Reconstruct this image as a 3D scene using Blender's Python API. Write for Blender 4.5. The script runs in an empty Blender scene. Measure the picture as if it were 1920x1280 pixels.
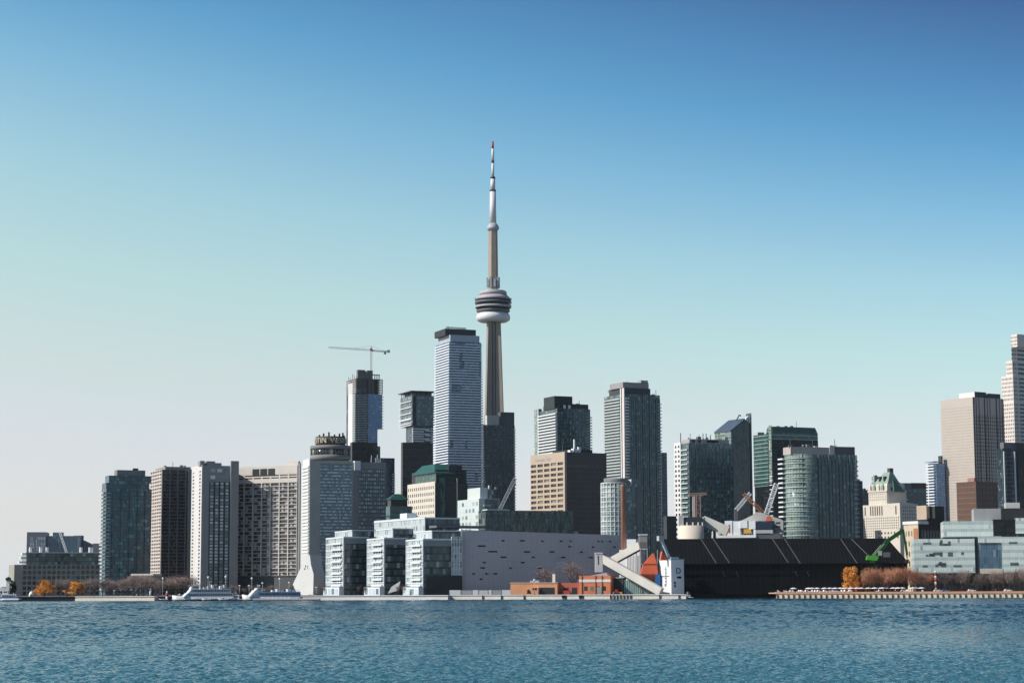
import bpy, math, random
import numpy as np
from mathutils import Vector, Matrix
R = math.radians
rnd = random.Random(11)
scene = bpy.context.scene
COL = scene.collection

# ------------------------------------------------------------------ camera, sky, sun
PW, PH = 1920.0, 1280.0
F = 3846.0                      # focal length in source pixels (a 72 mm lens on 36 mm film)
HORIZ = 1103.0
PITCH = math.atan((HORIZ - PH / 2) / F)
ROLL = R(-0.22)
CAMZ = 6.0
cam_d = bpy.data.cameras.new('camera')
cam = bpy.data.objects.new('camera', cam_d)
COL.objects.link(cam)
cam_d.sensor_width = 36.0
cam_d.lens = F / PW * 36.0
cam_d.clip_start = 1.0
cam_d.clip_end = 60000.0
CM = Matrix.Rotation(R(90) + PITCH, 3, 'X') @ Matrix.Rotation(ROLL, 3, 'Z')
cam.matrix_world = Matrix.Translation((0, 0, CAMZ)) @ CM.to_4x4()
scene.camera = cam

SUN_EL, SUN_FRONT = R(38), R(16)       # the sun stands high on the left, in front of the picture plane
to_sun = Vector((-math.cos(SUN_FRONT) * math.cos(SUN_EL), -math.sin(SUN_FRONT) * math.cos(SUN_EL), math.sin(SUN_EL)))
sun_d = bpy.data.lights.new('sun', 'SUN')
sun_d.energy = 4.5
sun_d.angle = R(0.5)
sun_d.color = (1.0, 0.965, 0.925)
sun = bpy.data.objects.new('sun', sun_d)
COL.objects.link(sun)
sun.rotation_euler = to_sun.to_track_quat('Z', 'Y').to_euler()

world = bpy.data.worlds.new('World')
scene.world = world
world.use_nodes = True
wt = world.node_tree
wt.nodes.clear()
def wn(t, **k):
    n = wt.nodes.new(t)
    for a, b in k.items():
        setattr(n, a, b)
    return n
sky = wn('ShaderNodeTexSky', sky_type='NISHITA', sun_disc=False)
sky.sun_elevation = SUN_EL
sky.sun_rotation = math.atan2(to_sun.x, to_sun.y)
sky.altitude = 80.0
sky.air_density = 1.0
sky.dust_density = 0.6
sky.ozone_density = 2.0
tc = wn('ShaderNodeTexCoord')
sx = wn('ShaderNodeSeparateXYZ')
wt.links.new(tc.outputs['Generated'], sx.inputs[0])
lean = wn('ShaderNodeMath', operation='MULTIPLY_ADD')     # the sky is paler on the sun's side
lz = wn('ShaderNodeMath', operation='MULTIPLY')
lz.inputs[1].default_value = 0.8
lz.use_clamp = True
wt.links.new(sx.outputs['Z'], lz.inputs[0])
lm = wn('ShaderNodeMath', operation='MINIMUM')
lm.inputs[1].default_value = 0.19
wt.links.new(lz.outputs[0], lm.inputs[0])
wt.links.new(lm.outputs[0], lean.inputs[1])
wt.links.new(sx.outputs['X'], lean.inputs[0])
wt.links.new(sx.outputs['Z'], lean.inputs[2])
cl = wn('ShaderNodeMath', operation='MAXIMUM')
cl.inputs[1].default_value = 0.03
wt.links.new(lean.outputs[0], cl.inputs[0])
cv = wn('ShaderNodeCombineXYZ')
wt.links.new(sx.outputs['X'], cv.inputs[0])
wt.links.new(sx.outputs['Y'], cv.inputs[1])
wt.links.new(cl.outputs[0], cv.inputs[2])
vn = wn('ShaderNodeVectorMath', operation='NORMALIZE')
wt.links.new(cv.outputs[0], vn.inputs[0])
wt.links.new(vn.outputs[0], sky.inputs['Vector'])
mr = wn('ShaderNodeMapRange')
mr.inputs['From Min'].default_value = -0.1
mr.inputs['From Max'].default_value = 0.9
wt.links.new(lean.outputs[0], mr.inputs['Value'])
tint = wn('ShaderNodeValToRGB')          # clear spring air: pale at the horizon, deep blue overhead
els = tint.color_ramp.elements
STOPS = [(0.10, (0.98, 0.945, 1.20)), (0.13, (0.985, 0.93, 1.12)), (0.152, (1.025, 0.90, 1.01)), (0.191, (1.10, 0.96, 0.865)), (0.23, (1.07, 1.07, 0.86)),
         (0.268, (0.95, 1.06, 0.90)), (0.307, (0.68, 0.94, 0.915)), (0.344, (0.424, 0.78, 0.86)), (0.376, (0.318, 0.617, 0.763)),
         (0.417, (0.23, 0.37, 0.54)), (0.46, (0.19, 0.32, 0.48)), (0.62, (0.14, 0.27, 0.43)), (0.98, (0.12, 0.25, 0.40))]
while len(els) < len(STOPS):
    els.new(0.5)
for e, (p, c) in zip(els, STOPS):
    e.position = p
    e.color = (*c, 1)
wt.links.new(mr.outputs[0], tint.inputs[0])
mul = wn('ShaderNodeMix', data_type='RGBA', blend_type='MULTIPLY')
mul.inputs['Factor'].default_value = 1.0
wt.links.new(sky.outputs[0], mul.inputs['A'])
wt.links.new(tint.outputs[0], mul.inputs['B'])
# the hazy pale air hangs over the city; the sky behind the viewer, over the open lake, is clearer and deeper
yf = wn('ShaderNodeMapRange', interpolation_type='SMOOTHSTEP')
for k_, v_ in (('From Min', -0.35), ('From Max', 0.70), ('To Min', 0.0), ('To Max', 1.0)):
    yf.inputs[k_].default_value = v_
wt.links.new(sx.outputs['Y'], yf.inputs['Value'])
deep = wn('ShaderNodeMix', data_type='RGBA')
deep.inputs['A'].default_value = (0.74, 0.84, 0.92, 1)
deep.inputs['B'].default_value = (1, 1, 1, 1)
wt.links.new(yf.outputs[0], deep.inputs['Factor'])
mul2 = wn('ShaderNodeMix', data_type='RGBA', blend_type='MULTIPLY')
mul2.inputs['Factor'].default_value = 1.0
wt.links.new(mul.outputs['Result'], mul2.inputs['A'])
wt.links.new(deep.outputs['Result'], mul2.inputs['B'])
mul = mul2
bg = wn('ShaderNodeBackground')
bg.inputs['Strength'].default_value = 0.146
wt.links.new(mul.outputs['Result'], bg.inputs['Color'])
wo = wn('ShaderNodeOutputWorld')
wt.links.new(bg.outputs[0], wo.inputs[0])

scene.view_settings.view_transform = 'Standard'
scene.view_settings.look = 'None'
scene.view_settings.exposure = 0.1
scene.view_settings.gamma = 1.0
scene.cycles.volume_bounces = 1
scene.cycles.max_bounces = 5
scene.cycles.diffuse_bounces = 2
scene.cycles.glossy_bounces = 3
scene.cycles.caustics_reflective = False
scene.cycles.caustics_refractive = False

# ------------------------------------------------------------------ pixel rays -> world points at a true distance
def ray(x, y):
    return CM @ Vector((x - PW / 2, PH / 2 - y, -F))
def at(x, y, D):
    r = ray(x, y)
    k = D / r.y
    return Vector((r.x * k, D, CAMZ + r.z * k))
GZ = 2.2                        # street level above the lake

# ------------------------------------------------------------------ materials
MATS = {}
def nodes(name):
    m = bpy.data.materials.new(name)
    m.use_nodes = True
    t = m.node_tree
    return m, t, t.nodes['Principled BSDF']
def N(t, ty, **k):
    n = t.nodes.new(ty)
    for a, b in k.items():
        setattr(n, a, b)
    return n
def mixc(t, fac, a, b, mode='MIX'):
    n = N(t, 'ShaderNodeMix', data_type='RGBA', blend_type=mode)
    for s, v in (('Factor', fac), ('A', a), ('B', b)):
        if hasattr(v, 'is_output'):
            t.links.new(v, n.inputs[s])
        elif isinstance(v, tuple):
            n.inputs[s].default_value = (*v, 1)
        else:
            n.inputs[s].default_value = v
    return n.outputs['Result']
def math1(t, op, a, b=0.0, c=0.0):
    n = N(t, 'ShaderNodeMath', operation=op)
    for i, v in enumerate((a, b, c)):
        if hasattr(v, 'is_output'):
            t.links.new(v, n.inputs[i])
        else:
            n.inputs[i].default_value = v
    return n.outputs[0]

def plain(name, c, rough=0.75, var=0.16, scale=0.12, spec=0.3, metal=0.0, streak=True):
    """painted or mineral surface: patches and rain streaks of its own"""
    if name in MATS:
        return MATS[name]
    m, t, p = nodes(name)
    o = N(t, 'ShaderNodeTexCoord').outputs['Object']
    n1 = N(t, 'ShaderNodeTexNoise')
    n1.inputs['Scale'].default_value = scale
    n1.inputs['Detail'].default_value = 5
    t.links.new(o, n1.inputs['Vector'])
    mp = N(t, 'ShaderNodeMapping')
    mp.inputs['Scale'].default_value = (0.8, 0.8, 0.05)
    t.links.new(o, mp.inputs[0])
    n2 = N(t, 'ShaderNodeTexNoise')
    n2.inputs['Scale'].default_value = 1.0
    n2.inputs['Detail'].default_value = 3
    t.links.new(mp.outputs[0], n2.inputs['Vector'])
    s = math1(t, 'MULTIPLY_ADD', n2.outputs[0], 0.6 if streak else 0.0, 0.0)
    s = math1(t, 'MULTIPLY_ADD', n1.outputs[0], 1.0, s)
    lo = tuple(x * (1 - var * 1.5) for x in c)
    hi = tuple(min(1, x * (1 + var)) for x in c)
    col = mixc(t, math1(t, 'SUBTRACT', s, 0.3 if streak else 0.0), lo, hi)
    t.links.new(col, p.inputs['Base Color'])
    p.inputs['Roughness'].default_value = rough
    p.inputs['Specular IOR Level'].default_value = spec
    p.inputs['Metallic'].default_value = metal
    MATS[name] = m
    return m

def glass(name, a, b, c=(0.3, 0.3, 0.28), frac=0.1, cw=1.6, ch=3.2, span=None, mull=None, sh=0.26, mw=0.1, rough=0.1, tilt=0.035, ior=1.5, metal=0.0):
    """curtain wall: every pane its own tone (bare glass, drawn blinds), spandrel strips and mullions between"""
    if name in MATS:
        return MATS[name]
    m, t, p = nodes(name)
    o = N(t, 'ShaderNodeTexCoord').outputs['Object']
    sp = N(t, 'ShaderNodeSeparateXYZ')
    t.links.new(o, sp.inputs[0])
    u = math1(t, 'DIVIDE', math1(t, 'ADD', math1(t, 'ADD', sp.outputs[0], sp.outputs[1]), 500.07), cw)
    v = math1(t, 'DIVIDE', math1(t, 'ADD', sp.outputs[2], 0.03), ch)
    cb = N(t, 'ShaderNodeCombineXYZ')
    t.links.new(math1(t, 'FLOOR', u), cb.inputs[0])
    t.links.new(math1(t, 'FLOOR', v), cb.inputs[1])
    wnz = N(t, 'ShaderNodeTexWhiteNoise', noise_dimensions='3D')
    t.links.new(cb.outputs[0], wnz.inputs['Vector'])
    val = wnz.outputs['Value']
    # a slow drift of tone over the facade as well (different tenants, different blinds)
    nz = N(t, 'ShaderNodeTexNoise')
    nz.inputs['Scale'].default_value = 0.09
    nz.inputs['Detail'].default_value = 2
    t.links.new(cb.outputs[0], nz.inputs['Vector'])
    mixf = math1(t, 'MULTIPLY', val, math1(t, 'MULTIPLY_ADD', nz.outputs[0], 2.2, -0.45))
    col = mixc(t, mixf, a, b)
    cb2 = N(t, 'ShaderNodeTexWhiteNoise', noise_dimensions='4D')
    cb2.inputs['W'].default_value = 3.3
    t.links.new(cb.outputs[0], cb2.inputs['Vector'])
    isb = math1(t, 'LESS_THAN', cb2.outputs['Value'], frac)
    col = mixc(t, math1(t, 'MULTIPLY', isb, math1(t, 'MULTIPLY_ADD', val, 0.7, 0.3)), col, c)
    fv = math1(t, 'FRACT', v)
    fu = math1(t, 'FRACT', u)
    rg = rough
    if span:
        isS = math1(t, 'GREATER_THAN', fv, 1 - sh)
        col = mixc(t, isS, col, span)
    if mull:
        isM = math1(t, 'LESS_THAN', fu, mw)
        col = mixc(t, isM, col, mull)
    t.links.new(col, p.inputs['Base Color'])
    p.inputs['Roughness'].default_value = rough
    p.inputs['IOR'].default_value = ior
    p.inputs['Metallic'].default_value = metal
    g = N(t, 'ShaderNodeNewGeometry')
    off = N(t, 'ShaderNodeVectorMath', operation='SUBTRACT')
    t.links.new(wnz.outputs['Color'], off.inputs[0])
    off.inputs[1].default_value = (0.5, 0.5, 0.5)
    sc = N(t, 'ShaderNodeVectorMath', operation='SCALE')
    sc.inputs['Scale'].default_value = tilt * 2
    t.links.new(off.outputs[0], sc.inputs[0])
    ad = N(t, 'ShaderNodeVectorMath', operation='ADD')
    t.links.new(g.outputs['Normal'], ad.inputs[0])
    t.links.new(sc.outputs[0], ad.inputs[1])
    nm = N(t, 'ShaderNodeVectorMath', operation='NORMALIZE')
    t.links.new(ad.outputs[0], nm.inputs[0])
    t.links.new(nm.outputs[0], p.inputs['Normal'])
    MATS[name] = m
    return m

def pane(name, a, b, c=(0.35, 0.33, 0.3), frac=0.2, rough=0.1):
    """single windows: tone differs from one to the next (per-face value and per-object random)"""
    if name in MATS:
        return MATS[name]
    m, t, p = nodes(name)
    at_ = N(t, 'ShaderNodeAttribute', attribute_name='rnd')
    oi = N(t, 'ShaderNodeObjectInfo')
    r = math1(t, 'FRACT', math1(t, 'ADD', at_.outputs['Fac'], oi.outputs['Random']))
    col = mixc(t, math1(t, 'FRACT', math1(t, 'MULTIPLY', r, 7.31)), a, b)
    col = mixc(t, math1(t, 'LESS_THAN', r, frac), col, c)
    t.links.new(col, p.inputs['Base Color'])
    p.inputs['Roughness'].default_value = rough
    MATS[name] = m
    return m

# ------------------------------------------------------------------ mesh building
class MB:
    def __init__(s):
        s.v, s.f, s.m, s.sm = [], [], [], []
    def face(s, idx, mi=0, smooth=False):
        s.f.append(idx); s.m.append(mi); s.sm.append(smooth)
    def box(s, x0, x1, y0, y1, z0, z1, mi=0):
        if x0 > x1: x0, x1 = x1, x0
        if y0 > y1: y0, y1 = y1, y0
        if z0 > z1: z0, z1 = z1, z0
        n = len(s.v)
        s.v += [(x0, y0, z0), (x1, y0, z0), (x1, y1, z0), (x0, y1, z0), (x0, y0, z1), (x1, y0, z1), (x1, y1, z1), (x0, y1, z1)]
        for q in ((0, 3, 2, 1), (4, 5, 6, 7), (0, 1, 5, 4), (1, 2, 6, 5), (2, 3, 7, 6), (3, 0, 4, 7)):
            s.face([n + i for i in q], mi)
        return s
    def prism(s, poly, z0, z1, mi=0, top=None, smooth=False):
        """polygon in x,y (counter-clockwise) extruded upward; top = another polygon for the upper ring"""
        top = top or poly
        n, k = len(s.v), len(poly)
        zz0 = z0 if isinstance(z0, (list, tuple)) else [z0] * k
        zz1 = z1 if isinstance(z1, (list, tuple)) else [z1] * k
        s.v += [(p[0], p[1], zz0[i]) for i, p in enumerate(poly)] + [(p[0], p[1], zz1[i]) for i, p in enumerate(top)]
        s.face([n + i for i in reversed(range(k))], mi)
        s.face([n + k + i for i in range(k)], mi)
        for i in range(k):
            j = (i + 1) % k
            s.face([n + i, n + j, n + k + j, n + k + i], mi, smooth)
        return s
    def prism_y(s, poly, y0, y1, mi=0):
        """polygon in x,z extruded along y"""
        n, k = len(s.v), len(poly)
        s.v += [(p[0], y0, p[1]) for p in poly] + [(p[0], y1, p[1]) for p in poly]
        s.face([n + i for i in range(k)], mi)
        s.face([n + k + i for i in reversed(range(k))], mi)
        for i in range(k):
            j = (i + 1) % k
            s.face([n + j, n + i, n + k + i, n + k + j], mi)
        return s
    def lathe(s, prof, n=32, cx=0, cy=0, mi=0, smooth=True, cap=True):
        b = len(s.v)
        for r, z in prof:
            for i in range(n):
                a = 2 * math.pi * i / n
                s.v.append((cx + r * math.cos(a), cy + r * math.sin(a), z))
        for k in range(len(prof) - 1):
            for i in range(n):
                j = (i + 1) % n
                s.face([b + k * n + i, b + k * n + j, b + (k + 1) * n + j, b + (k + 1) * n + i], mi, smooth)
        if cap:
            s.face([b + i for i in reversed(range(n))], mi)
            s.face([b + (len(prof) - 1) * n + i for i in range(n)], mi)
        return s
    def bar(s, p, q, w, h=None, mi=0):
        p, q = Vector(p), Vector(q)
        h = h or w
        d = (q - p).normalized()
        up = Vector((0, 0, 1)) if abs(d.z) < 0.95 else Vector((0, 1, 0))
        a = d.cross(up).normalized() * (w / 2)
        b = a.cross(d).normalized() * (h / 2)
        n = len(s.v)
        for c in (p, q):
            s.v += [tuple(c - a - b), tuple(c + a - b), tuple(c + a + b), tuple(c - a + b)]
        for f in ((0, 1, 2, 3), (7, 6, 5, 4), (1, 0, 4, 5), (2, 1, 5, 6), (3, 2, 6, 7), (0, 3, 7, 4)):
            s.face([n + i for i in f], mi)
        return s
    def quad(s, a, b, c, d, mi=0):
        n = len(s.v)
        s.v += [tuple(a), tuple(b), tuple(c), tuple(d)]
        s.face([n, n + 1, n + 2, n + 3], mi)
        return s
    def ball(s, c, r, mi=0, n=10, sz=1.0):
        prof = []
        k = 6
        for i in range(k + 1):
            a = -math.pi / 2 + math.pi * i / k
            prof.append((max(r * math.cos(a), 0.001), c[2] + r * sz * math.sin(a)))
        return s.lathe(prof, n, c[0], c[1], mi)
    def truss(s, p, q, w, n, t, mi=0):
        """square lattice boom between two points"""
        p, q = Vector(p), Vector(q)
        d = (q - p).normalized()
        up = Vector((0, 0, 1)) if abs(d.z) < 0.9 else Vector((0, 1, 0))
        a = d.cross(up).normalized() * (w / 2)
        b = a.cross(d).normalized() * (w / 2)
        cs = [-a - b, a - b, a + b, -a + b]
        for c in cs:
            s.bar(p + c, q + c, t, mi=mi)
        for i in range(n):
            u0, u1 = p + (q - p) * (i / n), p + (q - p) * ((i + 1) / n)
            for k in range(4):
                c0, c1 = cs[k], cs[(k + 1) % 4]
                s.bar(u0 + (c0 if i % 2 else c1), u1 + (c1 if i % 2 else c0), t * 0.7, mi=mi)
        return s
    def mesh(s, name, mats):
        me = bpy.data.meshes.new(name)
        me.from_pydata(s.v, [], s.f)
        mats = mats if isinstance(mats, (list, tuple)) else [mats]
        for m in mats:
            me.materials.append(m)
        me.polygons.foreach_set('material_index', s.m)
        me.polygons.foreach_set('use_smooth', s.sm)
        at_ = me.attributes.new('rnd', 'FLOAT', 'FACE')
        rr = random.Random(len(s.v) * 7 + 1)
        vals, per = [], 0.0
        for i in range(len(s.f)):
            if i % 6 == 0:
                per = rr.random()
            vals.append(per)
        at_.data.foreach_set('value', vals)
        me.update()
        return me
    def build(s, name, mats, parent=None, M=None):
        o = bpy.data.objects.new(name, s.mesh(name, mats))
        COL.objects.link(o)
        if parent is not None:
            o.parent = parent
        if M is not None:
            o.matrix_basis = M
        return o

def tag(o, label=None, cat=None, group=None, kind=None):
    if label: o['label'] = label
    if cat: o['category'] = cat
    if group: o['group'] = group
    if kind: o['kind'] = kind
    return o
def empty(name, loc, rz=0.0, label=None, cat=None, group=None):
    o = bpy.data.objects.new(name, None)
    COL.objects.link(o)
    o.empty_display_size = 1.0
    o.location = loc
    o.rotation_euler = (0, 0, rz)
    return tag(o, label, cat, group)
def copy_thing(root, loc, rz=0.0, sc=1.0, label=None):
    c = root.copy(); COL.objects.link(c)
    c.location = loc; c.rotation_euler = (0, 0, rz); c.scale = (sc, sc, sc) if not isinstance(sc, tuple) else sc
    if label: c['label'] = label
    for ch in root.children:
        d = ch.copy(); COL.objects.link(d); d.parent = c
        for g in ch.children:
            e = g.copy(); COL.objects.link(e); e.parent = d
    return c
def text(body, size, mat, parent, M, name='lettering', depth=0.15, align='CENTER'):
    cu = bpy.data.curves.new(name, 'FONT')
    cu.body = body; cu.size = size; cu.extrude = depth
    cu.align_x = align; cu.align_y = 'CENTER'
    cu.materials.append(mat)
    tmp = bpy.data.objects.new('tmp', cu); COL.objects.link(tmp)
    bpy.context.view_layer.update()
    me = bpy.data.meshes.new_from_object(tmp.evaluated_get(bpy.context.evaluated_depsgraph_get()))
    bpy.data.objects.remove(tmp)
    me.materials.clear(); me.materials.append(mat)
    o = bpy.data.objects.new(name, me); COL.objects.link(o)
    o.parent = parent; o.matrix_basis = M
    return o

# ------------------------------------------------------------------ buildings
class Bld:
    """A building with its near corner at pixel column xc and true distance D. Local x runs right along the front face (normal -y),
    local y runs back along the left, sunlit face (normal -x)."""
    def __init__(s, name, label, cat, xl, xc, xr, yt, D, th=20.0, parent=None, L=None, group=None, rt=100, ypix=None):
        s.th = R(th); s.D = D; s.xc = xc; s.yt = yt
        yp = ypix or yt
        s.C = at(xc, yp, D)
        s.u = Vector((math.cos(s.th), math.sin(s.th))); s.w = Vector((-math.sin(s.th), math.cos(s.th)))
        s.W = s.hit(xr, yp, s.u) if xr is not None else L
        s.L = L if L else s.hit(xl, yp, s.w)
        s.H = s.z(yt)
        own = Matrix.Translation((s.C.x, s.C.y, GZ)) @ Matrix.Rotation(s.th, 4, 'Z')
        if parent is None:
            s.root = empty(name, (s.C.x, s.C.y, GZ), s.th, label, cat, group)
            s.M = Matrix.Identity(4); s.base = own
            s.left = rt
        else:
            s.root = parent.root
            s.M = parent.base.inverted() @ own
            s.base = parent.base
            s.top = parent
        s.par = parent
        s.own = own
    def hit(s, x, y, d):
        r = ray(x, y)
        # k*(r.x, r.y) = C + t*d
        den = d.x * r.y - d.y * r.x
        return (s.C.y * r.x - s.C.x * r.y) / den
    def sx(s, x, y=None): return s.hit(x, y or s.yt, s.u)
    def sy(s, x, y=None): return s.hit(x, y or s.yt, s.w)
    def z(s, y, x=None, D=None): return at(x or s.xc, y, D or s.D).z - GZ
    def part(s, mb, name, mats, kind=None, label=None):
        o = mb.build(name, mats, s.root, s.M)
        if kind: o['kind'] = kind
        if label: o['label'] = label
        return o
    def box(s, name, mat, x0, x1, y0, y1, z0, z1):
        return s.part(MB().box(x0, x1, y0, y1, z0, z1), name, mat)
    def fb(s, face, a0, a1, d0, d1, z0, z1, o=0.0):
        """box on a face: a along it, d outward; o = offset of the face plane (its x for left, y for front)"""
        return (a0, a1, o - d1, o - d0, z0, z1) if face == 'f' else (o - d1, o - d0, a0, a1, z0, z1)
    def windows(s, face, a0, a1, z0, z1, na, nz, fa, fz, mat, o=0.0, d=0.06, name='window', lim=100, skip=None, za=0.5):
        """na x nz windows filling fa x fz of their cells; the first lim are parts of their own, the rest one stuff part"""
        owner = s.par or s
        cells = []
        ca, cz = (a1 - a0) / na, (z1 - z0) / nz
        for j in reversed(range(nz)):
            for i in range(na):
                if skip and skip(i, j): continue
                cells.append((a0 + ca * (i + 0.5), z0 + cz * (j + za)))
        wa, wz = ca * fa, cz * fz
        lim = min(lim, owner.left)
        b = MB().box(*s.fb(face, -wa / 2, wa / 2, -0.1, d, -wz / 2, wz / 2))
        me = b.mesh(name, mat)
        if len(cells) - lim < 6 and len(cells) <= owner.left: lim = len(cells)
        for (a, z) in cells[:lim]:
            ob = bpy.data.objects.new(name, me); COL.objects.link(ob); ob.parent = s.root
            lo = (a, o, z) if face == 'f' else (o, a, z)
            ob.matrix_basis = s.M @ Matrix.Translation(lo)
        owner.left -= min(lim, len(cells))
        if len(cells) > lim:
            b = MB()
            for (a, z) in cells[lim:]:
                b.box(*s.fb(face, a - wa / 2, a + wa / 2, -0.1, d, z - wz / 2, z + wz / 2, o))
            s.part(b, 'window_field', mat, kind='stuff')
    def grid(s, b, face, a0, a1, z0, z1, na, nz, pier, span, d, o=0.0, mi=0, dp=None):
        """piers and spandrels of a framed facade into b"""
        ca, cz = (a1 - a0) / na, (z1 - z0) / nz
        dp = dp or d
        if pier:
            for i in range(na + 1):
                a = a0 + ca * i
                p0, p1 = max(a0, a - pier / 2), min(a1, a + pier / 2)
                b.box(*s.fb(face, p0, p1, -0.1, dp, z0, z1, o), mi)
        if span:
            for j in range(nz + 1):
                z = z0 + cz * j
                b.box(*s.fb(face, a0 + 0.01, a1 - 0.01, -0.1, d + (0.004 if d == dp else 0), max(z0 + 0.005, z - span / 2), min(z1 - 0.005, z + span / 2), o), mi)
    def balconies(s, face, a0, a1, zs, dep, mats, h=1.05, slab=0.28, o=0.0, name='balcony', lim=100, rail=0.12):
        me = None
        b = MB()
        b.box(*s.fb(face, a0, a1, -0.05, dep, 0, slab, o), 0)
        b.box(*s.fb(face, a0 + 0.02, a1 - 0.02, dep - rail, dep - 0.02, slab, h, o), 1 if isinstance(mats, (list, tuple)) else 0)
        if face == 'f':
            b.box(*s.fb(face, a0 + 0.02, a0 + rail, 0, dep - rail, slab, h, o), 1 if isinstance(mats, (list, tuple)) else 0)
        else:
            b.box(*s.fb(face, a0 + 0.02, a0 + rail, 0, dep - rail, slab, h, o), 1 if isinstance(mats, (list, tuple)) else 0)
        me = b.mesh(name, mats)
        owner = s.par or s
        for k, z in enumerate(zs):
            ob = bpy.data.objects.new(name, me); COL.objects.link(ob); ob.parent = s.root
            ob.matrix_basis = s.M @ Matrix.Translation((0, 0, z))
    def bands(s, face, a0, a1, z0, z1, n, mat, d=0.3, h=0.35, o=0.0, name='floor_bands'):
        mb = MB()
        for z in floors(z0, z1, n):
            mb.box(*s.fb(face, a0, a1, -0.05, d, z, z + h, o))
        s.part(mb, name, mat)
    def rings(s, zs, dep, h, mat, name='balcony', x0=0, x1=None, y0=0, y1=None):
        x1 = x1 or s.W; y1 = y1 or s.L
        for k, z in enumerate(zs):
            dd = dep(k / max(1, len(zs) - 1)) if callable(dep) else dep
            s.box(name, mat, x0 - dd, x1 + dd, y0 - dd, y1 + dd, z, z + h)
def floors(z0, z1, n):
    return [z0 + (z1 - z0) * i / n for i in range(n)]
def rooftop(b, x0, x1, y0, y1, z, n, seed):
    """cooling units, hatches and aerials on a flat roof"""
    rr = random.Random(seed)
    for i in range(n):
        x, y = rr.uniform(x0, x1), rr.uniform(y0, y1)
        if i % 3 == 2:
            b.part(MB().bar((x, y, z - 0.1), (x, y, z + rr.uniform(3.5, 7.5)), 0.35), 'aerial', MIDGREY)
        else:
            w, d, h = rr.uniform(1.2, 3.4), rr.uniform(1.2, 3), rr.uniform(1.0, 2.6)
            b.part(MB().box(x - w / 2, x + w / 2, y - d / 2, y + d / 2, z - 0.1, z + h), 'roof_unit', rr.choice((LIGHTGREY, MIDGREY, CONC, DARKGREY)))
def _pt(s, x, y):
    t = s.hit(x, y, s.u)
    return t, at(x, y, s.C.y + t * s.u.y).z - GZ
def _ptl(s, x, y):
    t = s.hit(x, y, s.w)
    return t, at(x, y, s.C.y + t * s.w.y).z - GZ
Bld.pt = _pt
Bld.ptl = _ptl

# ------------------------------------------------------------------ shared materials
WHITE = plain('white_paint', (0.80, 0.80, 0.78), 0.6, 0.08)
OFFWHITE = plain('off_white_concrete', (0.72, 0.70, 0.66), 0.8, 0.1)
CREAM = plain('cream_concrete', (0.66, 0.585, 0.485), 0.85, 0.1)
PINKBEIGE = plain('pinkish_beige_concrete', (0.72, 0.61, 0.55), 0.85, 0.12)
TANSTONE = plain('tan_limestone', (0.68, 0.61, 0.51), 0.85, 0.1)
CONC = plain('grey_concrete', (0.22, 0.215, 0.205), 0.85, 0.16)
CONC2 = plain('warm_grey_concrete', (0.30, 0.28, 0.25), 0.85, 0.14)
PALECONC = plain('pale_concrete', (0.58, 0.56, 0.52), 0.85, 0.14)
DARK = plain('dark_metal', (0.03, 0.032, 0.035), 0.5, 0.2)
DARKGREY = plain('charcoal_cladding', (0.055, 0.057, 0.06), 0.6, 0.2)
MIDGREY = plain('mid_grey_metal', (0.14, 0.145, 0.15), 0.55, 0.15)
LIGHTGREY = plain('light_grey_metal', (0.42, 0.43, 0.44), 0.5, 0.1)
BRICK = plain('red_brick', (0.50, 0.14, 0.08), 0.9, 0.22)
ORANGEBRICK = plain('orange_brick', (0.66, 0.21, 0.10), 0.9, 0.2)
TANBRICK = plain('tan_brick', (0.68, 0.32, 0.17), 0.9, 0.2)
BROWNBRICK = plain('brown_brick', (0.10, 0.065, 0.05), 0.9, 0.2)
COPPER = plain('shaded_copper', (0.05, 0.12, 0.09), 0.6, 0.2)
PALECOPPER = plain('pale_green_copper', (0.27, 0.36, 0.28), 0.7, 0.2)
ROOFGREEN = plain('green_metal_roof', (0.025, 0.10, 0.078), 0.45, 0.15)
REDP = plain('red_paint', (0.45, 0.05, 0.04), 0.5, 0.15)
ORANGEP = plain('orange_paint', (0.64, 0.13, 0.055), 0.5, 0.15)
YELLOWP = plain('yellow_paint', (0.70, 0.40, 0.05), 0.5, 0.1)
GREENP = plain('green_paint', (0.05, 0.24, 0.03), 0.4, 0.15)
BLUEP = plain('blue_paint', (0.04, 0.16, 0.40), 0.5, 0.15)
NAVYP = plain('navy_paint', (0.02, 0.03, 0.06), 0.4, 0.1)
BLACKROOF = plain('black_sheet_metal', (0.010, 0.0105, 0.0115), 0.85, 0.25, spec=0.05)
BALW = plain('white_balcony', (0.74, 0.75, 0.74), 0.6, 0.08, streak=False)
BALG = plain('pale_green_balcony', (0.42, 0.48, 0.44), 0.35, 0.08, streak=False)
BALD = plain('grey_balcony', (0.20, 0.21, 0.21), 0.5, 0.1, streak=False)
WIN = pane('dark_window', (0.008, 0.010, 0.013), (0.03, 0.036, 0.04), (0.16, 0.16, 0.15), 0.14)
WINW = pane('warm_dark_window', (0.012, 0.010, 0.010), (0.045, 0.036, 0.03), (0.20, 0.17, 0.14), 0.12)
WINB = pane('bluish_window', (0.13, 0.18, 0.20), (0.36, 0.46, 0.50), (0.62, 0.70, 0.73), 0.45)
WINC = pane('curtained_window', (0.028, 0.031, 0.035), (0.10, 0.105, 0.11), (0.42, 0.42, 0.41), 0.38)
G_TEAL = glass('teal_glass', (0.002, 0.042, 0.066), (0.020, 0.165, 0.215), (0.14, 0.36, 0.40), 0.10, 1.7, 2.9, span=(0.006, 0.028, 0.035), mull=(0.006, 0.018, 0.022), sh=0.22)
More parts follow.
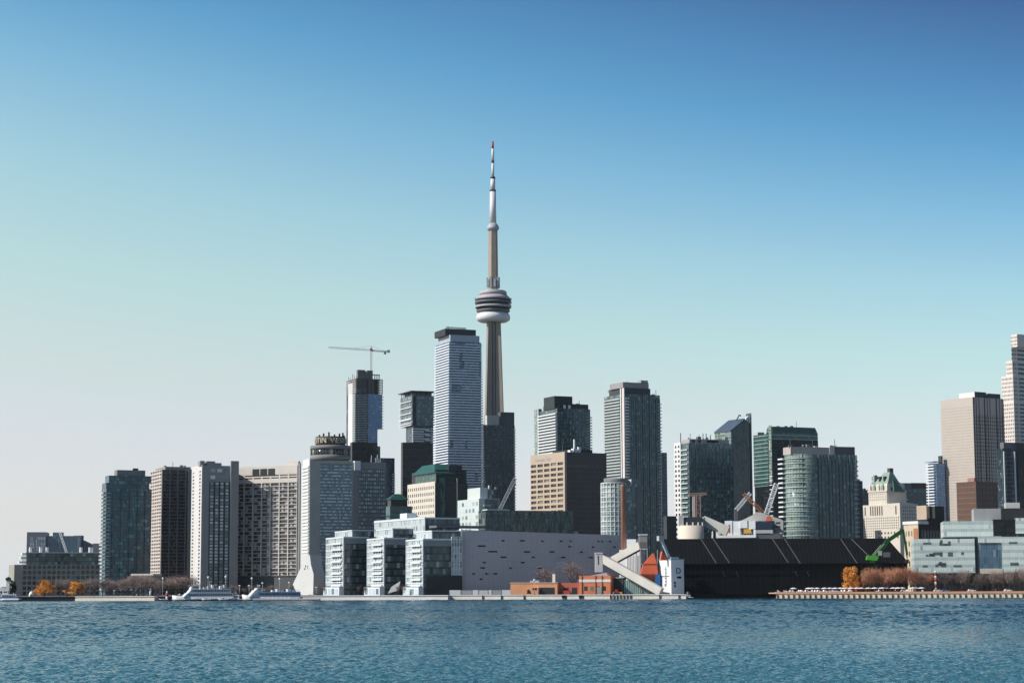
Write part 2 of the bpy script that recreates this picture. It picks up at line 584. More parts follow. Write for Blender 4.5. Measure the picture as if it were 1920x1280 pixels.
G_GREEN = glass('green_glass', (0.022, 0.052, 0.056), (0.14, 0.225, 0.225), (0.34, 0.42, 0.41), 0.12, 1.6, 2.95, span=(0.085, 0.12, 0.118), mull=(0.045, 0.068, 0.07), sh=0.2)
G_SEA = glass('sea_green_glass', (0.09, 0.135, 0.115), (0.27, 0.35, 0.30), (0.50, 0.55, 0.47), 0.15, 1.6, 3.0, span=(0.36, 0.41, 0.35), mull=(0.20, 0.24, 0.21), sh=0.22)
G_DARK = glass('dark_grey_glass', (0.014, 0.024, 0.032), (0.085, 0.118, 0.142), (0.22, 0.26, 0.29), 0.10, 1.6, 3.0, span=(0.03, 0.041, 0.05), sh=0.24, ior=1.36)
G_BLACK = glass('black_glass', (0.006, 0.009, 0.011), (0.020, 0.026, 0.028), (0.04, 0.04, 0.04), 0.05, 1.6, 3.4, span=(0.008, 0.009, 0.01), ior=1.3)
G_BLUE = glass('blue_glass', (0.12, 0.24, 0.41), (0.21, 0.36, 0.55), (0.34, 0.46, 0.60), 0.08, 2.2, 3.1, span=(0.06, 0.13, 0.24), mull=(0.16, 0.24, 0.33), sh=0.12, mw=0.06)
G_NAVY = glass('navy_glass', (0.008, 0.018, 0.035), (0.03, 0.06, 0.11), (0.12, 0.17, 0.24), 0.10, 1.8, 3.0, span=(0.02, 0.035, 0.06))
G_OFFICE = glass('green_office_glass', (0.02, 0.055, 0.05), (0.05, 0.11, 0.095), (0.12, 0.18, 0.16), 0.06, 1.5, 3.9, span=(0.24, 0.34, 0.29), sh=0.22)
G_PALE = glass('pale_fritted_glass', (0.62, 0.70, 0.64), (0.72, 0.79, 0.72), (0.20, 0.25, 0.24), 0.06, 1.5, 4.4, span=(0.46, 0.53, 0.49), mull=(0.46, 0.52, 0.49), sh=0.42, mw=0.1, rough=0.25)
G_SKY = glass('sky_blue_glass', (0.05, 0.10, 0.14), (0.09, 0.17, 0.23), (0.2, 0.27, 0.3), 0.08, 1.5, 4.4, mull=(0.16, 0.22, 0.26), mw=0.08)
G_LOW = glass('green_block_glass', (0.02, 0.045, 0.045), (0.055, 0.095, 0.09), (0.16, 0.20, 0.18), 0.12, 2.4, 3.6, span=(0.08, 0.11, 0.10), mull=(0.05, 0.07, 0.07), sh=0.16)
G_BLUEWHITE = glass('blue_violet_glass', (0.02, 0.05, 0.10), (0.06, 0.10, 0.19), (0.24, 0.29, 0.38), 0.16, 1.6, 3.0, mull=(0.16, 0.19, 0.25), mw=0.07)
# ================================================================== the setting
def sheet(name, y0, y1, x, z, mat):
    o = MB().quad((-x, y0, z), (x, y0, z), (x, y1, z), (-x, y1, z)).build(name, mat)
    o['kind'] = 'structure'
    return o
QY = 1182.0                                    # the quay line
def ground_mat():
    m, t, p = nodes('city_ground')
    o = N(t, 'ShaderNodeTexCoord').outputs['Object']
    n = N(t, 'ShaderNodeTexNoise'); n.inputs['Scale'].default_value = 0.03; n.inputs['Detail'].default_value = 8
    t.links.new(o, n.inputs[0])
    t.links.new(mixc(t, n.outputs[0], (0.06, 0.058, 0.055), (0.22, 0.20, 0.17)), p.inputs['Base Color'])
    p.inputs['Roughness'].default_value = 0.9
    return m
sheet('ground', QY, 9000, 9000, GZ, ground_mat())

def water_mat():
    m, t, p = nodes('lake_water')
    o = N(t, 'ShaderNodeTexCoord').outputs['Object']
    n = N(t, 'ShaderNodeTexNoise'); n.inputs['Scale'].default_value = 0.012; n.inputs['Detail'].default_value = 3
    mp = N(t, 'ShaderNodeMapping'); mp.inputs['Scale'].default_value = (1, 0.35, 1)
    t.links.new(o, mp.inputs[0]); t.links.new(mp.outputs[0], n.inputs[0])
    far_tone = mixc(t, n.outputs[0], (0.003, 0.038, 0.054), (0.007, 0.055, 0.072))
    near_tone = mixc(t, n.outputs[0], (0.030, 0.112, 0.136), (0.062, 0.178, 0.204))
    sp = N(t, 'ShaderNodeSeparateXYZ'); t.links.new(o, sp.inputs[0])
    dm = N(t, 'ShaderNodeMapRange', interpolation_type='SMOOTHSTEP'); dm.inputs['From Min'].default_value = 110; dm.inputs['From Max'].default_value = 420
    t.links.new(math1(t, 'MULTIPLY_ADD', n.outputs[0], 160.0, math1(t, 'SUBTRACT', sp.outputs[1], 80.0)), dm.inputs['Value'])
    t.links.new(mixc(t, dm.outputs[0], near_tone, far_tone), p.inputs['Base Color'])      # lighter towards the viewer's shore
    p.inputs['Specular IOR Level'].default_value = 0.36
    p.inputs['Roughness'].default_value = 0.07
    p.inputs['IOR'].default_value = 1.333
    b = N(t, 'ShaderNodeTexNoise'); b.inputs['Scale'].default_value = 2.6; b.inputs['Detail'].default_value = 3
    t.links.new(o, b.inputs[0])
    bp = N(t, 'ShaderNodeBump'); bp.inputs['Strength'].default_value = 1.0; bp.inputs['Distance'].default_value = 0.16
    t.links.new(b.outputs[0], bp.inputs['Height']); t.links.new(bp.outputs[0], p.inputs['Normal'])
    return m
def make_water():
    """one lake surface: a fan of rows that widen with distance, raised into wind waves"""
    na, nr = 1160, 1800
    r = 95.0 * (QY * 1.10 / 95.0) ** (np.arange(nr) / (nr - 1))
    a = np.linspace(-0.40, 0.40, na)
    Yg = np.repeat(r[:, None], na, 1)
    Xg = Yg * np.tan(a)[None, :]
    Z = np.zeros_like(Xg)
    g = np.random.default_rng(5)
    res = np.maximum(Yg * 0.00145, 0.05)
    far = np.clip((Yg - 170.0) / 350.0, 0.0, 1.0)
    for k in range(150):
        big = k >= 115
        lam = (2.6 * (8.0 / 2.6) ** g.random()) if big else (0.36 * (2.0 / 0.36) ** g.random())
        th = R(258) + g.normal(0, 0.8)                 # crests lie mostly across the view
        kx, ky = 2 * math.pi / lam * math.cos(th), 2 * math.pi / lam * math.sin(th)
        amp = 0.0085 * lam if big else 0.0076 * lam ** 0.8
        ph = g.random() * 6.28
        # waves finer than the rows are left to the surface's own ripple
        fade = np.clip(lam / (res * 2.4) - 0.5, 0, 1) * (far if big else 1.0)
        s = np.sin(kx * Xg + ky * Yg + ph)
        Z += amp * fade * (s + 0.28 * np.cos(2 * (kx * Xg + ky * Yg + ph)))
    gust = 0.72 + 0.34 * np.sin(Xg * 0.021 + 1.3 * np.sin(Yg * 0.011)) * np.sin(Yg * 0.017 + 0.7 * np.sin(Xg * 0.013))
    Z *= gust
    Z *= np.clip((QY - 20 - Yg) / 60.0, 0.25, 1)
    v = np.stack([Xg, Yg, Z], -1).reshape(-1, 3)
    i = np.arange(nr - 1)[:, None] * na + np.arange(na - 1)[None, :]
    f = np.stack([i, i + 1, i + na + 1, i + na], -1).reshape(-1, 4)
    # the far water either side and beyond the camera, flat, joined a hand below
    base = len(v)
    ext = np.array([(-9000, -700, -0.35), (9000, -700, -0.35), (9000, 1400, -0.35), (-9000, 1400, -0.35)])
    v = np.concatenate([v, ext]); 
    me = bpy.data.meshes.new('water')
    me.vertices.add(len(v)); me.vertices.foreach_set('co', v.astype(np.float32).ravel())
    nf = len(f) + 1
    allf = np.concatenate([f, [[base, base + 1, base + 2, base + 3]]])
    me.loops.add(nf * 4); me.loops.foreach_set('vertex_index', allf.astype(np.int32).ravel())
    me.polygons.add(nf); me.polygons.foreach_set('loop_start', np.arange(nf, dtype=np.int32) * 4)
    me.polygons.foreach_set('use_smooth', np.ones(nf, dtype=bool))
    me.materials.append(water_mat())
    me.update(); me.validate()
    o = bpy.data.objects.new('water', me); COL.objects.link(o); o['kind'] = 'structure'
make_water()

def quay(name, label, x0, x1, mat, y=QY, dep=6.0, z1=GZ + 0.35, cat='quay wall', turn=0.3, cop=0.35):
    """a wall whose face is turned a little to the left, so that its right end stands nearer the viewer"""
    a, b_ = at(x0, 1115, y).x, at(x1, 1115, y).x
    r = empty(name, ((a + b_) / 2, y, 0), 0, label, cat)
    h = (b_ - a) / 2
    f_ = -2 * h * turn
    b2 = h * (y + f_) / y + (a + b_) / 2 * (f_ / y)
    poly = lambda o: [(-h, -0.8 - o), (b2, f_ - 0.8 - o), (b2, dep), (-h, dep)]
    MB().prism(poly(0), -1.0, z1 - cop).build('wall', mat[0], r)
    MB().prism(poly(0.4), z1 - cop, z1).build('coping', mat[1], r)
    return r, h, f_, b2
PALEQ = plain('pale_quay_stone', (0.84, 0.74, 0.61), 0.9, 0.15)
quay('quay_wall', 'dark timber quay wall below the orange trees and the white dome', 0, 141, (DARK, DARKGREY), turn=0)
quay('quay_wall', 'long pale stone quay under the bare trees beside the teal glass tower', 141.3, 290, (PALEQ, PALEQ))
quay('quay_wall', 'dark low quay behind the two moored white ships', 290.3, 470, (DARK, CONC), turn=0)
quay('quay_wall', 'pale grey concrete quay below the stepped white glass building', 470.3, 840, (plain('quay_concrete', (0.80, 0.75, 0.69), 0.85, 0.12), OFFWHITE))
qr5, *qf5 = quay('quay_wall', 'cracked pale stone dock wall below the orange brick buildings and conveyor', 840.3, 1286, (PALEQ, OFFWHITE))
quay('quay_wall', 'black steel dock wall at the foot of the long black shed', 1286.3, 1454.5, (BLACKROOF, BLACKROOF), turn=0)
# right-hand wharf: concrete face with a row of dark timber fenders, rust-red beam on top
RUST = plain('rust_red_beam', (0.62, 0.31, 0.20), 0.85, 0.2)
r, h, f_, b2 = quay('timber_wharf', 'long wharf with rust red top beam and pale panels between dark fenders', 1454.8, 1990, (plain('cream_panel', (0.78, 0.66, 0.46), 0.85, 0.2), RUST), z1=GZ + 1.3, cat='wharf', cop=1.1)
fm = MB().box(-0.35, 0.35, -0.5, 0, -0.8, 2.0).mesh('fender', BROWNBRICK)
nf = int((b2 + h) / 2.95)
for i in range(nf):
    o = bpy.data.objects.new('fender', fm); COL.objects.link(o); o.parent = r
    x = -h + 0.8 + i * 2.95
    o.location = (x, -0.8 + f_ * (x + h) / (b2 + h), 0); o.rotation_euler = (0, 0, math.atan2(f_, b2 + h))

r = qr5
for k, px in enumerate((905, 940, 982, 1056, 1087, 1140, 1146, 1152, 1158, 1164, 1170, 1176, 1228, 1262)):
    xw = at(px, 1118, QY).x - r.location.x
    f5_ = qf5[1] * (xw + qf5[0]) / (qf5[2] + qf5[0])
    if k in (3, 4):
        MB().box(xw - 1.3, xw + 1.3, f5_ - 1.5, f5_ - 0.3, 0.6, 2.3).build('rubber_fender', DARK, r)
    else:
        MB().box(xw - 0.25, xw + 0.25, f5_ - 1.5, f5_ - 0.3, -1.0, 2.4).build('timber_pile', BROWNBRICK, r)

# ================================================================== far left
DR = DARK
b = Bld('low_apartment_block', 'low brownish waterfront block with green glass top floors behind two orange trees', 'apartment block', 22, 27, 187, 1058, 1460, 21)
zt = b.z(1058)
BRK = plain('olive_brown_brick', (0.36, 0.345, 0.29), 0.9, 0.15)
b.box('wall', BRK, 0, b.W, 0, 30, 0, zt)
k0 = b.sx(42)
mb = MB(); b.grid(mb, 'f', k0, b.W, 0, zt, 16, 6, 0.9, 0.8, 0.5); b.part(mb, 'facade_frame', BRK)
b.windows('f', k0, b.W, 0, zt, 16, 6, 0.72, 0.62, WIN, d=0.1)
x0, z0 = b.pt(50, 1058); _, z1 = b.pt(50, 1036)
G_K = glass('bottle_green_glass', (0.025, 0.05, 0.048), (0.12, 0.18, 0.165), (0.3, 0.35, 0.32), 0.14, 2.2, 3.1, span=(0.03, 0.045, 0.045), mull=(0.03, 0.045, 0.045))
b.box('upper_storeys', G_K, x0, b.W - 0.5, 2, 26, zt, z1)
b.box('roof_slab', OFFWHITE, x0 - 0.5, b.W, 1.4, 26.6, z1, z1 + 0.5)
for px in (60, 79, 91, 155, 172, 175):
    x, _ = b.pt(px, 1036)
    b.box('roof_vent', WHITE, x - 0.8, x + 0.8, 6, 9, z1 + 0.5, z1 + 4.2)
for k in range(3):
    z = zt + 1.2 + k * 3.0
    b.box('balcony', BALW, x0 - 5.0 + k * 1.0, x0 - 0.02, 2.5, 9, z, z + 1.2)

b = Bld('curved_office_block', 'bluish grey offices with a drum and a louvred slab above the low brown block', 'office building', 50, 50.5, 178, 997, 2300, 8, L=40)
GV = plain('mauve_grey_cladding', (0.20, 0.195, 0.24), 0.6, 0.1)
x1, _ = b.pt(87, 997)
b.box('slab_block', GV, 0, x1, 0, 40, 0, b.H)
b.windows('f', 1.5, x1 - 1, b.z(1033), b.z(1006), 11, 5, 0.5, 0.8, WINB, o=0)
xa, za = b.pt(88, 1004); xb, _ = b.pt(146, 1004)
b.box('glass_block', G_SKY, xa, xb, 3, 36, 0, za)
xa, za = b.pt(98, 997); xb, zb = b.pt(117, 1004)
b.box('plant_room', LIGHTGREY, xa, xb, 8, 20, zb - 0.5, za)
b.windows('f', xa, xb, zb, za, 5, 1, 0.5, 0.75, WIN, o=8)
xa, za = b.pt(136, 1003); xb, _ = b.pt(156, 1003)
b.part(MB().lathe([((xb - xa) / 2, 0), ((xb - xa) / 2, za)], 32, (xa + xb) / 2, 4 + (xb - xa) / 2), 'drum', plain('blue_grey_metal', (0.16, 0.18, 0.22), 0.5))
xc_, zc_ = b.pt(157, 1012); xd, zd = b.pt(174, 1020); xe, ze = b.pt(187, 1018)
b.part(MB().prism_y([(xb, 0), (xd, 0), (xd, zd), (xc_, zc_), (xb, zc_)], 5, 30), 'sloped_wing', plain('slate_metal', (0.10, 0.11, 0.13), 0.5))
b.box('end_block', GV, xd, xe, 4, 26, 0, ze)
# leaning white boom in front of it
p, q = at(112.5, 998, 1750), at(125, 1036, 1750)
r = empty('crane_boom', (q.x, q.y, GZ), 0, 'slanted white lattice boom leaning across the bluish grey offices', 'crane')
m = MB().truss(p - r.location, q - r.location, 1.5, 14, 0.35); m.build('boom', WHITE, r)
m = MB().bar(q - r.location, Vector((0.5, 0, 0)), 1.6).box(-2, 3, -2, 2, 0, 3); m.build('base', LIGHTGREY, r)

# beacon, ferry, dome, red shed at the extreme left
p = at(14.8, 1115, 1215)
r = empty('harbour_beacon', (p.x, p.y, GZ), 0, 'slim pale tower with dark lantern standing at the far left shore', 'beacon tower')
zt = at(14.8, 1080, 1215).z - GZ
MB().prism([(-0.9, -0.9), (0.9, -0.9), (0.9, 0.9), (-0.9, 0.9)], 0, zt - 2.4).build('shaft', OFFWHITE, r)
MB().box(-1.3, 1.3, -1.3, 1.3, zt - 2.4, zt - 0.9).build('lantern', DARK, r)
MB().lathe([(1.5, zt - 0.9), (0.1, zt)], 12).build('cap', CONC, r)
p0, p1 = at(-10, 1112, 1260), at(16, 1112, 1260)
r = empty('low_shed', (p0.x, p0.y, GZ), 0, 'low dark red shed with pale roof at the far left edge', 'shed')
w = p1.x - p0.x
MB().box(0, w, 0, 12, 0, 3.4).build('wall', plain('maroon_boards', (0.20, 0.05, 0.06), 0.8), r)
MB().prism_y([(-0.4, 3.4), (w + 0.4, 3.4), (w * 0.5, 6.2)], -0.4, 12.4).build('roof', OFFWHITE, r)
for i in range(4):
    MB().box(w * (0.12 + 0.24 * i), w * (0.2 + 0.24 * i), -0.06, 0.1, 1.2, 2.7).build('window', WINB, r)
p = at(59, 1118, 1196)
r = empty('dome_tent', (p.x, p.y, GZ), 0, 'small white dome on the quay left of the orange tree', 'dome')
MB().lathe([(1.45, 0), (1.6, 1.0), (1.35, 2.2), (0.8, 3.1), (0.05, 3.5)], 20).build('shell', WHITE, r)
MB().box(-0.5, 0.5, -1.72, -1.5, 0, 1.6).build('door', MIDGREY, r)

# ================================================================== left towers
b = Bld('glass_apartment_tower', 'teal glass apartment tower with grey roof box, leftmost tall tower', 'apartment tower', 191, 200, 285, 890, 1560, 24)
zt = b.z(893); W = b.W
b.box('glass_wall', G_TEAL, 0, W, 0, b.L, 0, zt - 9)
xs, _ = b.pt(206, 890); xs2, _ = b.pt(213, 890)
b.box('glass_wall', G_TEAL, xs - 2.4, W - 1.5, 1.5, b.L - 1, zt - 9, zt - 4.5)
b.box('glass_wall', G_TEAL, xs2 - 3, W, 2.0, b.L - 1.5, zt - 4.5, zt + 1.0)
xa, za = b.pt(222, 880); xb, _ = b.pt(275, 880)
b.box('roof_box', CONC, xa, xb, 4, b.L - 3, zt + 1.0, za)
b.box('roof_crane', DARK, xb - 9, xb - 5, 6, 8, za, za + 1.6)
for i, px in enumerate((215, 231, 247, 262, 276)):
    x, _ = b.pt(px, 990)
    b.box('bay', G_TEAL, x - 2.1, x + 2.1, -1.2, 0.2, 0, zt - 9 - (0 if i else 3))
b.bands('f', 0.1, W - 0.1, 4, zt - 10, 27, plain('teal_band', (0.03, 0.13, 0.165), 0.4), d=0.18, h=0.3)
b.balconies('l', 3, b.L - 2, floors(4, zt - 10, 27), 1.6, [BALW, BALG])
b.balconies('f', 0.2, 3.2, floors(4, zt - 10, 27), 0.9, [BALW, G_TEAL], name='corner_balcony')

# sloped glazed hall at the foot of the next tower
b = Bld('sloped_hall', 'low hall with a row of slanted pale ribs beside the brown tower', 'hall', 214, 232, 285, 1079, 1420, -14, L=16)
zt = b.z(1079); zl = b.pt(232, 1081)[1]
b.box('wall', CONC2, 6, b.W, 3, 16, 0, zt)
b.box('roof_edge', PINKBEIGE, 4.5, b.W, 1.5, 16.5, zt, zt + 1.4)
for i in range(9):
    x = 5 + i * (b.W - 6) / 8
    b.part(MB().bar((x, 1.2, zt + 0.5), (x - 9, -5, 3.5), 0.34, 0.6), 'rib', PINKBEIGE)
b.part(MB().prism_y([(6.2, 0), (b.W, 0), (b.W, zt - 0.1), (6.2, zt - 0.1)], 1.0, 2.9), 'glazing', G_DARK)

b = Bld('brown_apartment_tower', 'brown concrete tower with a gridded sunlit end beside the teal tower', 'apartment tower', 283, 304, 363, 880, 1650, 22)
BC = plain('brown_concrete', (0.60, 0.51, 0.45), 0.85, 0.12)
BCD = BC
zt = b.z(880)
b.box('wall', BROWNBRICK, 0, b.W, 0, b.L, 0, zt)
b.box('roof_box', CONC2, 3, b.W - 2, 2, b.L - 4, zt, zt + 2.6)
b.windows('l', 0.6, b.L, 0, zt, 5, 36, 0.5, 0.5, WINW)
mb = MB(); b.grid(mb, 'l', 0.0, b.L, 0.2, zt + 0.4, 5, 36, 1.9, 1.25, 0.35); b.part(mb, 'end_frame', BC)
mb = MB(); b.grid(mb, 'f', 0, b.W, 0.1, zt, 4, 36, 1.0, 0.55, 0.6, dp=1.1); b.part(mb, 'side_frame', plain('shaded_brown_concrete', (0.21, 0.18, 0.16), 0.85))  # side frame: the end frame's concrete, darkened to paint in its shade
b.windows('f', 0, b.W, 0, zt, 16, 36, 0.7, 0.55, WIN)
rooftop(b, 2, b.W - 2, 2, b.L - 3, zt + 2.6, 5, 3)
x, _ = b.pt(352, 900)
b.box('stair_tower', CONC2, x, b.W + 3, -1.4, 0.05, 0, zt + 0.6)

# twin-winged apartment block: narrow white end, dark side, then the sunlit long facade turned to the left
A = Bld('slab_apartment_block', 'wide beige slab block with a diagonal shadow across its window grid', 'apartment block', 361, 380, 443, 872, 1498, 21)
zt = A.z(872)
SC = plain('slab_concrete', (0.68, 0.61, 0.53), 0.85, 0.1)
SG = plain('shaded_slab_concrete', (0.30, 0.295, 0.29), 0.85, 0.14)  # the front's shade is put into a darker tone than the sunlit end
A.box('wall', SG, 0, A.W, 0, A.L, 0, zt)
A.box('end_wall', plain('white_end_wall', (0.66, 0.62, 0.58), 0.8, 0.08), -0.5, 0, 0, A.L, 0, zt + 0.5)
A.windows('l', A.L * 0.66, A.L * 0.98, 8, zt - 3, 1, 32, 0.5, 0.5, WINW, o=-0.5, lim=32)
A.windows('l', A.L * 0.02, A.L * 0.32, 8, zt - 3, 1, 32, 0.42, 0.55, WINW, o=-0.5, lim=32)
xa, _ = A.pt(392, 950); xb, _ = A.pt(430, 950)
A.windows('f', xa, xb, 6, zt - 12, 4, 32, 0.55, 0.62, WINB)
mb = MB(); A.grid(mb, 'f', xa, xb, 6, zt - 12, 4, 32, 1.0, 0.35, 0.35, dp=0.7); A.part(mb, 'side_frame', DARKGREY)
A.windows('f', xa, xb, zt - 11, zt - 1, 3, 2, 0.7, 0.5, WINB)
xp, _ = A.pt(431, 950)
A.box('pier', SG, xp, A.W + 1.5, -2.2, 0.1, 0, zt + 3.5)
for (u0, u1, hh) in ((376, 384, 3.4), (388, 404, 3.2), (404, 416, 2.0)):
    x0, x1 = A.pt(u0, 872)[0], A.pt(u1, 872)[0]
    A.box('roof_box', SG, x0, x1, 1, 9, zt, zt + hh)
Bw = Bld('slab_wing', '', '', 442, 443, 559, 876, 1528, -27, parent=A, L=3)
zb = Bw.z(876); W = Bw.W
Bw.box('wing_wall', plain('wing_backing', (0.10, 0.102, 0.106), 0.85), 0, W, 0, 3, 0, zb)
zp = Bw.pt(500, 905)[1]; zlow = Bw.pt(500, 1079)[1]
mb = MB(); Bw.grid(mb, 'f', 0, W, zlow, zp, 7, 25, 0.75, 0.42, 0.9, dp=1.15); Bw.part(mb, 'wing_frame', SC)
Bw.windows('f', 0, W, zlow, zp, 14, 25, 0.62, 0.66, WINC, lim=60)
z1 = Bw.pt(500, 898)[1]
mb = MB().box(0, W, -1.0, 0.05, zp, zp + 2.6); mb.box(0, W, -1.0, 0.05, zb - 6.0, zb)
Bw.grid(mb, 'f', 0, W, zp + 2.6, zb - 6.0, 7, 2, 1.1, 0.9, 0.95)
Bw.part(mb, 'top_band', SC)
Bw.windows('f', 0, W, zp + 2.6, zb - 6.0, 7, 2, 0.7, 0.7, WINW, d=0.2)
xa, xb = Bw.pt(474, 885)[0], Bw.pt(518, 885)[0]
for i in range(3):
    w_ = (xb - xa) / 3
    Bw.box('roof_opening', DARK, xa + i * w_ + 0.4, xa + (i + 1) * w_ - 0.4, -1.12, -0.9, zb - 7.2, zb - 1.8)
Bw.box('roof_box', SC, W * 0.82, W, 0.2, 2.8, zb, zb + 3)
Bw.box('end_pier', SG, W + 0.01, W + 2.2, -0.6, 0.6, 0, zb + 1.5)

# ---- hotel tower with the round rooftop restaurant
b = Bld('hotel_tower', 'pale ended hotel tower carrying a round lounge with lettering on its roof', 'hotel tower', 569.5, 582, 661, 862, 1440, 20)
zt = b.z(862); W = b.W
HC = plain('hotel_concrete', (0.36, 0.35, 0.33), 0.85, 0.12)
HE = plain('hotel_end_panels', (0.68, 0.69, 0.64), 0.8, 0.08)
b.box('wall', HC, 0, W, 0, b.L, 0, zt)
b.box('end_wall', HE, -0.6, 0, 0, b.L, 0, zt + 1)
ln = floors(10, zt - 3, 34)
for z in ln:
    b.box('end_balcony', HE, -1.3, -0.6, 0.4, b.L - 0.4, z, z + 1.5)
xa, _ = b.pt(600, 950); 
b.windows('f', xa, W - 0.6, 16, zt - 3, 18, 33, 0.8, 0.46, WINB, za=0.6)
mb = MB(); 
for j in range(34):
    z = 16 + (zt - 19) * j / 33
    mb.box(xa, W - 0.6, -0.3, 0.05, z - 0.55, z + 0.55)
b.part(mb, 'spandrel_bands', plain('hotel_spandrels', (0.17, 0.225, 0.245), 0.6))
# restaurant drum
cx, cz = b.pt(627.5, 850); _, ztop = b.pt(627.5, 828); rr = (b.pt(664.5, 845)[0] - b.pt(590.5, 845)[0]) / 2
cy = rr * 0.8
_, z0 = b.pt(627, 866); _, z1 = b.pt(627, 858); _, z2 = b.pt(627, 834); _, z3 = b.pt(627, 817)
b.part(MB().lathe([(rr * 0.62, zt - 0.5), (rr * 0.62, z1 - 2), (rr * 0.9, z1 - 1.2), (rr, z1 - 0.8), (rr, z1 + 2.2)], 48, cx, cy), 'lounge_base', CONC)
b.part(MB().lathe([(rr - 0.5, z1 + 2.2), (rr - 0.5, z2 - 2.6)], 48, cx, cy), 'lounge_window_band', glass('lounge_glass', (0.03, 0.035, 0.035), (0.10, 0.11, 0.10), (0.62, 0.62, 0.56), 0.35, 1.6, 30))
b.part(MB().lathe([(rr, z2 - 2.6), (rr, z2)], 48, cx, cy), 'lounge_roof_band', CONC)
mb = MB()
for i in range(40):
    a = 2 * math.pi * i / 40
    mb.bar((cx + (rr - 0.3) * math.cos(a), cy + (rr - 0.3) * math.sin(a), z1 + 2.2), (cx + (rr - 0.3) * math.cos(a), cy + (rr - 0.3) * math.sin(a), z2 - 2.6), 0.3)
b.part(mb, 'lounge_mullions', CONC)
rs = rr * 0.74
b.part(MB().lathe([(rs, z2), (rs, z3)], 40, cx, cy), 'sign_drum', plain('bronze_panels', (0.075, 0.06, 0.045), 0.5))
for i in range(7):
    a = R(200 + i * 24)
    b.box('roof_antenna', DARK, cx + rs * .9 * math.cos(a) - .5, cx + rs * .9 * math.cos(a) + .5, cy + rs * .9 * math.sin(a) - .5, cy + rs * .9 * math.sin(a) + .5, z3, z3 + 1.2 + (i % 3) * 0.8)
SIGNL = plain('pale_gold_letters', (0.62, 0.55, 0.42), 0.5, 0.05)
for start in (163, 268):
    for i, ch in enumerate('WESTIN'):
        a = R(start + i * 13.5)
        M_ = b.M @ Matrix.Translation((cx + (rs + 0.3) * math.cos(a), cy + (rs + 0.3) * math.sin(a), (z2 + z3) / 2)) @ Matrix.Rotation(a + R(90), 4, 'Z') @ Matrix.Rotation(R(90), 4, 'X')
        text(ch, 5.2, SIGNL, b.root, M_, 'sign_letter', 0.2)
# flared white foot, turned to the sun
f = Bld('flared_foot', '', '', 549, 549.5, 587, 1055, 1412, -34, parent=b, L=12)
P_ = lambda x, y: f.pt(x, y)
poly = [P_(549, 1095), P_(553, 1104), P_(557, 1114), P_(587, 1114), P_(588, 1076), P_(583, 1058), P_(581, 1040), P_(567, 1040), P_(567, 1057)]
f.part(MB().prism_y([(p[0], max(p[1], 0)) for p in poly], 0, 12), 'flared_foot', plain('white_foot_concrete', (0.72, 0.70, 0.66), 0.8, 0.06))
for (px, py, wx, wz) in ((573, 1061, 0.7, 1.4), (577, 1063, 0.4, 2.6), (571.5, 1066, 0.8, 1.2)):
    x, z = f.pt(px, py)
    f.box('opening', DARK, x - wx / 2, x + wx / 2, -0.08, 0.1, z - wz / 2, z + wz / 2)
# low links between the hotel and its neighbours
x0, z0 = b.pt(588, 1062); x1, _ = b.pt(616, 1062)
b.box('podium', CONC, 0.5, x1, -14, 0.05, 0, z0)

b = Bld('hotel_wing_tower', 'dark grey hotel tower with a white roof box, right of the round lounge', 'hotel tower', 657, 661, 724, 866, 1530, 20, L=16)
zt = b.z(866); W = b.W
b.box('wall', plain('hotel_wing_concrete', (0.29, 0.28, 0.265), 0.85), 0, W, 0, 16, 0, zt)
b.windows('f', b.pt(673, 900)[0], W - 1, 12, zt - 5, 12, 27, 0.62, 0.45, WINB)
mb = MB(); b.grid(mb, 'f', b.pt(673, 900)[0], W - 1, 12, zt - 5, 12, 27, 0.3, 1.0, 0.3); b.part(mb, 'facade_frame', plain('wing_frame_dark', (0.15, 0.16, 0.16), 0.7))
xa, xb = b.pt(664, 870)[0], b.pt(676, 870)[0]
b.part(MB().box(xa, xb - 0.3, -1.4, 3, zt - 6.0, zt + 0.9), 'roof_box', plain('white_roof_box', (0.8, 0.8, 0.78), 0.6), label='bright white box at the roof corner')
for px, h_ in ((698, 5.5), (706, 3.5), (709, 6.0), (712, 3.5), (715, 4)):
    x = b.pt(px, 866)[0]
    b.part(MB().bar((x, 3, zt), (x + 0.3, 3, zt + h_), 0.4), 'antenna', WHITE)

b = Bld('dark_glass_tower', 'blue black glass tower just behind the grey hotel wing', 'office tower', 655, 661, 740, 857, 2350, 21, L=10)
zt = b.z(857)
b.box('glass_wall', G_NAVY, b.pt(700, 900)[0], b.W, 0, 10, 0, zt)
_, z2 = b.pt(680, 829); x1 = b.pt(709, 829)[0]
b.box('upper_block', G_BLACK, 0, x1, 2, 10, zt - 20, z2)
xa, za = b.pt(709, 836); xb = b.pt(714, 836)[0]
b.box('corner_bay', G_TEAL, xa, xb, 2, 10, zt - 2, za)
b.balconies('f', b.W - 3, b.W + 0.6, floors(b.pt(735, 922)[1], b.pt(735, 885)[1], 8), 1.0, [BALW, BALG])

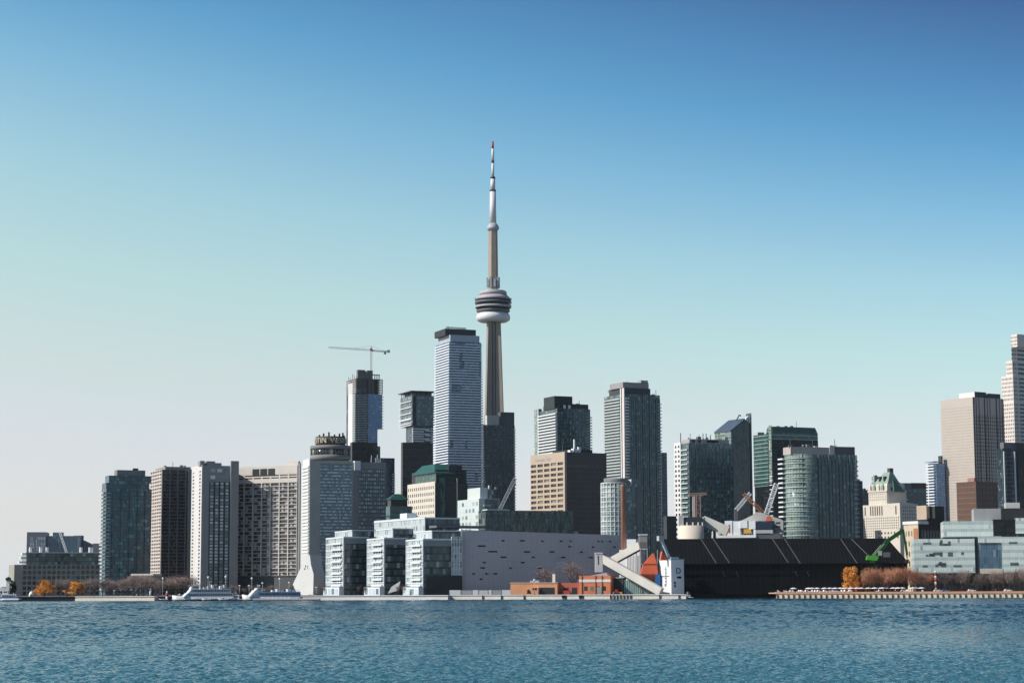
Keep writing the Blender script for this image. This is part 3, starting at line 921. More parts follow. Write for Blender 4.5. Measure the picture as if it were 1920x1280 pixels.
# ---- tower under construction with its crane
b = Bld('unfinished_tower', 'half clad concrete tower with bare top storeys below a tower crane', 'tower under construction', 650, 668, 717, 700, 2650, 24)
zt = b.z(709); W, L = b.W, b.L
CT = plain('raw_concrete', (0.16, 0.155, 0.15), 0.9)
zc = b.pt(690, 738)[1]; zn = b.pt(690, 803)[1]; xn = b.pt(708, 820)[0]; xm = b.pt(690, 800)[0]
b.box('core', CT, W * 0.30, W * 0.62, L * 0.3, L * 0.75, 0, b.pt(680, 694)[1])
b.box('lift_shaft', CT, b.pt(672, 700)[0], b.pt(686, 700)[0], 2, 7, zt - 30, b.pt(680, 693)[1])
b.box('lift_shaft', CT, b.pt(690, 700)[0], b.pt(700, 700)[0], 2, 7, zt - 30, b.pt(695, 694)[1])
b.box('glass_wall', G_DARK, 0, xm, 0, L, 0, zc + 6)
b.box('blue_glass_wall', G_BLUE, xm, W, 0.4, L, zn, zc)
b.box('blue_glass_wall', G_BLUE, xm, xn, 0.4, L, 0, zn)
b.box('cladding_panel', OFFWHITE, -0.25, 0, L * 0.35, L * 0.8, 0, zc + 15)
for z in floors(zc, zt, 9) + [zt]:
    b.box('floor_slab', CT, 0, W + 0.6, 0, L + 0.5, z - 0.35, z)
mb = MB()
for i in range(7):
    for (x, y) in ((W * i / 6, 0.5), (0.5, L * i / 6)):
        mb.box(x - 0.5, x + 0.5, y - 0.4, y + 0.4, zc, zt)
b.part(mb, 'columns', CT, label='bare columns of the open top storeys')
mb = MB().box(b.pt(690, 700)[0], W - 3, 1, 2, zt + 5.0, zt + 6.2)
for px in (703, 707, 711):
    mb.box(b.pt(px, 700)[0], b.pt(px, 700)[0] + 0.9, 1, 2, zt, zt + 5.0)
b.part(mb, 'parapet_frame', CT)
mb = MB()
for i in range(5):
    mb.box(1.2, 2.0, L * (0.1 + 0.2 * i), L * (0.1 + 0.2 * i) + 0.9, zt, zt + 3 + (i % 3) * 2)
b.part(mb, 'formwork', PALECONC)
mb = MB(); b.grid(mb, 'l', 0, L, zc, zt, 5, 8, 0.9, 0.8, 0.3); b.part(mb, 'edge_frame', plain('sunlit_raw_concrete', (0.50, 0.47, 0.44), 0.9))  # sunlight on the left frame is put into a paler raw concrete
b.balconies('f', 1, xm - 1, floors(b.z(826), zc, 27), 0.5, [BALW, G_DARK], name='floor_edge')
b.balconies('l', 0.3, L * 0.3, floors(b.z(826), zc, 27), 1.4, [BALW, BALG])
for z in floors(zn, zc, 12):
    b.box('side_balcony', CT, W, W + 1.8, 0.5, 8, z, z + 0.9)
# crane
m_ = at(696, 700, 2678); t_ = at(696, 652, 2678)
r = empty('tower_crane', (m_.x, m_.y, m_.z - 18), 0, 'white tower crane with red cab on top of the unfinished tower', 'crane')
z0 = 0; zj = t_.z - (m_.z - 18)
J = lambda x, y: at(x, y, 2678) - r.location
MB().truss((0, 0, 0), (0, 0, zj), 2.0, 22, 0.55).build('mast', plain('pale_pink_crane', (0.80, 0.72, 0.70), 0.5), r)
MB().truss(J(693, 656), J(616, 651), 1.7, 26, 0.55).build('jib', WHITE, r)
MB().truss(J(698, 657), J(729, 659.5), 1.5, 10, 0.55).build('counter_jib', LIGHTGREY, r)
MB().box(J(720, 660).x, J(724, 660).x, -1, 1, J(720, 664).z, J(720, 658).z).build('counterweight', MIDGREY, r)
MB().box(J(726, 660).x, J(731, 660).x, -1, 1, J(726, 661).z, J(726, 656).z).build('counterweight', MIDGREY, r)
MB().box(-1.6, 1.6, -1.6, 1.6, zj - 4.2, zj - 1).build('slewing_cab', plain('plum_paint', (0.22, 0.07, 0.10), 0.5), r)
m = MB(); m.bar((0, 0, zj - 2), (0, 0, zj + 2.5), 1.0); m.bar((0, 0, zj + 2.5), J(650, 654), 0.25); m.bar((0, 0, zj + 2.5), J(722, 658), 0.25); m.build('tie_bars', LIGHTGREY, r)

# ---- glass tower with a shifted upper half, and its dark neighbour
b = Bld('stacked_glass_tower', 'greenish glass tower whose upper half juts left, with a flat dark roof plate', 'apartment tower', 751, 773, 815, 741, 2450, 22)
zt = b.z(741); zm = b.pt(773, 797)[1]; W, L = b.W, b.L
b.box('upper_glass_wall', glass('pale_teal_glass', (0.03, 0.065, 0.075), (0.10, 0.16, 0.17), (0.36, 0.42, 0.42), 0.2, 1.8, 3.2, span=(0.08, 0.11, 0.12)), 0, W, 0, L, zm, zt)
b.box('lower_glass_wall', G_DARK, -L * 0.0 + 3, W, 4, L - 12, 0, zm)
b.bands('f', 0.2, W, zm, zt, 16, plain('pale_teal_band', (0.20, 0.25, 0.26), 0.4), d=0.2, h=0.4)
b.box('roof_plate', DARKGREY, -2.5, W + 1, -2.5, L + 2, zt + 4.6, zt + 5.6)
mb = MB()
for i in range(8):
    mb.box(W * i / 7 - .3, W * i / 7 + .3, 1, 1.6, zt, zt + 4.6); mb.box(1, 1.6, L * i / 7 - .3, L * i / 7 + .3, zt, zt + 4.6)
b.part(mb, 'roof_columns', MIDGREY)
b.box('roof_box', G_DARK, 4, W - 2, 5, L - 3, zt, zt + 4.6)
for z in floors(zm, zt, 5) + [zm + 2.5, zm + 8]:
    b.box('balcony', BALW, -1.6, -0.02, -0.4, L + 0.5, z, z + 0.9)
for k, z in enumerate(floors(b.pt(780, 832)[1], zm - 2, 7)):
    b.box('balcony', BALW, 1.2, W * (0.55 if k % 2 else 0.8), 2.0, 4.0, z, z + 1.6)
    b.box('balcony', BALW, W * 0.62 if k % 2 else W * 0.85, W + 0.8, 2.2, 4.0, z + 1.2, z + 2.6)
b.box('corner_strip', G_BLACK, 1.0, 5, -0.35, 0.1, zm, zt)

b = Bld('black_office_block', 'plain black glass block in front of the stacked glass tower', 'office building', 752, 755, 812, 829, 2150, 20, L=6)
b.box('glass_wall', G_BLACK, 0, b.W, 0, 6, 0, b.H)
mb = MB(); b.grid(mb, 'f', 0, b.W, 0.1, b.H, 1, 22, 0, 0.5, 0.25); b.part(mb, 'floor_bands', plain('black_spandrel', (0.075, 0.08, 0.08), 0.5))

# ---- tall blue-white tower
b = Bld('balcony_skyscraper', 'tall skyscraper banded with white balconies from top to bottom, dark roof cap', 'skyscraper', 817, 843, 902, 640, 2250, 22)
zt = b.z(640); W, L = b.W, b.L
b.box('glass_wall', G_BLUEWHITE, 0, W, 0, L, 0, zt)
zs = floors(b.z(945), zt, 61)
BV = plain('bluish_white_balcony', (0.76, 0.81, 0.865), 0.5, 0.05, streak=False)
nn = len(zs)
for k, z in enumerate(zs):
    d = 0.7 + 2.9 * (1 - k / nn) ** 1.1
    mb = MB(); mb.box(-d, W + d, -d * 0.8, L + d, z, z + 0.35)
    # parapet with open stretches that differ from floor to floor
    rr_ = random.Random(k // 3)
    mb.box(-d - 0.05, -d + 0.15, -d * 0.8 - 0.05, L + d, z, z + 1.25)
    xk = -d
    while xk < W + d:
        ln_ = rr_.choice((3, 4, 6, 8, 12))
        if rr_.random() < 0.9:
            mb.box(xk, min(W + d, xk + ln_), -d * 0.8 - 0.06, -d * 0.8 + 0.12, z + 0.002, z + 1.22)
        xk += ln_
    mb.box(W + d - 0.15, W + d + 0.05, -d * 0.8, 6, z + 0.003, z + 1.2)
    b.part(mb, 'balcony', BV)
zt2 = b.pt(843, 627)[1]
b.box('crown_wall', plain('crown_panels', (0.42, 0.45, 0.5), 0.5), 1.2, W - 1.5, 1.0, L - 1.5, zt, zt2)
zt3 = b.pt(843, 615)[1]
b.box('roof_cap', DARK, b.pt(825, 620)[0] + 8, b.pt(893, 620)[0] + 1.5, 5, L - 5, zt2, zt3)
x0 = b.pt(842, 612)[0]; x1 = b.pt(880, 612)[0]
mb = MB(); mb.truss((x0, 10, zt3 + 2), (x1, 10, zt3 + 1.6), 1.2, 10, 0.3); mb.bar((x0 + 3, 10, zt3), (x0 + 3, 10, zt3 + 2), .5); mb.bar((x1 - 3, 10, zt3), (x1 - 3, 10, zt3 + 2), .5)
b.part(mb, 'window_cleaning_rig', MIDGREY)

# ---- dark twin-topped tower at the needle's foot
b = Bld('dark_twin_tower', 'dark glass tower with two unequal tops below the concrete needle', 'apartment tower', 905, 906, 965, 796, 2330, 21, L=9)
zt = b.z(796)
b.box('glass_wall', G_DARK, 0, b.W, 0, 9, 0, zt)
xa, za = b.pt(939, 772)
b.box('upper_block', plain('slate_cladding', (0.10, 0.105, 0.11), 0.6), xa, b.W, 1, 9, zt, za)
x0, z0 = b.pt(914, 778); x1, _ = b.pt(937, 778)
b.box('roof_screen', PALECONC, x0, x1, 1.5, 8, zt, z0)
mb = MB(); b.grid(mb, 'f', 0, b.W, 0, zt, 9, 56, 0.5, 0.3, 0.25); b.part(mb, 'facade_frame', plain('dark_mullions', (0.10, 0.12, 0.135), 0.5))
b.balconies('f', b.W - 2.5, b.W + 1.0, floors(4, zt - 2, 55), 1.2, [BALD, BALG], h=1.0)

# ================================================================== the needle
NX = at(925.5, 860, 2500)
r = empty('observation_tower', (NX.x, NX.y, GZ), 0, 'very tall concrete needle with a round pod and a banded antenna', 'observation tower')
zz = lambda y: at(924, y, 2500).z - GZ
px = 2500 / F
NC = plain('tower_concrete', (0.31, 0.265, 0.215), 0.85, 0.12, scale=0.05)
# lower shaft: hexagonal core with three tapering fins
def fin_poly(rad, t, c, rot):
    pts = []
    for k in range(3):
        a = rot + 2 * math.pi * k / 3
        n_ = Vector((math.cos(a), math.sin(a))); s_ = Vector((-math.sin(a), math.cos(a)))
        v_ = a + math.pi / 3
        pts += [n_ * rad - s_ * t, n_ * rad + s_ * t, n_ * c * 0.9 + s_ * c * 0.75, Vector((math.cos(v_), math.sin(v_))) * c, Vector((math.cos(a + 2 * math.pi / 3), math.sin(a + 2 * math.pi / 3))) * c * 0.9 - Vector((-math.sin(a + 2 * math.pi / 3), math.cos(a + 2 * math.pi / 3))) * c * 0.75]
    return [(p.x, p.y) for p in pts]
mb = MB()
levels = [(0, 33, 2.6, 7), (zz(772), 12.8, 1.5, 3.6), (zz(700), 11.2, 1.5, 3.6), (zz(602), 9.2, 1.6, 3.8)]
for (za, ra, ta, ca), (zb_, rb, tb, cb) in zip(levels[:-1], levels[1:]):
    mb.prism(fin_poly(ra, ta, ca, R(222)), za, zb_, 0, top=fin_poly(rb, tb, cb, R(222)))
mb.build('shaft', NC, r)
def spoke(rad, az, hw):
    n_ = Vector((math.cos(R(az)), math.sin(R(az)))); t_ = Vector((-n_.y, n_.x)) * hw
    return [tuple(p) for p in (n_ * rad - t_, n_ * rad + t_, t_ * 1.0, -t_)]
for nm, az, hw, dr, m_ in (('lift_rib', 280, 0.75, 1.6, NC), ('lift_glass', 266, 1.0, 0.9, DARKGREY), ('lift_glass', 294, 1.0, 0.9, DARKGREY)):  # dark lift strips, their tone also standing in for shade between the fins
    mb = MB()
    for (za, ra), (zb_, rb) in zip([(0, 7.0), (zz(772), 3.9), (zz(700), 3.8)], [(zz(772), 3.9), (zz(700), 3.8), (zz(602), 3.9)]):
        mb.prism(spoke(ra + dr, az, hw), za, zb_, 0, top=spoke(rb + dr, az, hw))
    mb.build(nm, m_, r)
pod = [(9.0, zz(604)), (17, zz(603.5)), (20.5, zz(600)), (21.0, zz(594)), (19.6, zz(589)), (18.0, zz(587.5))]
MB().lathe(pod, 56).build('radome', plain('white_radome', (0.70, 0.68, 0.67), 0.5, 0.05), r)
MB().lathe([(17.8, zz(587.5)), (20.6, zz(584)), (20.6, zz(581.6))], 56).build('pod_deck', MIDGREY, r)
MB().lathe([(20.0, zz(581.6)), (21.4, zz(577.5))], 56, cap=False).build('pod_window_band', G_BLACK, r)
MB().lathe([(22.2, zz(577.5)), (22.6, zz(573.8))], 56).build('pod_deck', LIGHTGREY, r)
MB().lathe([(21.8, zz(573.8)), (22.3, zz(569.2))], 56, cap=False).build('pod_window_band', G_BLACK, r)
MB().lathe([(22.6, zz(569.2)), (22.6, zz(565.6))], 56).build('pod_deck', MIDGREY, r)
MB().lathe([(22.0, zz(565.6)), (21.6, zz(562.5))], 56, cap=False).build('pod_window_band', G_BLACK, r)
MB().lathe([(22.4, zz(562.5)), (20.0, zz(557.5)), (17.6, zz(554.5))], 56).build('pod_roof', LIGHTGREY, r)
MB().lathe([(17.3, zz(554.5)), (17.3, zz(553.3))], 56).build('red_ring', REDP, r)
MB().lathe([(17.0, zz(553.3)), (16.6, zz(547)), (14.0, zz(545)), (5, zz(544.5))], 56).build('pod_cap', LIGHTGREY, r)
mb = MB()
for i in range(36):
    a = 2 * math.pi * i / 36
    mb.bar((22.5 * math.cos(a), 22.5 * math.sin(a), zz(562.5)), (22.8 * math.cos(a), 22.8 * math.sin(a), zz(559.5)), 0.35)
mb.build('safety_fence', MIDGREY, r)
hexa = lambda q: [(q * math.cos(R(60 * k + 10)), q * math.sin(R(60 * k + 10))) for k in range(6)]
MB().prism(hexa(6.4), zz(546), zz(432), 0, top=hexa(5.6)).build('upper_shaft', plain('upper_concrete', (0.36, 0.30, 0.235), 0.85, 0.12), r)
mb = MB()
for k in range(9):
    a = R(40 * k + 5)
    c_, s_ = math.cos(a), math.sin(a)
    mb.box(c_ * 7 - 1.3, c_ * 7 + 1.3, s_ * 7 - 1.3, s_ * 7 + 1.3, zz(540) + (k % 3), zz(524 if k % 2 else 520))
mb.build('transmitter_boxes', LIGHTGREY, r)
MB().lathe([(5.7, zz(433)), (6.9, zz(430.5)), (7.8, zz(428.5)), (7.6, zz(427)), (6.6, zz(423)), (4.5, zz(419))], 32).build('sky_pod', LIGHTGREY, r)
AW = plain('antenna_white', (0.66, 0.65, 0.64), 0.5, 0.05)
def seg(y0, y1, r0, r1, m, nm): MB().lathe([(r0, zz(y0)), (r1, zz(y1))], 20).build(nm, m, r)
seg(421, 359, 4.2, 3.7, AW, 'antenna_section'); seg(359, 356.5, 4.0, 4.0, DARK, 'antenna_collar')
seg(356.5, 335.5, 3.0, 2.9, AW, 'antenna_section'); seg(335.5, 332, 3.1, 3.1, DARK, 'antenna_collar')
seg(332, 306, 1.7, 1.6, AW, 'antenna_section'); seg(306, 301, 1.7, 1.7, DARK, 'antenna_collar')
seg(301, 279, 1.6, 1.5, AW, 'antenna_section'); seg(279, 265.5, 1.5, 1.2, REDP, 'antenna_tip')
# ================================================================== middle: green roofs, white stepped offices, grey hall
def pyramid(b, name, mat, x0, x1, y0, y1, z0, z1, k=0.5):
    cx, cy = (x0 + x1) / 2, (y0 + y1) / 2
    top = [(cx + (x - cx) * k, cy + (y - cy) * k) for x, y in ((x0, y0), (x1, y0), (x1, y1), (x0, y1))]
    return b.part(MB().prism([(x0, y0), (x1, y0), (x1, y1), (x0, y1)], z0, z1, 0, top=top), name, mat)

b = Bld('green_roofed_pavilion', 'small stepped green pavilion with a pyramid roof beside the hotel wing', 'pavilion', 722, 731, 782, 960, 1640, 20)
G2 = glass('green_tinted_glass', (0.01, 0.05, 0.045), (0.03, 0.12, 0.10), (0.08, 0.2, 0.17), 0.1, 2.0, 3.4, span=(0.02, 0.09, 0.075))
z0 = b.z(968)
b.box('wall', G2, 0, b.W, 0, b.L, 0, z0)
x1, z1 = b.pt(732, 948); x2, _ = b.pt(771, 948)
b.box('middle_tier', G2, x1, x2 + 1, 1, b.L - 1, z0, z1)
z2 = b.pt(740, 936)[1]
b.box('upper_tier', G_BLACK, x1 + 1, x2 - 3, 2, b.L - 2, z1, z2)
pyramid(b, 'roof', ROOFGREEN, x1 - 1, x2 - 1, 1, b.L - 1, z2, b.pt(745, 925)[1], 0.25)
pyramid(b, 'lower_roof', ROOFGREEN, -1, b.W + 1, -1, b.L + 1, z0, z0 + 3, 0.75)

b = Bld('green_topped_office', 'office block with green hipped roof and one cream wall of small windows', 'office building', 765, 816, 877, 905, 1900, 24)
zt = b.z(905); W, L = b.W, b.L
b.box('wall', plain('office_dark_wall', (0.045, 0.05, 0.05), 0.6), 0, W, 0, L, 0, zt)
b.box('cream_wall', CREAM, -0.5, 0, -0.5, L, 0, zt + 1.5)
zl = b.z(1000)
b.windows('l', 1, L - 0.5, zl, zt - 1, 13, 8, 0.45, 0.5, WINW, o=-0.5, lim=90)
b.box('corner_bay', CREAM, -0.5, b.sx(822), -0.9, 0, 0, zl + 7)
x0, z0 = b.pt(822, 893)
b.box('dark_block', G_BLACK, b.sx(820), W, 3, L - 5, zt, b.pt(840, 880)[1])
xg, zg = b.pt(835, 893)
for (pa, pb) in ((824, 836), (856, 860)):
    b.box('green_strip', G2 if pa < 850 else PINKBEIGE, b.sx(pa), b.sx(pb) - 1.2, -0.5, 0.05, b.pt(840, 990)[1], b.pt(840, 896)[1])
zr0, zr1 = b.ptl(785, 893)[1], b.pt(820, 868)[1]
b.box('roof_storey', G2, 2, W * 0.78, 3, L * 0.8, zt, b.pt(830, 886)[1])
pyramid(b, 'roof', ROOFGREEN, -0.5, W * 0.82, 1, L * 0.86, b.pt(830, 886)[1], b.pt(830, 868)[1], 0.55)
b.box('roof_box', DARK, W * 0.45, W * 0.85, 2, 10, b.pt(830, 886)[1], b.pt(850, 872)[1])

b = Bld('white_terrace_block', 'small pale green and white stepped apartment block left of the lattice boom', 'apartment block', 858, 898, 937, 936, 1400, 24)
zt = b.z(934); W, L = b.W, b.L
WG = plain('pale_green_white', (0.60, 0.64, 0.58), 0.6, 0.06)
b.box('wall', WG, 0, W, 0, L, 0, zt)
b.windows('l', 0.5, L - 0.5, b.z(1000), zt - 1, 6, 5, 0.55, 0.55, WINB)
zu = b.ptl(875, 916)[1]
b.box('upper_block', WG, 1.5, W * 0.45, 1.5, L * 0.62, zt, zu)
b.box('upper_glass', G_GREEN, W * 0.45, W * 0.8, 3, L * 0.6, zt, zu - 1)
b.box('side_glass', G_LOW, 4.5, W, -0.3, 0.1, 0, zt - 0.3)
for z in floors(b.z(998), zt - 1, 5):
    b.box('balcony', BALG, 3.2, 8.5, -1.6, -0.31, z, z + 1.2)
for i in range(5):
    b.box('roof_vent', WHITE if i % 2 else DARK, W * 0.4 + i * 2.4, W * 0.4 + i * 2.4 + 1, 3, 4, zu - 1, zu + 0.6 + i % 3)

b = Bld('green_glass_block', 'long low green glass block with a lattice boom rising behind it', 'glass building', 898, 910, 1075, 962, 1365, 20, L=14)
zt = b.z(956)
b.box('glass_wall', G_LOW, 0, b.W, 0, 14, 0, zt)
mb = MB(); b.grid(mb, 'f', 0, b.W, b.z(1000), zt, 14, 4, 0.25, 0.4, 0.35)
for i in range(7):
    x0, x1 = b.W * i / 7, b.W * (i + 1) / 7
    za, zb_ = b.z(1000), zt
    mb.bar((x0, -0.3, za), ((x0 + x1) / 2, -0.3, zb_), 0.3); mb.bar(((x0 + x1) / 2, -0.3, zb_), (x1, -0.3, za), 0.3)
b.part(mb, 'facade_frame', plain('green_grey_frame', (0.09, 0.13, 0.12), 0.5))
b.box('roof_box', LIGHTGREY, b.sx(1080) - 4, b.sx(1080) + 4, 6, 12, 0, b.pt(1078, 995)[1])
b.box('roof_deck', OFFWHITE, 2, b.sx(958), 2, 12, zt, zt + 0.8)
p, q = at(936, 957, 1385), at(966, 896, 1385)
r = empty('lattice_crane', (p.x, p.y, GZ), 0, 'pale grey lattice boom slanting up behind the green glass block', 'crane')
MB().truss(p - r.location, q - r.location, 2.0, 16, 0.42).build('boom', LIGHTGREY, r)
MB().bar((0, 0, 0), p - r.location, 3.0).build('mast', MIDGREY, r)
MB().bar(q - r.location, (q - r.location) + Vector((0, 0, -4)), 0.3).ball(tuple((q - r.location) + Vector((0, 0, -4.4))), 0.7).build('hook', MIDGREY, r)

# ---- the stepped white waterfront offices: three wings
WF = plain('white_steel_frame', (0.70, 0.73, 0.73), 0.5, 0.05)
G_DW = glass('dark_wing_glass', (0.024, 0.040, 0.044), (0.12, 0.17, 0.175), (0.36, 0.42, 0.42), 0.15, 2.0, 4.2, span=(0.02, 0.028, 0.03), mull=(0.05, 0.06, 0.06), mw=0.07)
G_WW = glass('pale_wing_glass', (0.44, 0.50, 0.50), (0.62, 0.67, 0.66), (0.10, 0.13, 0.14), 0.2, 2.0, 4.2, span=(0.55, 0.58, 0.58), mull=(0.55, 0.58, 0.57), sh=0.3, mw=0.14, rough=0.2)
P = Bld('stepped_office', 'white stepped waterfront offices with three glassy wings by the grey windowless hall', 'office building', 763, 795, 866, 993, 1225, 20)
def wing(xl, xc, xr, yt, D, ytop2, first=None):
    w = first or Bld('wing', '', '', xl, xc, xr, yt, D, 20, parent=P)
    zt = w.z(yt); z1 = w.z(1098)
    w.box('wing_glass', G_DW, 0, w.W, 0.3, w.L, 0, zt - 0.3)
    w.box('end_glass', G_WW, -0.4, 0, 0, w.L, z1, zt)
    mb = MB(); w.grid(mb, 'l', 0, w.L, 0, zt + 0.5, 3, 9, 0.7, 0.55, 0.35, o=-0.4); w.part(mb, 'end_frame', WF)
    w.windows('l', w.L * 0.10, w.L * 0.62, z1 + 0.5, zt - 2, 4, 7, 0.6, 0.5, WIN, o=-0.4, d=0.12, lim=32)
    for k in range(8):
        z = z1 + (zt - z1) * k / 8
        w.box('end_balcony', WF, -1.6, -0.41, w.L * 0.08, w.L * 0.64, z - 0.2, z + 0.9)
    w.box('roof_edge', WF, -0.8, w.W, -0.6, w.L, zt, zt + 0.9)
    w.box('upper_band', plain('light_band', (0.24, 0.28, 0.29), 0.5), 0.5, w.W, -0.35, 0.2, zt - 3.6, zt - 0.01)
    zu = w.z(ytop2)
    w.box('stepped_top', G_DW, 6, w.W + 4, 2, w.L, zt + 0.9, zu)
    w.box('stepped_top_end', G_WW, 5.5, 6, 2, w.L, zt + 0.9, zu + 0.2)
    w.box('stepped_roof_edge', WF, 5.2, w.W + 4.5, 1.6, w.L, zu + 0.2, zu + 0.8)
    zg = w.z(1100)
    w.box('ground_floor', WF, -3.5, -0.42, -0.5, w.L * 0.9, 0, zg)
    for k in range(4):
        w.box('shop_window', WINB, -3.6, -3.4, w.L * (0.05 + 0.21 * k), w.L * (0.2 + 0.21 * k), 0.6, zg - 1)
    return w
w3 = wing(763, 795, 866, 1012, 1225, 996, P)
w2 = wing(690, 722, 765, 1010, 1275, 992)
w1 = wing(613, 646, 692, 1008, 1325, 995)
# long back block with the high white end
k = Bld('back', '', '', 703, 798, 862, 976, 1345, 26, parent=P)
zt = k.z(968)
k.box('back_block', G_DW, 0, k.W, 0, k.L, 0, zt - 1.5)
k.box('back_end', G_WW, -0.5, 0, 0, k.L, k.z(1000), zt)
k.box('back_roof', WF, -0.8, k.W, -0.4, k.L, zt - 1.5, zt - 0.5)
x, z = k.ptl(755, 962)
k.box('roof_cube', WF, 1, 8, x - 5, x + 7, zt - 0.5, z)
k.box('grey_roof_wing', plain('grey_roof_wing', (0.15, 0.16, 0.17), 0.5), k.sx(800), k.sx(893), -16, -4, k.z(990), k.pt(830, 986)[1])
# framed bay next to the hall
xb0, xb1 = w3.sx(846) , w3.sx(866)
zb0, zb1 = w3.z(1078), w3.z(1005)
mb = MB(); w3.grid(mb, 'f', xb0, xb1, zb0, zb1, 4, 7, 0.5, 0.45, 0.9); w3.part(mb, 'white_bay_frame', WF)
w3.box('bay_glass', G_WW, xb0, xb1, -0.3, 0.29, zb0, zb1)
w3.box('dark_base', plain('dark_ribbed_base', (0.05, 0.055, 0.06), 0.5), 1.0, xb1, -0.5, 0.28, 0, w3.z(1079))
mb = MB()
for i in range(26):
    x = 1.2 + i * (xb1 - 1.4) / 25
    mb.box(x - 0.18, x + 0.18, -0.75, -0.49, 0.2, w3.z(1080))
w3.part(mb, 'base_ribs', DARKGREY)
p = at(738, 1090, 1236)
r = empty('leaning_canopy', (p.x, p.y, GZ), 0, 'tilted white slab canopy standing before the middle glass wing', 'canopy')
MB().prism_y([(-3.4, 1.2), (2.4, 3.0), (4.0, 8.5), (-1.2, 5.2)], -1.5, 1.5).build('slab', WHITE, r)
MB().bar((-2, 0, 0), (-1, 0, 2.2), 0.4).bar((2, 0, 0), (2.2, 0, 3.2), 0.4).build('leg_frame', MIDGREY, r)

# ---- grey windowless hall with little slits
b = Bld('grey_hall', 'long windowless grey hall dotted with narrow slits behind the orange brick buildings', 'warehouse', 861, 866, 1166, 993, 1235, 20.5, L=60)
HG = plain('violet_grey_cladding', (0.50, 0.49, 0.51), 0.7, 0.10, scale=0.04)
W = b.W; za = b.pt(868, 993)[1]; zb_ = b.pt(1165, 1003)[1]
b.part(MB().prism([(0, 0), (W, 0), (W, 60), (0, 60)], [0, 0, 0, 0], [za, zb_, zb_, za]), 'wall', HG)
b.part(MB().prism([(-0.7, -0.5), (0.1, -0.5), (0.1, 3), (-0.7, 3)], 0, za + 0.6), 'white_corner', WF)
slits = [(913,1012.5,6,1),(943,1013,6,0),(979,1013,10,0),(1017,1014,5,0),(1052,1014,6,0),(1062,1014,10,1),(1070,1014,4,0),(1122,1014.5,4,0),(1129,1014.5,4,0),(1136,1014.5,7,1),(1144,1014.5,5,0),
 (903,1023,16,0),(955,1022.5,6,1),(1068,1024,6,0),(1112,1025,5,0),(1152,1025,5,0),(924,1033.5,18,0),(988,1034,13,0),(1035,1034,10,0),(1082,1034.5,5,1),(1090,1034.5,6,0),(1098,1034.5,4,1),
 (884,1044,8,1),(944,1044,12,0),(1000,1044,6,0),(1045,1044.5,8,1),(1056,1044.5,9,0),(1101,1044.5,6,1),(1108,1044.5,8,0),(908,1054,6,0),(968,1054,9,1),(980,1054,8,0),(905,1064,9,0),(957,1064.5,5,0),(1003,1064.5,6,1),(1013,1064.5,9,0),
 (888,1075,5,0),(912,1075,5,0),(920,1075,9,1),(929,1075,7,0),(902,1085,6,0),(936,1085,5,1),(1010,1084,6,0)]
for (x, y, w_, pale_slit) in slits:
    s_, z_ = b.pt(x, y)
    ww = w_ * 1235 / F / 2
    b.box('slit_window', LIGHTGREY if pale_slit else DARK, s_ - ww, s_ + ww, -0.14, 0.1, z_ - 0.45, z_ + 0.45)  # some slits light grey, the rest dark
mb = MB()
for i in range(34):
    x = W * (i + 0.5) / 34
    mb.box(x - 0.05, x + 0.05, -0.04, 0.05, 1, za + (zb_ - za) * (i + 0.5) / 34 - 0.2)
for j in range(8):
    z = 4 + j * 4.1
    mb.box(0.2, W - 0.2, -0.045, 0.05, z - 0.05, z + 0.05)
b.part(mb, 'panel_joints', plain('joint_grey', (0.40, 0.39, 0.41), 0.8))
# white hoarding below it
p0 = at(842, 1118, 1205); 
xs = [842, 864, 885, 897, 915, 922, 940, 960, 980, 994]
r = empty('hoarding', (p0.x, p0.y, GZ), 0, 'low row of white site hoarding panels along the quay before the grey hall', 'fence')
for i, (a_, c_) in enumerate(zip(xs[:-1], xs[1:])):
    x0, x1 = at(a_, 1112, 1205).x - p0.x, at(c_, 1112, 1205).x - p0.x
    MB().box(x0 + 0.12, x1 - 0.12, 0, 0.15, 0, 3.1 - 0.15 * (i % 2)).build('panel', (WHITE, LIGHTGREY, WHITE, OFFWHITE)[i % 4], r)
    MB().box(x0 - 0.1, x0 + 0.1, -0.1, 0.25, 0, 3.2).build('post', MIDGREY, r)

# ---- orange brick sugar sheds
b = Bld('brick_shed', 'low long tan brick building with a flat roof and dark garage openings', 'brick building', 955, 957, 1045, 1093, 1205, -12, L=14)
zt = b.z(1093)
b.box('wall', TANBRICK, 0, b.W, 0, 14, 0, zt)
b.box('roof_edge', plain('tan_coping', (0.55, 0.40, 0.26), 0.8), -0.3, b.W + 0.2, -0.3, 14.2, zt, zt + 0.5)
b.box('garage_opening', DARK, b.sx(1012), b.sx(1040), -0.06, 0.2, 0.2, b.z(1101))
b.box('front_bay', TANBRICK, b.sx(995), b.sx(1011), -2.5, 0, 0, b.z(1101))
b.box('notice_board', WIN, b.sx(1000), b.sx(1008), -2.6, -2.4, 3, 4.2)
for px in (995, 1004):
    b.box('roof_unit', LIGHTGREY, b.sx(px) - 1.2, b.sx(px) + 1.2, 4, 6, zt + 0.5, zt + 1.6)
b.box('vent_stack', OFFWHITE, b.sx(1034), b.sx(1039), 3, 5, zt + 0.5, b.z(1076))
b = Bld('brick_hall', 'taller red orange brick building with a white band under the long conveyor', 'brick building', 1045, 1046, 1145, 1078, 1204, -12, L=24)
zt = b.z(1086); z2 = b.z(1079)
x1 = b.sx(1086)
b.box('low_wing', BRICK, 0, x1, 0, 18, 0, b.z(1092))
b.box('wall', ORANGEBRICK, x1, b.W, -1, 24, 0, z2)
b.box('band', OFFWHITE, x1 + 0.01, b.W + 0.1, -1.25, -0.8, b.z(1091), b.z(1086))
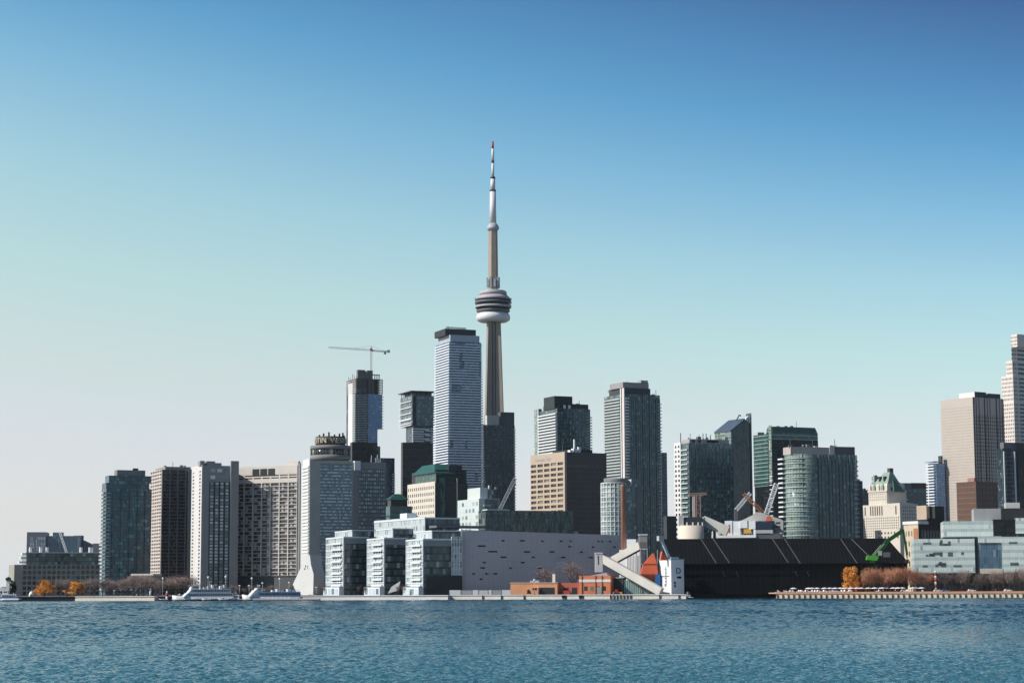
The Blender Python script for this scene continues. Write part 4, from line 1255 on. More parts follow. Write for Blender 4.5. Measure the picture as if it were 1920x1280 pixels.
b.part(MB().prism_y([(x1 + 6, z2), (b.W - 2, z2), (b.W - 3, b.z(1073)), (x1 + 16, b.z(1073))], 2, 16), 'roof_monitor', LIGHTGREY)
for (a_, c_, y) in ((1056, 1066, 1103), (1072, 1082, 1103)):
    b.box('door', DARK, b.sx(a_), b.sx(c_), -0.08, 0.1, 0.1, b.z(y - 2))
b.box('red_skip', REDP, b.sx(1056), b.sx(1070), -3, -1.2, 0, 2.6)
for i in range(4):
    b.box('window', WIN, x1 + 3 + i * 3.6, x1 + 5 + i * 3.6, -1.08, -0.9, 2.5, 5.0)
b.box('door', CONC2, b.sx(1119), b.sx(1128), -1.1, -0.9, 0, 4.6)
for px in (1092, 1117.5, 1129.5):
    b.box('drain_pipe', DARK, b.sx(px) - 0.15, b.sx(px) + 0.15, -1.35, -1.0, 0, z2)

# brick chimney
p = at(1169.5, 1040, 1245)
r = empty('brick_chimney', (p.x, p.y, GZ), 0, 'tall slender red brown brick chimney in front of the curved pale apartment block', 'chimney')
zt = at(1168, 908, 1245).z - GZ
MB().lathe([(2.0, 0), (1.4, zt - 1.5), (1.58, zt - 1.2), (1.58, zt)], 24).build('stack', plain('chimney_brick', (0.34, 0.17, 0.12), 0.9, 0.2), r)
MB().lathe([(1.45, zt), (1.3, zt + 0.6)], 24).build('rim', DARK, r)

# conveyors, hoppers and bins of the refinery
CV = plain('cream_conveyor', (0.60, 0.57, 0.50), 0.7, 0.12)
D0 = 1196
def rel(r, x, y, D=D0): return at(x, y, D) - r.location
p = at(1123, 1110, 1212)
r = empty('long_conveyor', (p.x, p.y, GZ), 0, 'long enclosed cream conveyor sloping down right from a small tower on thin legs', 'conveyor')
MB().box(rel(r, 1116, 1100, 1212).x, rel(r, 1130, 1100, 1212).x, -2.2, 2.2, rel(r, 1120, 1072, 1212).z, rel(r, 1120, 1037, 1212).z).build('head_house', PALECONC, r)
MB().box(rel(r, 1115.3, 1100, 1212).x, rel(r, 1130.7, 1100, 1212).x, -2.5, 2.5, rel(r, 1120, 1037, 1212).z, rel(r, 1120, 1035.5, 1212).z).build('roof', OFFWHITE, r)
a_, c_ = rel(r, 1129, 1046, 1212), rel(r, 1240, 1109, 1192)
MB().bar(a_, c_, 3.4, 4.6).build('gallery', CV, r)
m = MB(); m.bar(a_ + Vector((0, 0, -2.9)), c_ + Vector((0, 0, -2.9)), 3.0, 0.9); m.build('underside', DARK, r)
for px, py in ((1117.5, 1072), (1129.5, 1072), (1166, 1065), (1201, 1092), (1215, 1098)):
    q = rel(r, px, py, 1212 - 20 * (px - 1129) / 111 if px > 1130 else 1212)
    MB().bar((q.x, q.y - 1.8, 0), (q.x, q.y - 1.8, q.z), 0.35).bar((q.x, q.y + 1.8, 0), (q.x, q.y + 1.8, q.z), 0.35).build('leg', MIDGREY, r)
MB().box(rel(r, 1121.2, 1100, 1212).x, rel(r, 1122.8, 1100, 1212).x, -2.3, -2.1, rel(r, 1120, 1058, 1212).z, rel(r, 1120, 1041, 1212).z).build('slot_window', DARK, r)

D1 = 1212
p = at(1206, 1110, D1)
r = empty('short_conveyor', (p.x, p.y, GZ), 0, 'short cream conveyor climbing right to a boxy head house on a tall frame', 'conveyor')
rel1 = lambda x, y, D=D1: at(x, y, D) - r.location
MB().bar(rel1(1150, 1050, 1224), rel1(1201, 1022, 1212), 3.2, 4.4).build('gallery', CV, r)
MB().bar(rel1(1156, 1053.5, 1223) , rel1(1203, 1028, 1211.5), 2.6, 1.0).build('underside', plain('rust_underside', (0.12, 0.06, 0.05), 0.8), r)
MB().box(rel1(1199, 1100).x, rel1(1214, 1100).x, -2.4, 2.4, rel1(1200, 1027).z, rel1(1200, 1003).z).build('head_house', CONC2, r)
MB().box(rel1(1199, 1100).x + .3, rel1(1214, 1100).x - .3, -2.45, -2.3, rel1(1200, 1026).z, rel1(1200, 1016).z).build('grating', MIDGREY, r)
MB().box(rel1(1198, 1100).x, rel1(1215, 1100).x, -2.7, 2.7, rel1(1200, 1003).z, rel1(1200, 1001).z).build('roof', OFFWHITE, r)
for px in (1200.5, 1213):
    q = rel1(px, 1027)
    MB().bar((q.x, -2.2, 0), (q.x, -2.2, q.z), 0.4).bar((q.x, 2.2, 0), (q.x, 2.2, q.z), 0.4).build('leg', LIGHTGREY, r)
for y in (1029, 1057, 1089):
    MB().box(rel1(1200.5, 1100).x, rel1(1213, 1100).x, -2.3, -2.0, rel1(1200, y).z - .2, rel1(1200, y).z + .2).build('brace', OFFWHITE, r)

b = Bld('white_bin_house', 'plain white ribbed bin house with stepped top behind the crossing conveyors', 'silo building', 1172, 1175, 1201, 1011, 1236, -18, L=10)
zt = b.z(1010.5)
b.box('wall', WHITE, 0, b.W * 0.66, 0, 10, 0, zt)
b.box('lower_block', WHITE, b.W * 0.66, b.W, 0.3, 10, 0, b.z(1018))
mb = MB()
for i in range(9):
    mb.box(i * b.W / 9, i * b.W / 9 + 0.25, -0.2, 0.05, 0, b.z(1040))
b.part(mb, 'ribs', OFFWHITE)
x = b.sx(1160)
b.box('side_lean_to', WHITE, x, -0.01, 1, 9, 0, b.z(1030))

p = at(1218, 1100, 1206)
r = empty('orange_hopper', (p.x, p.y, GZ), 0, 'big orange red tapered hopper hanging in a frame beside the white silo', 'hopper')
rh = lambda x, y: at(x, y, 1206) - r.location
top = rh(1224, 1037); mid = rh(1218, 1077); lo = rh(1222, 1088)
def qd(x0, x1, d): return [(x0, -d), (x1, -d), (x1, d), (x0, d)]
MB().prism(qd(rh(1200, 1077).x, rh(1233, 1077).x, 4), mid.z, rh(1200, 1057).z, top=qd(rh(1206, 1057).x, rh(1231, 1057).x, 3)).prism(qd(rh(1206, 1057).x, rh(1231, 1057).x, 3), rh(1200, 1057).z, top.z, top=qd(rh(1223, 1037).x, rh(1226, 1037).x, 0.5)).build('body', ORANGEP, r)
MB().prism(qd(rh(1214, 1087).x, rh(1226, 1087).x, 2), lo.z, mid.z, top=qd(rh(1202, 1077).x, rh(1232, 1077).x, 3.6)).build('chute', ORANGEP, r)
mb = MB()
mb.box(rh(1199, 1077).x, rh(1234, 1077).x, -4.3, 4.3, mid.z - 0.3, mid.z + 0.4)
mb.box(rh(1205, 1057).x, rh(1232, 1057).x, -3.3, 3.3, rh(1200, 1057).z - .25, rh(1200, 1057).z + .25)
mb.build('rim', plain('dark_orange_paint', (0.30, 0.07, 0.03), 0.5), r)
for px in (1204, 1232):
    MB().bar((rh(px, 1100).x, -3.9, 0), (rh(px, 1100).x, -3.9, mid.z), 0.35).bar((rh(px, 1100).x, 3.9, 0), (rh(px, 1100).x, 3.9, mid.z), 0.35).build('leg', MIDGREY, r)
MB().box(rh(1228, 1100).x, rh(1237, 1100).x, -4.6, -2.5, rh(1230, 1096).z, rh(1230, 1076).z).build('blue_panel', BLUEP, r)
# tall thin mast by the hopper
p = at(1233.5, 1110, 1209); zt = at(1233.5, 1030, 1209).z - GZ
r = empty('slim_mast', (p.x, p.y, GZ), 0, 'slim bare mast between the orange hopper and the white silo', 'mast')
MB().lathe([(0.28, 0), (0.14, zt)], 8).build('pole', LIGHTGREY, r); MB().box(-.5, .5, -.5, .5, 0, .5).build('base', CONC, r)

b = Bld('white_silo', 'square white silo block with dark upright lettering and a chute on top', 'silo', 1236, 1258, 1282, 1049, 1192, 24)
zt = b.z(1049); W, L = b.W, b.L
SW = plain('silo_white', (0.76, 0.755, 0.75), 0.6, 0.05)
b.box('wall', SW, 0.01, W, 0, L, 0, zt)
b.box('roof_edge', LIGHTGREY, -0.25, W + 0.2, -0.3, L + 0.2, zt, zt + 0.5)
INK = plain('dark_lettering', (0.02, 0.03, 0.05), 0.5, 0.05)
INK2 = plain('navy_lettering', (0.01, 0.014, 0.022), 0.5, 0.05)
# upright script on both faces
text('Redpath', 3.4, INK, b.root, b.M @ Matrix.Translation((-0.08, L * 0.45, zt * 0.52)) @ Matrix.Rotation(R(-90), 4, 'Z') @ Matrix.Rotation(R(90), 4, 'X') @ Matrix.Rotation(R(90), 4, 'Z'), 'sign_letters', 0.05)
text('D', 4.6, INK2, b.root, b.M @ Matrix.Translation((W * 0.56, -0.2, b.z(1070))) @ Matrix.Rotation(R(90), 4, 'X'), 'sign_letter', 0.05)
b.box('sign_bar', INK2, W * 0.45, W * 0.78, -0.2, -0.1, b.z(1084), b.z(1080))
for y in (1092, 1098):
    b.box('vent', INK2, W * 0.22, W * 0.34, -0.2, -0.1, b.z(y) - 0.7, b.z(y) + 0.7)
b.box('seam_ledge', MIDGREY, -0.35, -0.02, L * 0.15, L * 0.85, b.z(1079.5) - 0.15, b.z(1079.5) + 0.15)
b.box('roof_unit', plain('pale_blue_metal', (0.30, 0.45, 0.50), 0.5), W * 0.15, W * 0.75, 2, 5, zt + 0.5, zt + 1.7)
p0, p1 = b.pt(1246, 1010), b.pt(1262, 1048)
b.part(MB().bar((p0[0], 4, p0[1]), (p1[0], 4, p1[1]), 1.4), 'chute', plain('pale_steel_chute', (0.40, 0.50, 0.56), 0.45))
b.part(MB().box(p0[0] - 2.2, p0[0] + 1.0, 2.6, 5.4, p0[1] - 1, p0[1] + 1.8), 'chute_head', LIGHTGREY)
q0, q1 = b.pt(1245, 1048), b.pt(1245, 1033)
b.part(MB().prism_y([(q0[0] - 0.5, zt), (q0[0] + 4.5, zt), (q1[0] + 0.6, q1[1])], 3.2, 5.0), 'brace_plate', ORANGEP)

# pale green corrugated shed and stacks under the conveyor
b = Bld('green_sheet_shed', 'pale green corrugated shed under the long conveyor', 'shed', 1168, 1170, 1232, 1086, 1204, -14, L=10)
GS = plain('pale_green_sheet', (0.34, 0.46, 0.42), 0.6, 0.12)
zt = b.z(1087)
b.part(MB().prism_y([(0, 0), (b.W, 0), (b.W, 1.2), (b.W * 0.35, zt), (0, zt)], 0, 10), 'wall', GS)
mb = MB()
for i in range(16):
    x = 0.6 + i * b.W * 0.9 / 16
    mb.box(x, x + 0.28, -0.16, 0.05, 0, max(1.0, min(zt, zt - (x - b.W * 0.35) * (zt - 1.2) / (b.W * 0.65)) - 0.2))
b.part(mb, 'ribs', plain('dark_green_rib', (0.10, 0.16, 0.15), 0.6))
b.box('dark_bay', DARK, -10.5, -0.6, 2, 10, 0, b.z(1083)); b.box('roof_edge', OFFWHITE, -11, 0.2, 1.6, 10.2, b.z(1083), b.z(1082))
p = at(1157, 1112, 1196)
r = empty('red_loader', (p.x, p.y, GZ), 0, 'small red and yellow loader parked below the conveyor', 'loader')
MB().box(-1.6, 1.2, -0.9, 0.9, 0.9, 2.1).prism_y([(-1.2, 2.1), (0.4, 2.1), (0.1, 3.3), (-1.0, 3.3)], -0.8, 0.8).build('body', REDP, r)
MB().box(1.2, 3.0, -1.0, 1.0, 0.4, 1.7).build('bucket', YELLOWP, r)
for x in (-1.0, 0.8):
    for y in (-1.0, 1.0):
        m = MB()
        n_ = 14
        for i in range(n_):
            a0, a1 = 2 * math.pi * i / n_, 2 * math.pi * (i + 1) / n_
            m.quad((x + .75 * math.cos(a0), y - .2, .75 + .75 * math.sin(a0)), (x + .75 * math.cos(a1), y - .2, .75 + .75 * math.sin(a1)), (x + .75 * math.cos(a1), y + .2, .75 + .75 * math.sin(a1)), (x + .75 * math.cos(a0), y + .2, .75 + .75 * math.sin(a0)))
            m.quad((x, y - .2, .75), (x, y - .2, .75), (x + .75 * math.cos(a1), y - .2, .75 + .75 * math.sin(a1)), (x + .75 * math.cos(a0), y - .2, .75 + .75 * math.sin(a0)))
        m.build('wheel', DARK, r)

# ---- the long black shed with sloped roof
b = Bld('black_shed', 'very long black sugar shed with pale pipes running down its sloped roof', 'warehouse', 1249, 1250, 1701, 1057, 1224, 1, L=26)
W = b.W; ze = b.z(1057); zr = at(1400, 1009.5, 1238).z - GZ
b.box('wall', BLACKROOF, 0, W, 0, 26, -1.0, ze)
rise = 13.0
xr0 = 0.0
roofm = MB().prism([(0, -1.2), (W + 1, -1.2), (W + 1, 26), (0, 26)], ze, zr, top=[(0, rise), (W - 9, rise), (W - 9, 26), (0, 26)])
SEAM = plain('roof_seam', (0.013, 0.0138, 0.015), 0.7, 0.3)
for i in range(int(W / 2.4)):
    x = 1 + i * 2.4
    f_ = min(1.0, max(0.05, (W - x) / 10))
    roofm.bar((x, -1.25, ze + 0.02), (x, -1.2 + (rise + 1.2) * f_, ze + (zr - ze) * f_ + 0.02), 0.14, mi=1)
b.part(roofm, 'roof', [BLACKROOF, SEAM])
mb = MB()
for i in range(int(W / 3.2)):
    mb.box(1 + i * 3.2, 1.14 + i * 3.2, -0.08, 0.0, 0.2, ze - 1)
b.part(mb, 'wall_seams', SEAM)
def roofpt(x, y):
    # point on the sloped roof seen at pixel x,y
    for k in range(40):
        f_ = k / 39.0
        yy = -1.2 + (rise + 1.2) * f_
        q = at(x, y, b.C.y + yy)
        if q.z - GZ <= ze + (zr - ze) * f_:
            break
    return Vector(((q.x - b.C.x), yy - 0.15, ze + (zr - ze) * f_ + 0.15))
PIPE = plain('dull_pipe', (0.10, 0.10, 0.10), 0.6)
for xa, xb in ((1315, 1343), (1338, 1368), (1449, 1479), (1472, 1501), (1578, 1608), (1598, 1640)):
    yb = 1056 if xb != 1640 else 1052
    b.part(MB().bar(roofpt(xa, 1010), roofpt(xb, yb), 0.4), 'roof_pipe', PIPE)
    x2 = b.sx(xb + 12)
    b.part(MB().bar((x2, -0.2, b.z(1072)), (x2 + 1.2, -0.2, b.z(1080)), 0.35), 'downpipe', PIPE)
b.box('ledge', BLACKROOF, 0.5, W - 1, -0.5, 0.02, b.z(1077), b.z(1075))
for i in range(5):
    x = b.sx(1310 + i * 75)
    b.box('dock_door', BLACKROOF, x, x + 5, -0.22, 0.0, 1.0, 5.5)
# ================================================================== right-hand towers
b = Bld('balconied_tower', 'dark balconied tower with roof box behind the brown newspaper block', 'apartment tower', 1003, 1045, 1106, 765, 2050, 24)
zt = b.z(765); W, L = b.W, b.L
b.box('glass_wall', G_GREEN, 0, W, 0, L, 0, zt)
b.box('corner_shaft', G_SEA, -0.6, 3.5, L - 9, L + 0.3, 0, zt + 3)
b.box('white_fin', WF, -1.0, 0, L - 10.2, L - 9, 0, zt + 3)
b.balconies('l', 0.4, L - 10.5, floors(b.z(860), zt - 3, 16), 2.0, [BALW, BALW], h=1.25)
b.balconies('f', W - 4, W + 2.0, floors(b.z(860), zt - 6, 16), 1.0, [BALD, BALG])
b.box('setback_storey', G_BLACK, 2, W * 0.98, 2, L * 0.7, zt, b.pt(1080, 757)[1])
x0, z0 = b.pt(1036, 741); x1, _ = b.pt(1073, 741)
b.box('roof_box', plain('dark_green_metal', (0.03, 0.042, 0.04), 0.5), x0 + 4, x1 + 2, 4, L * 0.55, zt, z0)
for px in (1058, 1067):
    b.box('roof_vent', WHITE, b.sx(px), b.sx(px) + 2.4, 1.5, 3, zt, zt + 3.5)
GBAND = plain('grey_green_band', (0.16, 0.20, 0.20), 0.5)
b.bands('f', 0.1, W - 0.1, b.z(900), zt, 19, GBAND, d=0.2)
mb = MB()
for i in range(12):
    mb.box(W * i / 11 - 0.15, W * i / 11 + 0.15, -0.25, 0.05, 0, zt)
b.part(mb, 'facade_mullions', plain('dark_green_mullion', (0.02, 0.03, 0.03), 0.5))

rooftop(b, 3, b.W - 3, 2, 14, b.pt(1080, 757)[1], 7, 13)
b = Bld('newspaper_block', 'brown office block with deep cream window grid and faint lettering along its sunlit top', 'office building', 996, 1060, 1137, 848, 1720, 30)
zt = b.z(847); W, L = b.W, b.L
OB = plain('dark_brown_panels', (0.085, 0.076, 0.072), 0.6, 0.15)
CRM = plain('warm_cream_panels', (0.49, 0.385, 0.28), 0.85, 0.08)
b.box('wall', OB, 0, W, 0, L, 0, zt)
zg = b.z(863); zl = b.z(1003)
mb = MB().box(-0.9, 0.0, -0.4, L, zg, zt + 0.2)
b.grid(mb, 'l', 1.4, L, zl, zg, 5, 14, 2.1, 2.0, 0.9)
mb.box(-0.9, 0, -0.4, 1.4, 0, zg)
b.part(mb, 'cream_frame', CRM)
b.windows('l', 1.4, L, zl, zg, 5, 14, 0.78, 0.7, WINW, d=0.1)
b.box('front_frame', plain('corner_pier', (0.36, 0.27, 0.22), 0.8), -0.9, 1.0, -0.42, -0.01, 0, zt)
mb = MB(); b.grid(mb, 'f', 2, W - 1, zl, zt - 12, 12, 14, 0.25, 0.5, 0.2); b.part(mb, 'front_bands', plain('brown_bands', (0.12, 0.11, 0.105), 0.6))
for i in range(9):
    x = 2 + i * (W - 4) / 9
    b.box('top_window', plain('top_glass', (0.10, 0.10, 0.11), 0.3), x, x + (W - 4) / 9 * (0.8 if i < 5 else 0.4), -0.08, 0.1, zt - 12.5, zt - 10)
for (i, z) in ((1, 30), (7, 30), (9, 31)):
    b.box('blind_window', plain('pale_blind', (0.2, 0.2, 0.19), 0.6), W * i / 11, W * i / 11 + 3, -0.07, 0.1, z, z + 1.8)  # a few windows in a pale blind tone
text('Toronto Star', 5.0, plain('faded_blue_letters', (0.34, 0.36, 0.45), 0.5), b.root, Matrix.Translation((-1.0, L * 0.62, (zt + zg) / 2 - 1)) @ Matrix.Rotation(R(-90), 4, 'Z') @ Matrix.Rotation(R(90), 4, 'X'), 'sign_letters', 0.06)
xm, zm = b.pt(1080, 823)
b.box('roof_mast', WHITE, xm, xm + 1.2, 3, 4.2, zt, zm)
mb = MB().box(6, 9, 2, 6, zt, zt + 2).box(10, 14, 3, 7, zt, zt + 3.4).box(15, 17, 3, 5, zt, zt + 5)
b.part(mb, 'roof_plant', WHITE)
b.box('penthouse', DARK, W * 0.28, W * 0.75, 6, L * 0.7, zt, zt + 3)

rooftop(b, 4, b.W - 3, 2, b.L * 0.7, zt, 9, 14)
b = Bld('twin_spine_tower', 'tallest right-centre tower with pale vertical spine and balconied left half', 'apartment tower', 1133, 1171, 1237, 740, 1950, 27)
zt = b.z(738); W, L = b.W, b.L
b.box('glass_wall', G_GREEN, 0, W, 0, L, 0, zt)
b.box('spine', PINKBEIGE, -1.0, 0.0, -0.6, 3.2, 0, b.z(727))
b.box('spine', WF, -1.4, -1.0, 4.4, 6.0, 0, b.z(727))
b.balconies('l', 6.5, L + 1.5, floors(b.z(895), zt - 2, 27), 2.0, [BALW, BALG], h=1.1)
b.balconies('f', 0.6, 4.6, floors(b.z(895), zt - 2, 27), 1.2, [BALW, BALW], h=1.2)
b.balconies('f', W - 3.0, W + 1.2, floors(b.z(990), zt - 6, 38), 1.0, [BALD, BALG])
b.box('left_penthouse', G_SEA, 2, 8, L * 0.4, L * 0.9, zt, b.ptl(1146, 729)[1])
x0 = b.sx(1177); x1 = b.sx(1221)
_, z0 = b.pt(1190, 727); _, z1 = b.pt(1200, 719)
b.box('penthouse', plain('penthouse_slate', (0.055, 0.06, 0.065), 0.5), 1, x1, 1.5, L * 0.8, zt, z0)
b.box('penthouse_roof', plain('pinkish_grey_cladding', (0.34, 0.31, 0.31), 0.6), x0 - 4, x1 - 1.5, 2, L * 0.7, z0, z1 + 1.0)
xa, za = b.pt(1205, 716); xb, _ = b.pt(1218, 716)
b.box('roof_box', G_SEA, xa, xb, 3, 10, z1 + 1.0, za + 2)
b.bands('f', 5, W - 0.2, b.z(1000), zt, 48, GBAND, d=0.2, h=0.28)
mb = MB()
for i in range(15):
    x = 5 + (W - 5) * i / 14
    mb.box(x - 0.15, x + 0.15, -0.3 if i % 3 else -0.9, 0.05, 0, zt - (0 if i < 11 else 4))
b.part(mb, 'facade_fins', plain('teal_fin', (0.09, 0.12, 0.125), 0.45))

rooftop(b, 3, b.W - 6, 2, 10, z0, 7, 11)
rooftop(b, b.W * 0.82, b.W - 1, 1, 8, zt, 3, 12)
b = Bld('slim_side_tower', 'very thin bluish tower peeking from behind the tall spine tower', 'apartment tower', 1236, 1239, 1250, 848, 2050, 24, L=6)
b.box('glass_wall', G_NAVY, 0, b.W, 0, 6, 0, b.H)
mb = MB(); b.grid(mb, 'f', 0, b.W, 0, b.H, 2, 40, 0.5, 0.6, 0.4); b.part(mb, 'facade_frame', plain('blue_grey_frame', (0.22, 0.27, 0.32), 0.5))

b = Bld('curved_apartment_block', 'pale curved apartment block with white gridded front behind the brick chimney', 'apartment tower', 1137, 1158, 1205, 908, 1620, 20, L=24)
zt = b.z(905); W = b.W
rad = (b.sx(1180) - b.sx(1137)) / 2
cx = b.sx(1158) ; cx = (b.sx(1137) + b.sx(1180)) / 2
b.part(MB().lathe([(rad, 0), (rad, zt)], 40, cx, rad * 0.9), 'round_bay', G_SEA)
mb = MB()
for z in floors(b.z(1005), zt, 11) + [zt - 0.3]:
    mb.lathe([(rad + 0.35, z), (rad + 0.35, z + 0.7)], 40, cx, rad * 0.9)
for i in range(20):
    a = 2 * math.pi * i / 20
    mb.bar((cx + rad * 1.01 * math.cos(a), rad * .9 + rad * 1.01 * math.sin(a), 0), (cx + rad * 1.01 * math.cos(a), rad * .9 + rad * 1.01 * math.sin(a), zt), 0.7)
b.part(mb, 'white_frame', BALW)
b.box('glass_wall', G_GREEN, cx, W, 2, 22, 0, zt - 2)
b.box('pier', plain('green_grey_concrete', (0.17, 0.19, 0.18), 0.8), W - 5, W, 1.4, 5, 0, zt - 1)
b.part(MB().lathe([(rad * 0.95, zt), (rad * 0.95, zt + 4)], 40, cx + 2, rad), 'roof_drum', plain('grey_metal_drum', (0.20, 0.20, 0.20), 0.6))
b.box('roof_box', CONC, W * 0.62, W * 0.96, 3, 10, zt - 2, zt + 3.5)
b.box('roof_box_end', WHITE, W * 0.62 - 0.5, W * 0.62, 3, 10, zt - 2, zt + 3)

b = Bld('low_dark_block', 'low dark block between the thin tower and the pale condominium', 'building', 1248, 1250, 1268, 967, 1560, 20, L=6)
b.box('wall', DARKGREY, 0, b.W, 0, 6, 0, b.H)
mb = MB(); b.grid(mb, 'f', 0, b.W, 0, b.H, 3, 12, 0.4, 0.5, 0.25); b.part(mb, 'bands', DARK)

# condominium with a pale left strip
b = Bld('pale_edged_tower', 'dark green glass tower with a pale punched left edge, behind the tan round bin', 'apartment tower', 1265, 1291, 1374, 829, 1720, 21)
zt = b.z(830); W, L = b.W, b.L
b.box('glass_wall', G_GREEN, 0, W, 0, L, 0, zt)
b.box('pale_end', OFFWHITE, -0.8, 0, L * 0.52, L, 0, zt + 1.5)
b.windows('l', L * 0.54, L * 0.98, 10, zt, 2, 28, 0.5, 0.5, WIN, o=-0.8, lim=56)
b.balconies('l', 0.5, L * 0.5, floors(10, zt - 2, 28), 1.3, [BALW, BALG])
x0, z0 = b.pt(1294, 822); x1 = b.sx(1370)
b.box('roof_box', plain('pinkish_penthouse', (0.40, 0.36, 0.34), 0.7), x0 + 1, x1, 3, L * 0.7, zt, z0)
for px, w_, h_ in ((1303, 3, 0), (1314, 3, 0), (1335, 7, 2), (1345, 5, 3)):
    b.box('roof_louvre', DARK, b.sx(px) - w_ / 2, b.sx(px) + w_ / 2, 2.85, 3.1, zt + 0.8, z0 - 0.8)
for px in (1280, 1322, 1328, 1336, 1352):
    b.box('roof_antenna', DARK, b.sx(px), b.sx(px) + 0.5, 4, 4.5, zt, z0 + 3 + px % 3)
b.bands('f', 0.1, W - 0.2, 6, zt, 30, GBAND, d=0.18, h=0.28)
mb = MB()
for i in range(14):
    x = W * i / 13
    mb.box(x - 0.2, x + 0.2, -0.25 if i % 2 else -0.8, 0.05, 0, zt)
b.part(mb, 'facade_fins', plain('grey_green_fin', (0.12, 0.15, 0.155), 0.45))

rooftop(b, x0 + 2, x1 - 1, 4, 14, z0, 8, 15)
# pointed office tower with the sail-like top
b = Bld('pointed_office_tower', 'slate glass tower with slanted blue roof and a sharp upright fin', 'office tower', 1340, 1371, 1406, 805, 2150, 30)
zt = b.z(808); W, L = b.W, b.L
zp = b.pt(1393, 786)[1]
GS_ = glass('slate_glass', (0.012, 0.020, 0.025), (0.03, 0.045, 0.055), (0.08, 0.10, 0.11), 0.05, 1.6, 3.8, span=(0.02, 0.028, 0.034))
b.part(MB().prism_y([(0, 0), (W, 0), (W, zp - 4), (W * 0.75, zp), (0, zt)], 0, L), 'glass_wall', GS_)
b.box('pale_end', G_SEA, -0.3, 0, 0, L, 0, zt)
sl = [Vector((-1, -0.5, zt)), Vector((W * 0.75, -0.5, zp + 0.5)), Vector((W * 0.75, L, zp + 0.5)), Vector((-1, L, zt))]
mb = MB().quad(*sl)
o_ = len(mb.v); mb.quad(*[v + Vector((0, 0, 0.8)) for v in sl])
for i in range(4):
    mb.face([i, (i + 1) % 4, 4 + (i + 1) % 4, 4 + i])
b.part(mb, 'slanted_roof', plain('blue_metal_roof', (0.085, 0.112, 0.15), 0.35))
xf, zf = b.pt(1405, 774)
b.part(MB().prism_y([(W, 0), (W + 1.6, 0), (W + 1.6, zf), (W, zf - 5)], -1, 8), 'fin', plain('slate_fin', (0.08, 0.10, 0.12), 0.4))
b.part(MB().prism_y([(W - 4, zp - 6), (W, zp - 6), (W, zf - 3), (W - 3, zp + 2)], 2, 5), 'fin_brace', WHITE)
xs, zs_ = b.pt(1389, 777)
b.part(MB().bar((xs - 3, 4, zp - 1), (xs + 1, 4, zs_), 1.0).bar((xs + 1, 4, zs_), (xs + 3, 4, zs_ - 1), 1.0), 'roof_rig', MIDGREY)

# green office slab
b = Bld('green_office_slab', 'wide green glass office slab with chamfered top edge and striped left end', 'office building', 1413, 1447, 1533, 800, 2050, 24)
zt = b.z(823); W, L = b.W, b.L
zc = b.pt(1447, 799)[1]
b.box('wall', G_BLACK, 0, W, 0, L, 0, zt)
b.part(MB().prism_y([(0, zt), (W, zt), (W, zc - 6), (W - 3, zc), (1.5, zc), (0, zc - 4)], 0, L * 0.3), 'top_screen', G_OFFICE)
b.box('top_front', plain('sea_green_panel', (0.035, 0.085, 0.075), 0.3), 1.5, W - 3, -0.2, 0.05, zc - 6, zc - 0.4)
b.box('striped_end', G_OFFICE, -0.6, 0, L * 0.16, L, b.z(910), zt + 6)
b.box('striped_end', G_SEA, -0.61, -0.01, 0.2, L * 0.16, b.z(905), zt + 14)
b.box('dark_slot', DARK, -0.72, -0.6, L * 0.15, L * 0.19, b.z(910), zt + 6)
for k, z in enumerate(floors(b.z(1000), b.z(885), 14)):
    b.box('corner_balcony', BALW, -0.9, 0.4, -0.4, L * 0.14, z, z + 0.8)
x0, z0 = b.ptl(1416, 816)
b.box('roof_box', plain('pink_roof_box', (0.55, 0.45, 0.43), 0.7), 0.5, 8, L * 0.8, L * 0.97, zt, z0 + 3)
mb = MB(); b.grid(mb, 'f', 0, W, 4, zt, 20, 44, 0.2, 0.6, 0.2); b.part(mb, 'facade_frame', plain('black_green_frame', (0.014, 0.018, 0.018), 0.5))

rooftop(b, 4, W - 5, 3, 8, zc - 0.5, 5, 17)
# round fronted condominium
b = Bld('round_fronted_tower', 'apartment tower with a pale green round glass corner and twin roof boxes', 'apartment tower', 1482, 1510, 1607, 849, 1640, 18)
zt = b.z(851); W, L = b.W, b.L
rad = (b.sx(1535) - b.sx(1484)) / 2
cx = b.sx(1484) + rad; cy = rad * 0.8
b.part(MB().lathe([(rad, 0), (rad, zt)], 48, cx, cy), 'round_bay', G_SEA)
zs = floors(6, zt, 27)
for z in zs:
    b.part(MB().lathe([(rad + 0.5, z), (rad + 0.5, z + 0.75)], 48, cx, cy), 'floor_band', BALG)
mb = MB()
for i in range(30):
    a = 2 * math.pi * i / 30
    mb.bar((cx + rad * 1.005 * math.cos(a), cy + rad * 1.005 * math.sin(a), 0), (cx + rad * 1.005 * math.cos(a), cy + rad * 1.005 * math.sin(a), zt), 0.3)
b.part(mb, 'mullions', plain('pale_green_mullion', (0.34, 0.40, 0.36), 0.5))
for z in zs:
    b.box('side_balcony', BALW, b.sx(1482) - 1.6, cx - rad * 0.3, cy + rad * 0.2, cy + rad * 0.9, z, z + 1.1)
b.box('glass_wall', G_GREEN, cx, W - 0.5, 1.5, L, 0, zt)
b.bands('f', cx + rad, W - 0.6, 6, zt, 27, GBAND, d=0.2, h=0.28, o=1.5)
mb = MB()
for i in range(12):
    x = cx + rad + (W - cx - rad) * i / 11
    mb.box(x - 0.3, x + 0.3, 0.9 if i % 3 else 0.2, 1.6, 0, zt)
b.part(mb, 'facade_fins', plain('grey_blue_fin', (0.12, 0.15, 0.16), 0.45))
b.balconies('f', W - 3.0, W + 1.2, floors(6, zt - 2, 27), 0.6, [BALD, BALG], o=1.5)
zr = b.pt(1500, 837)[1]
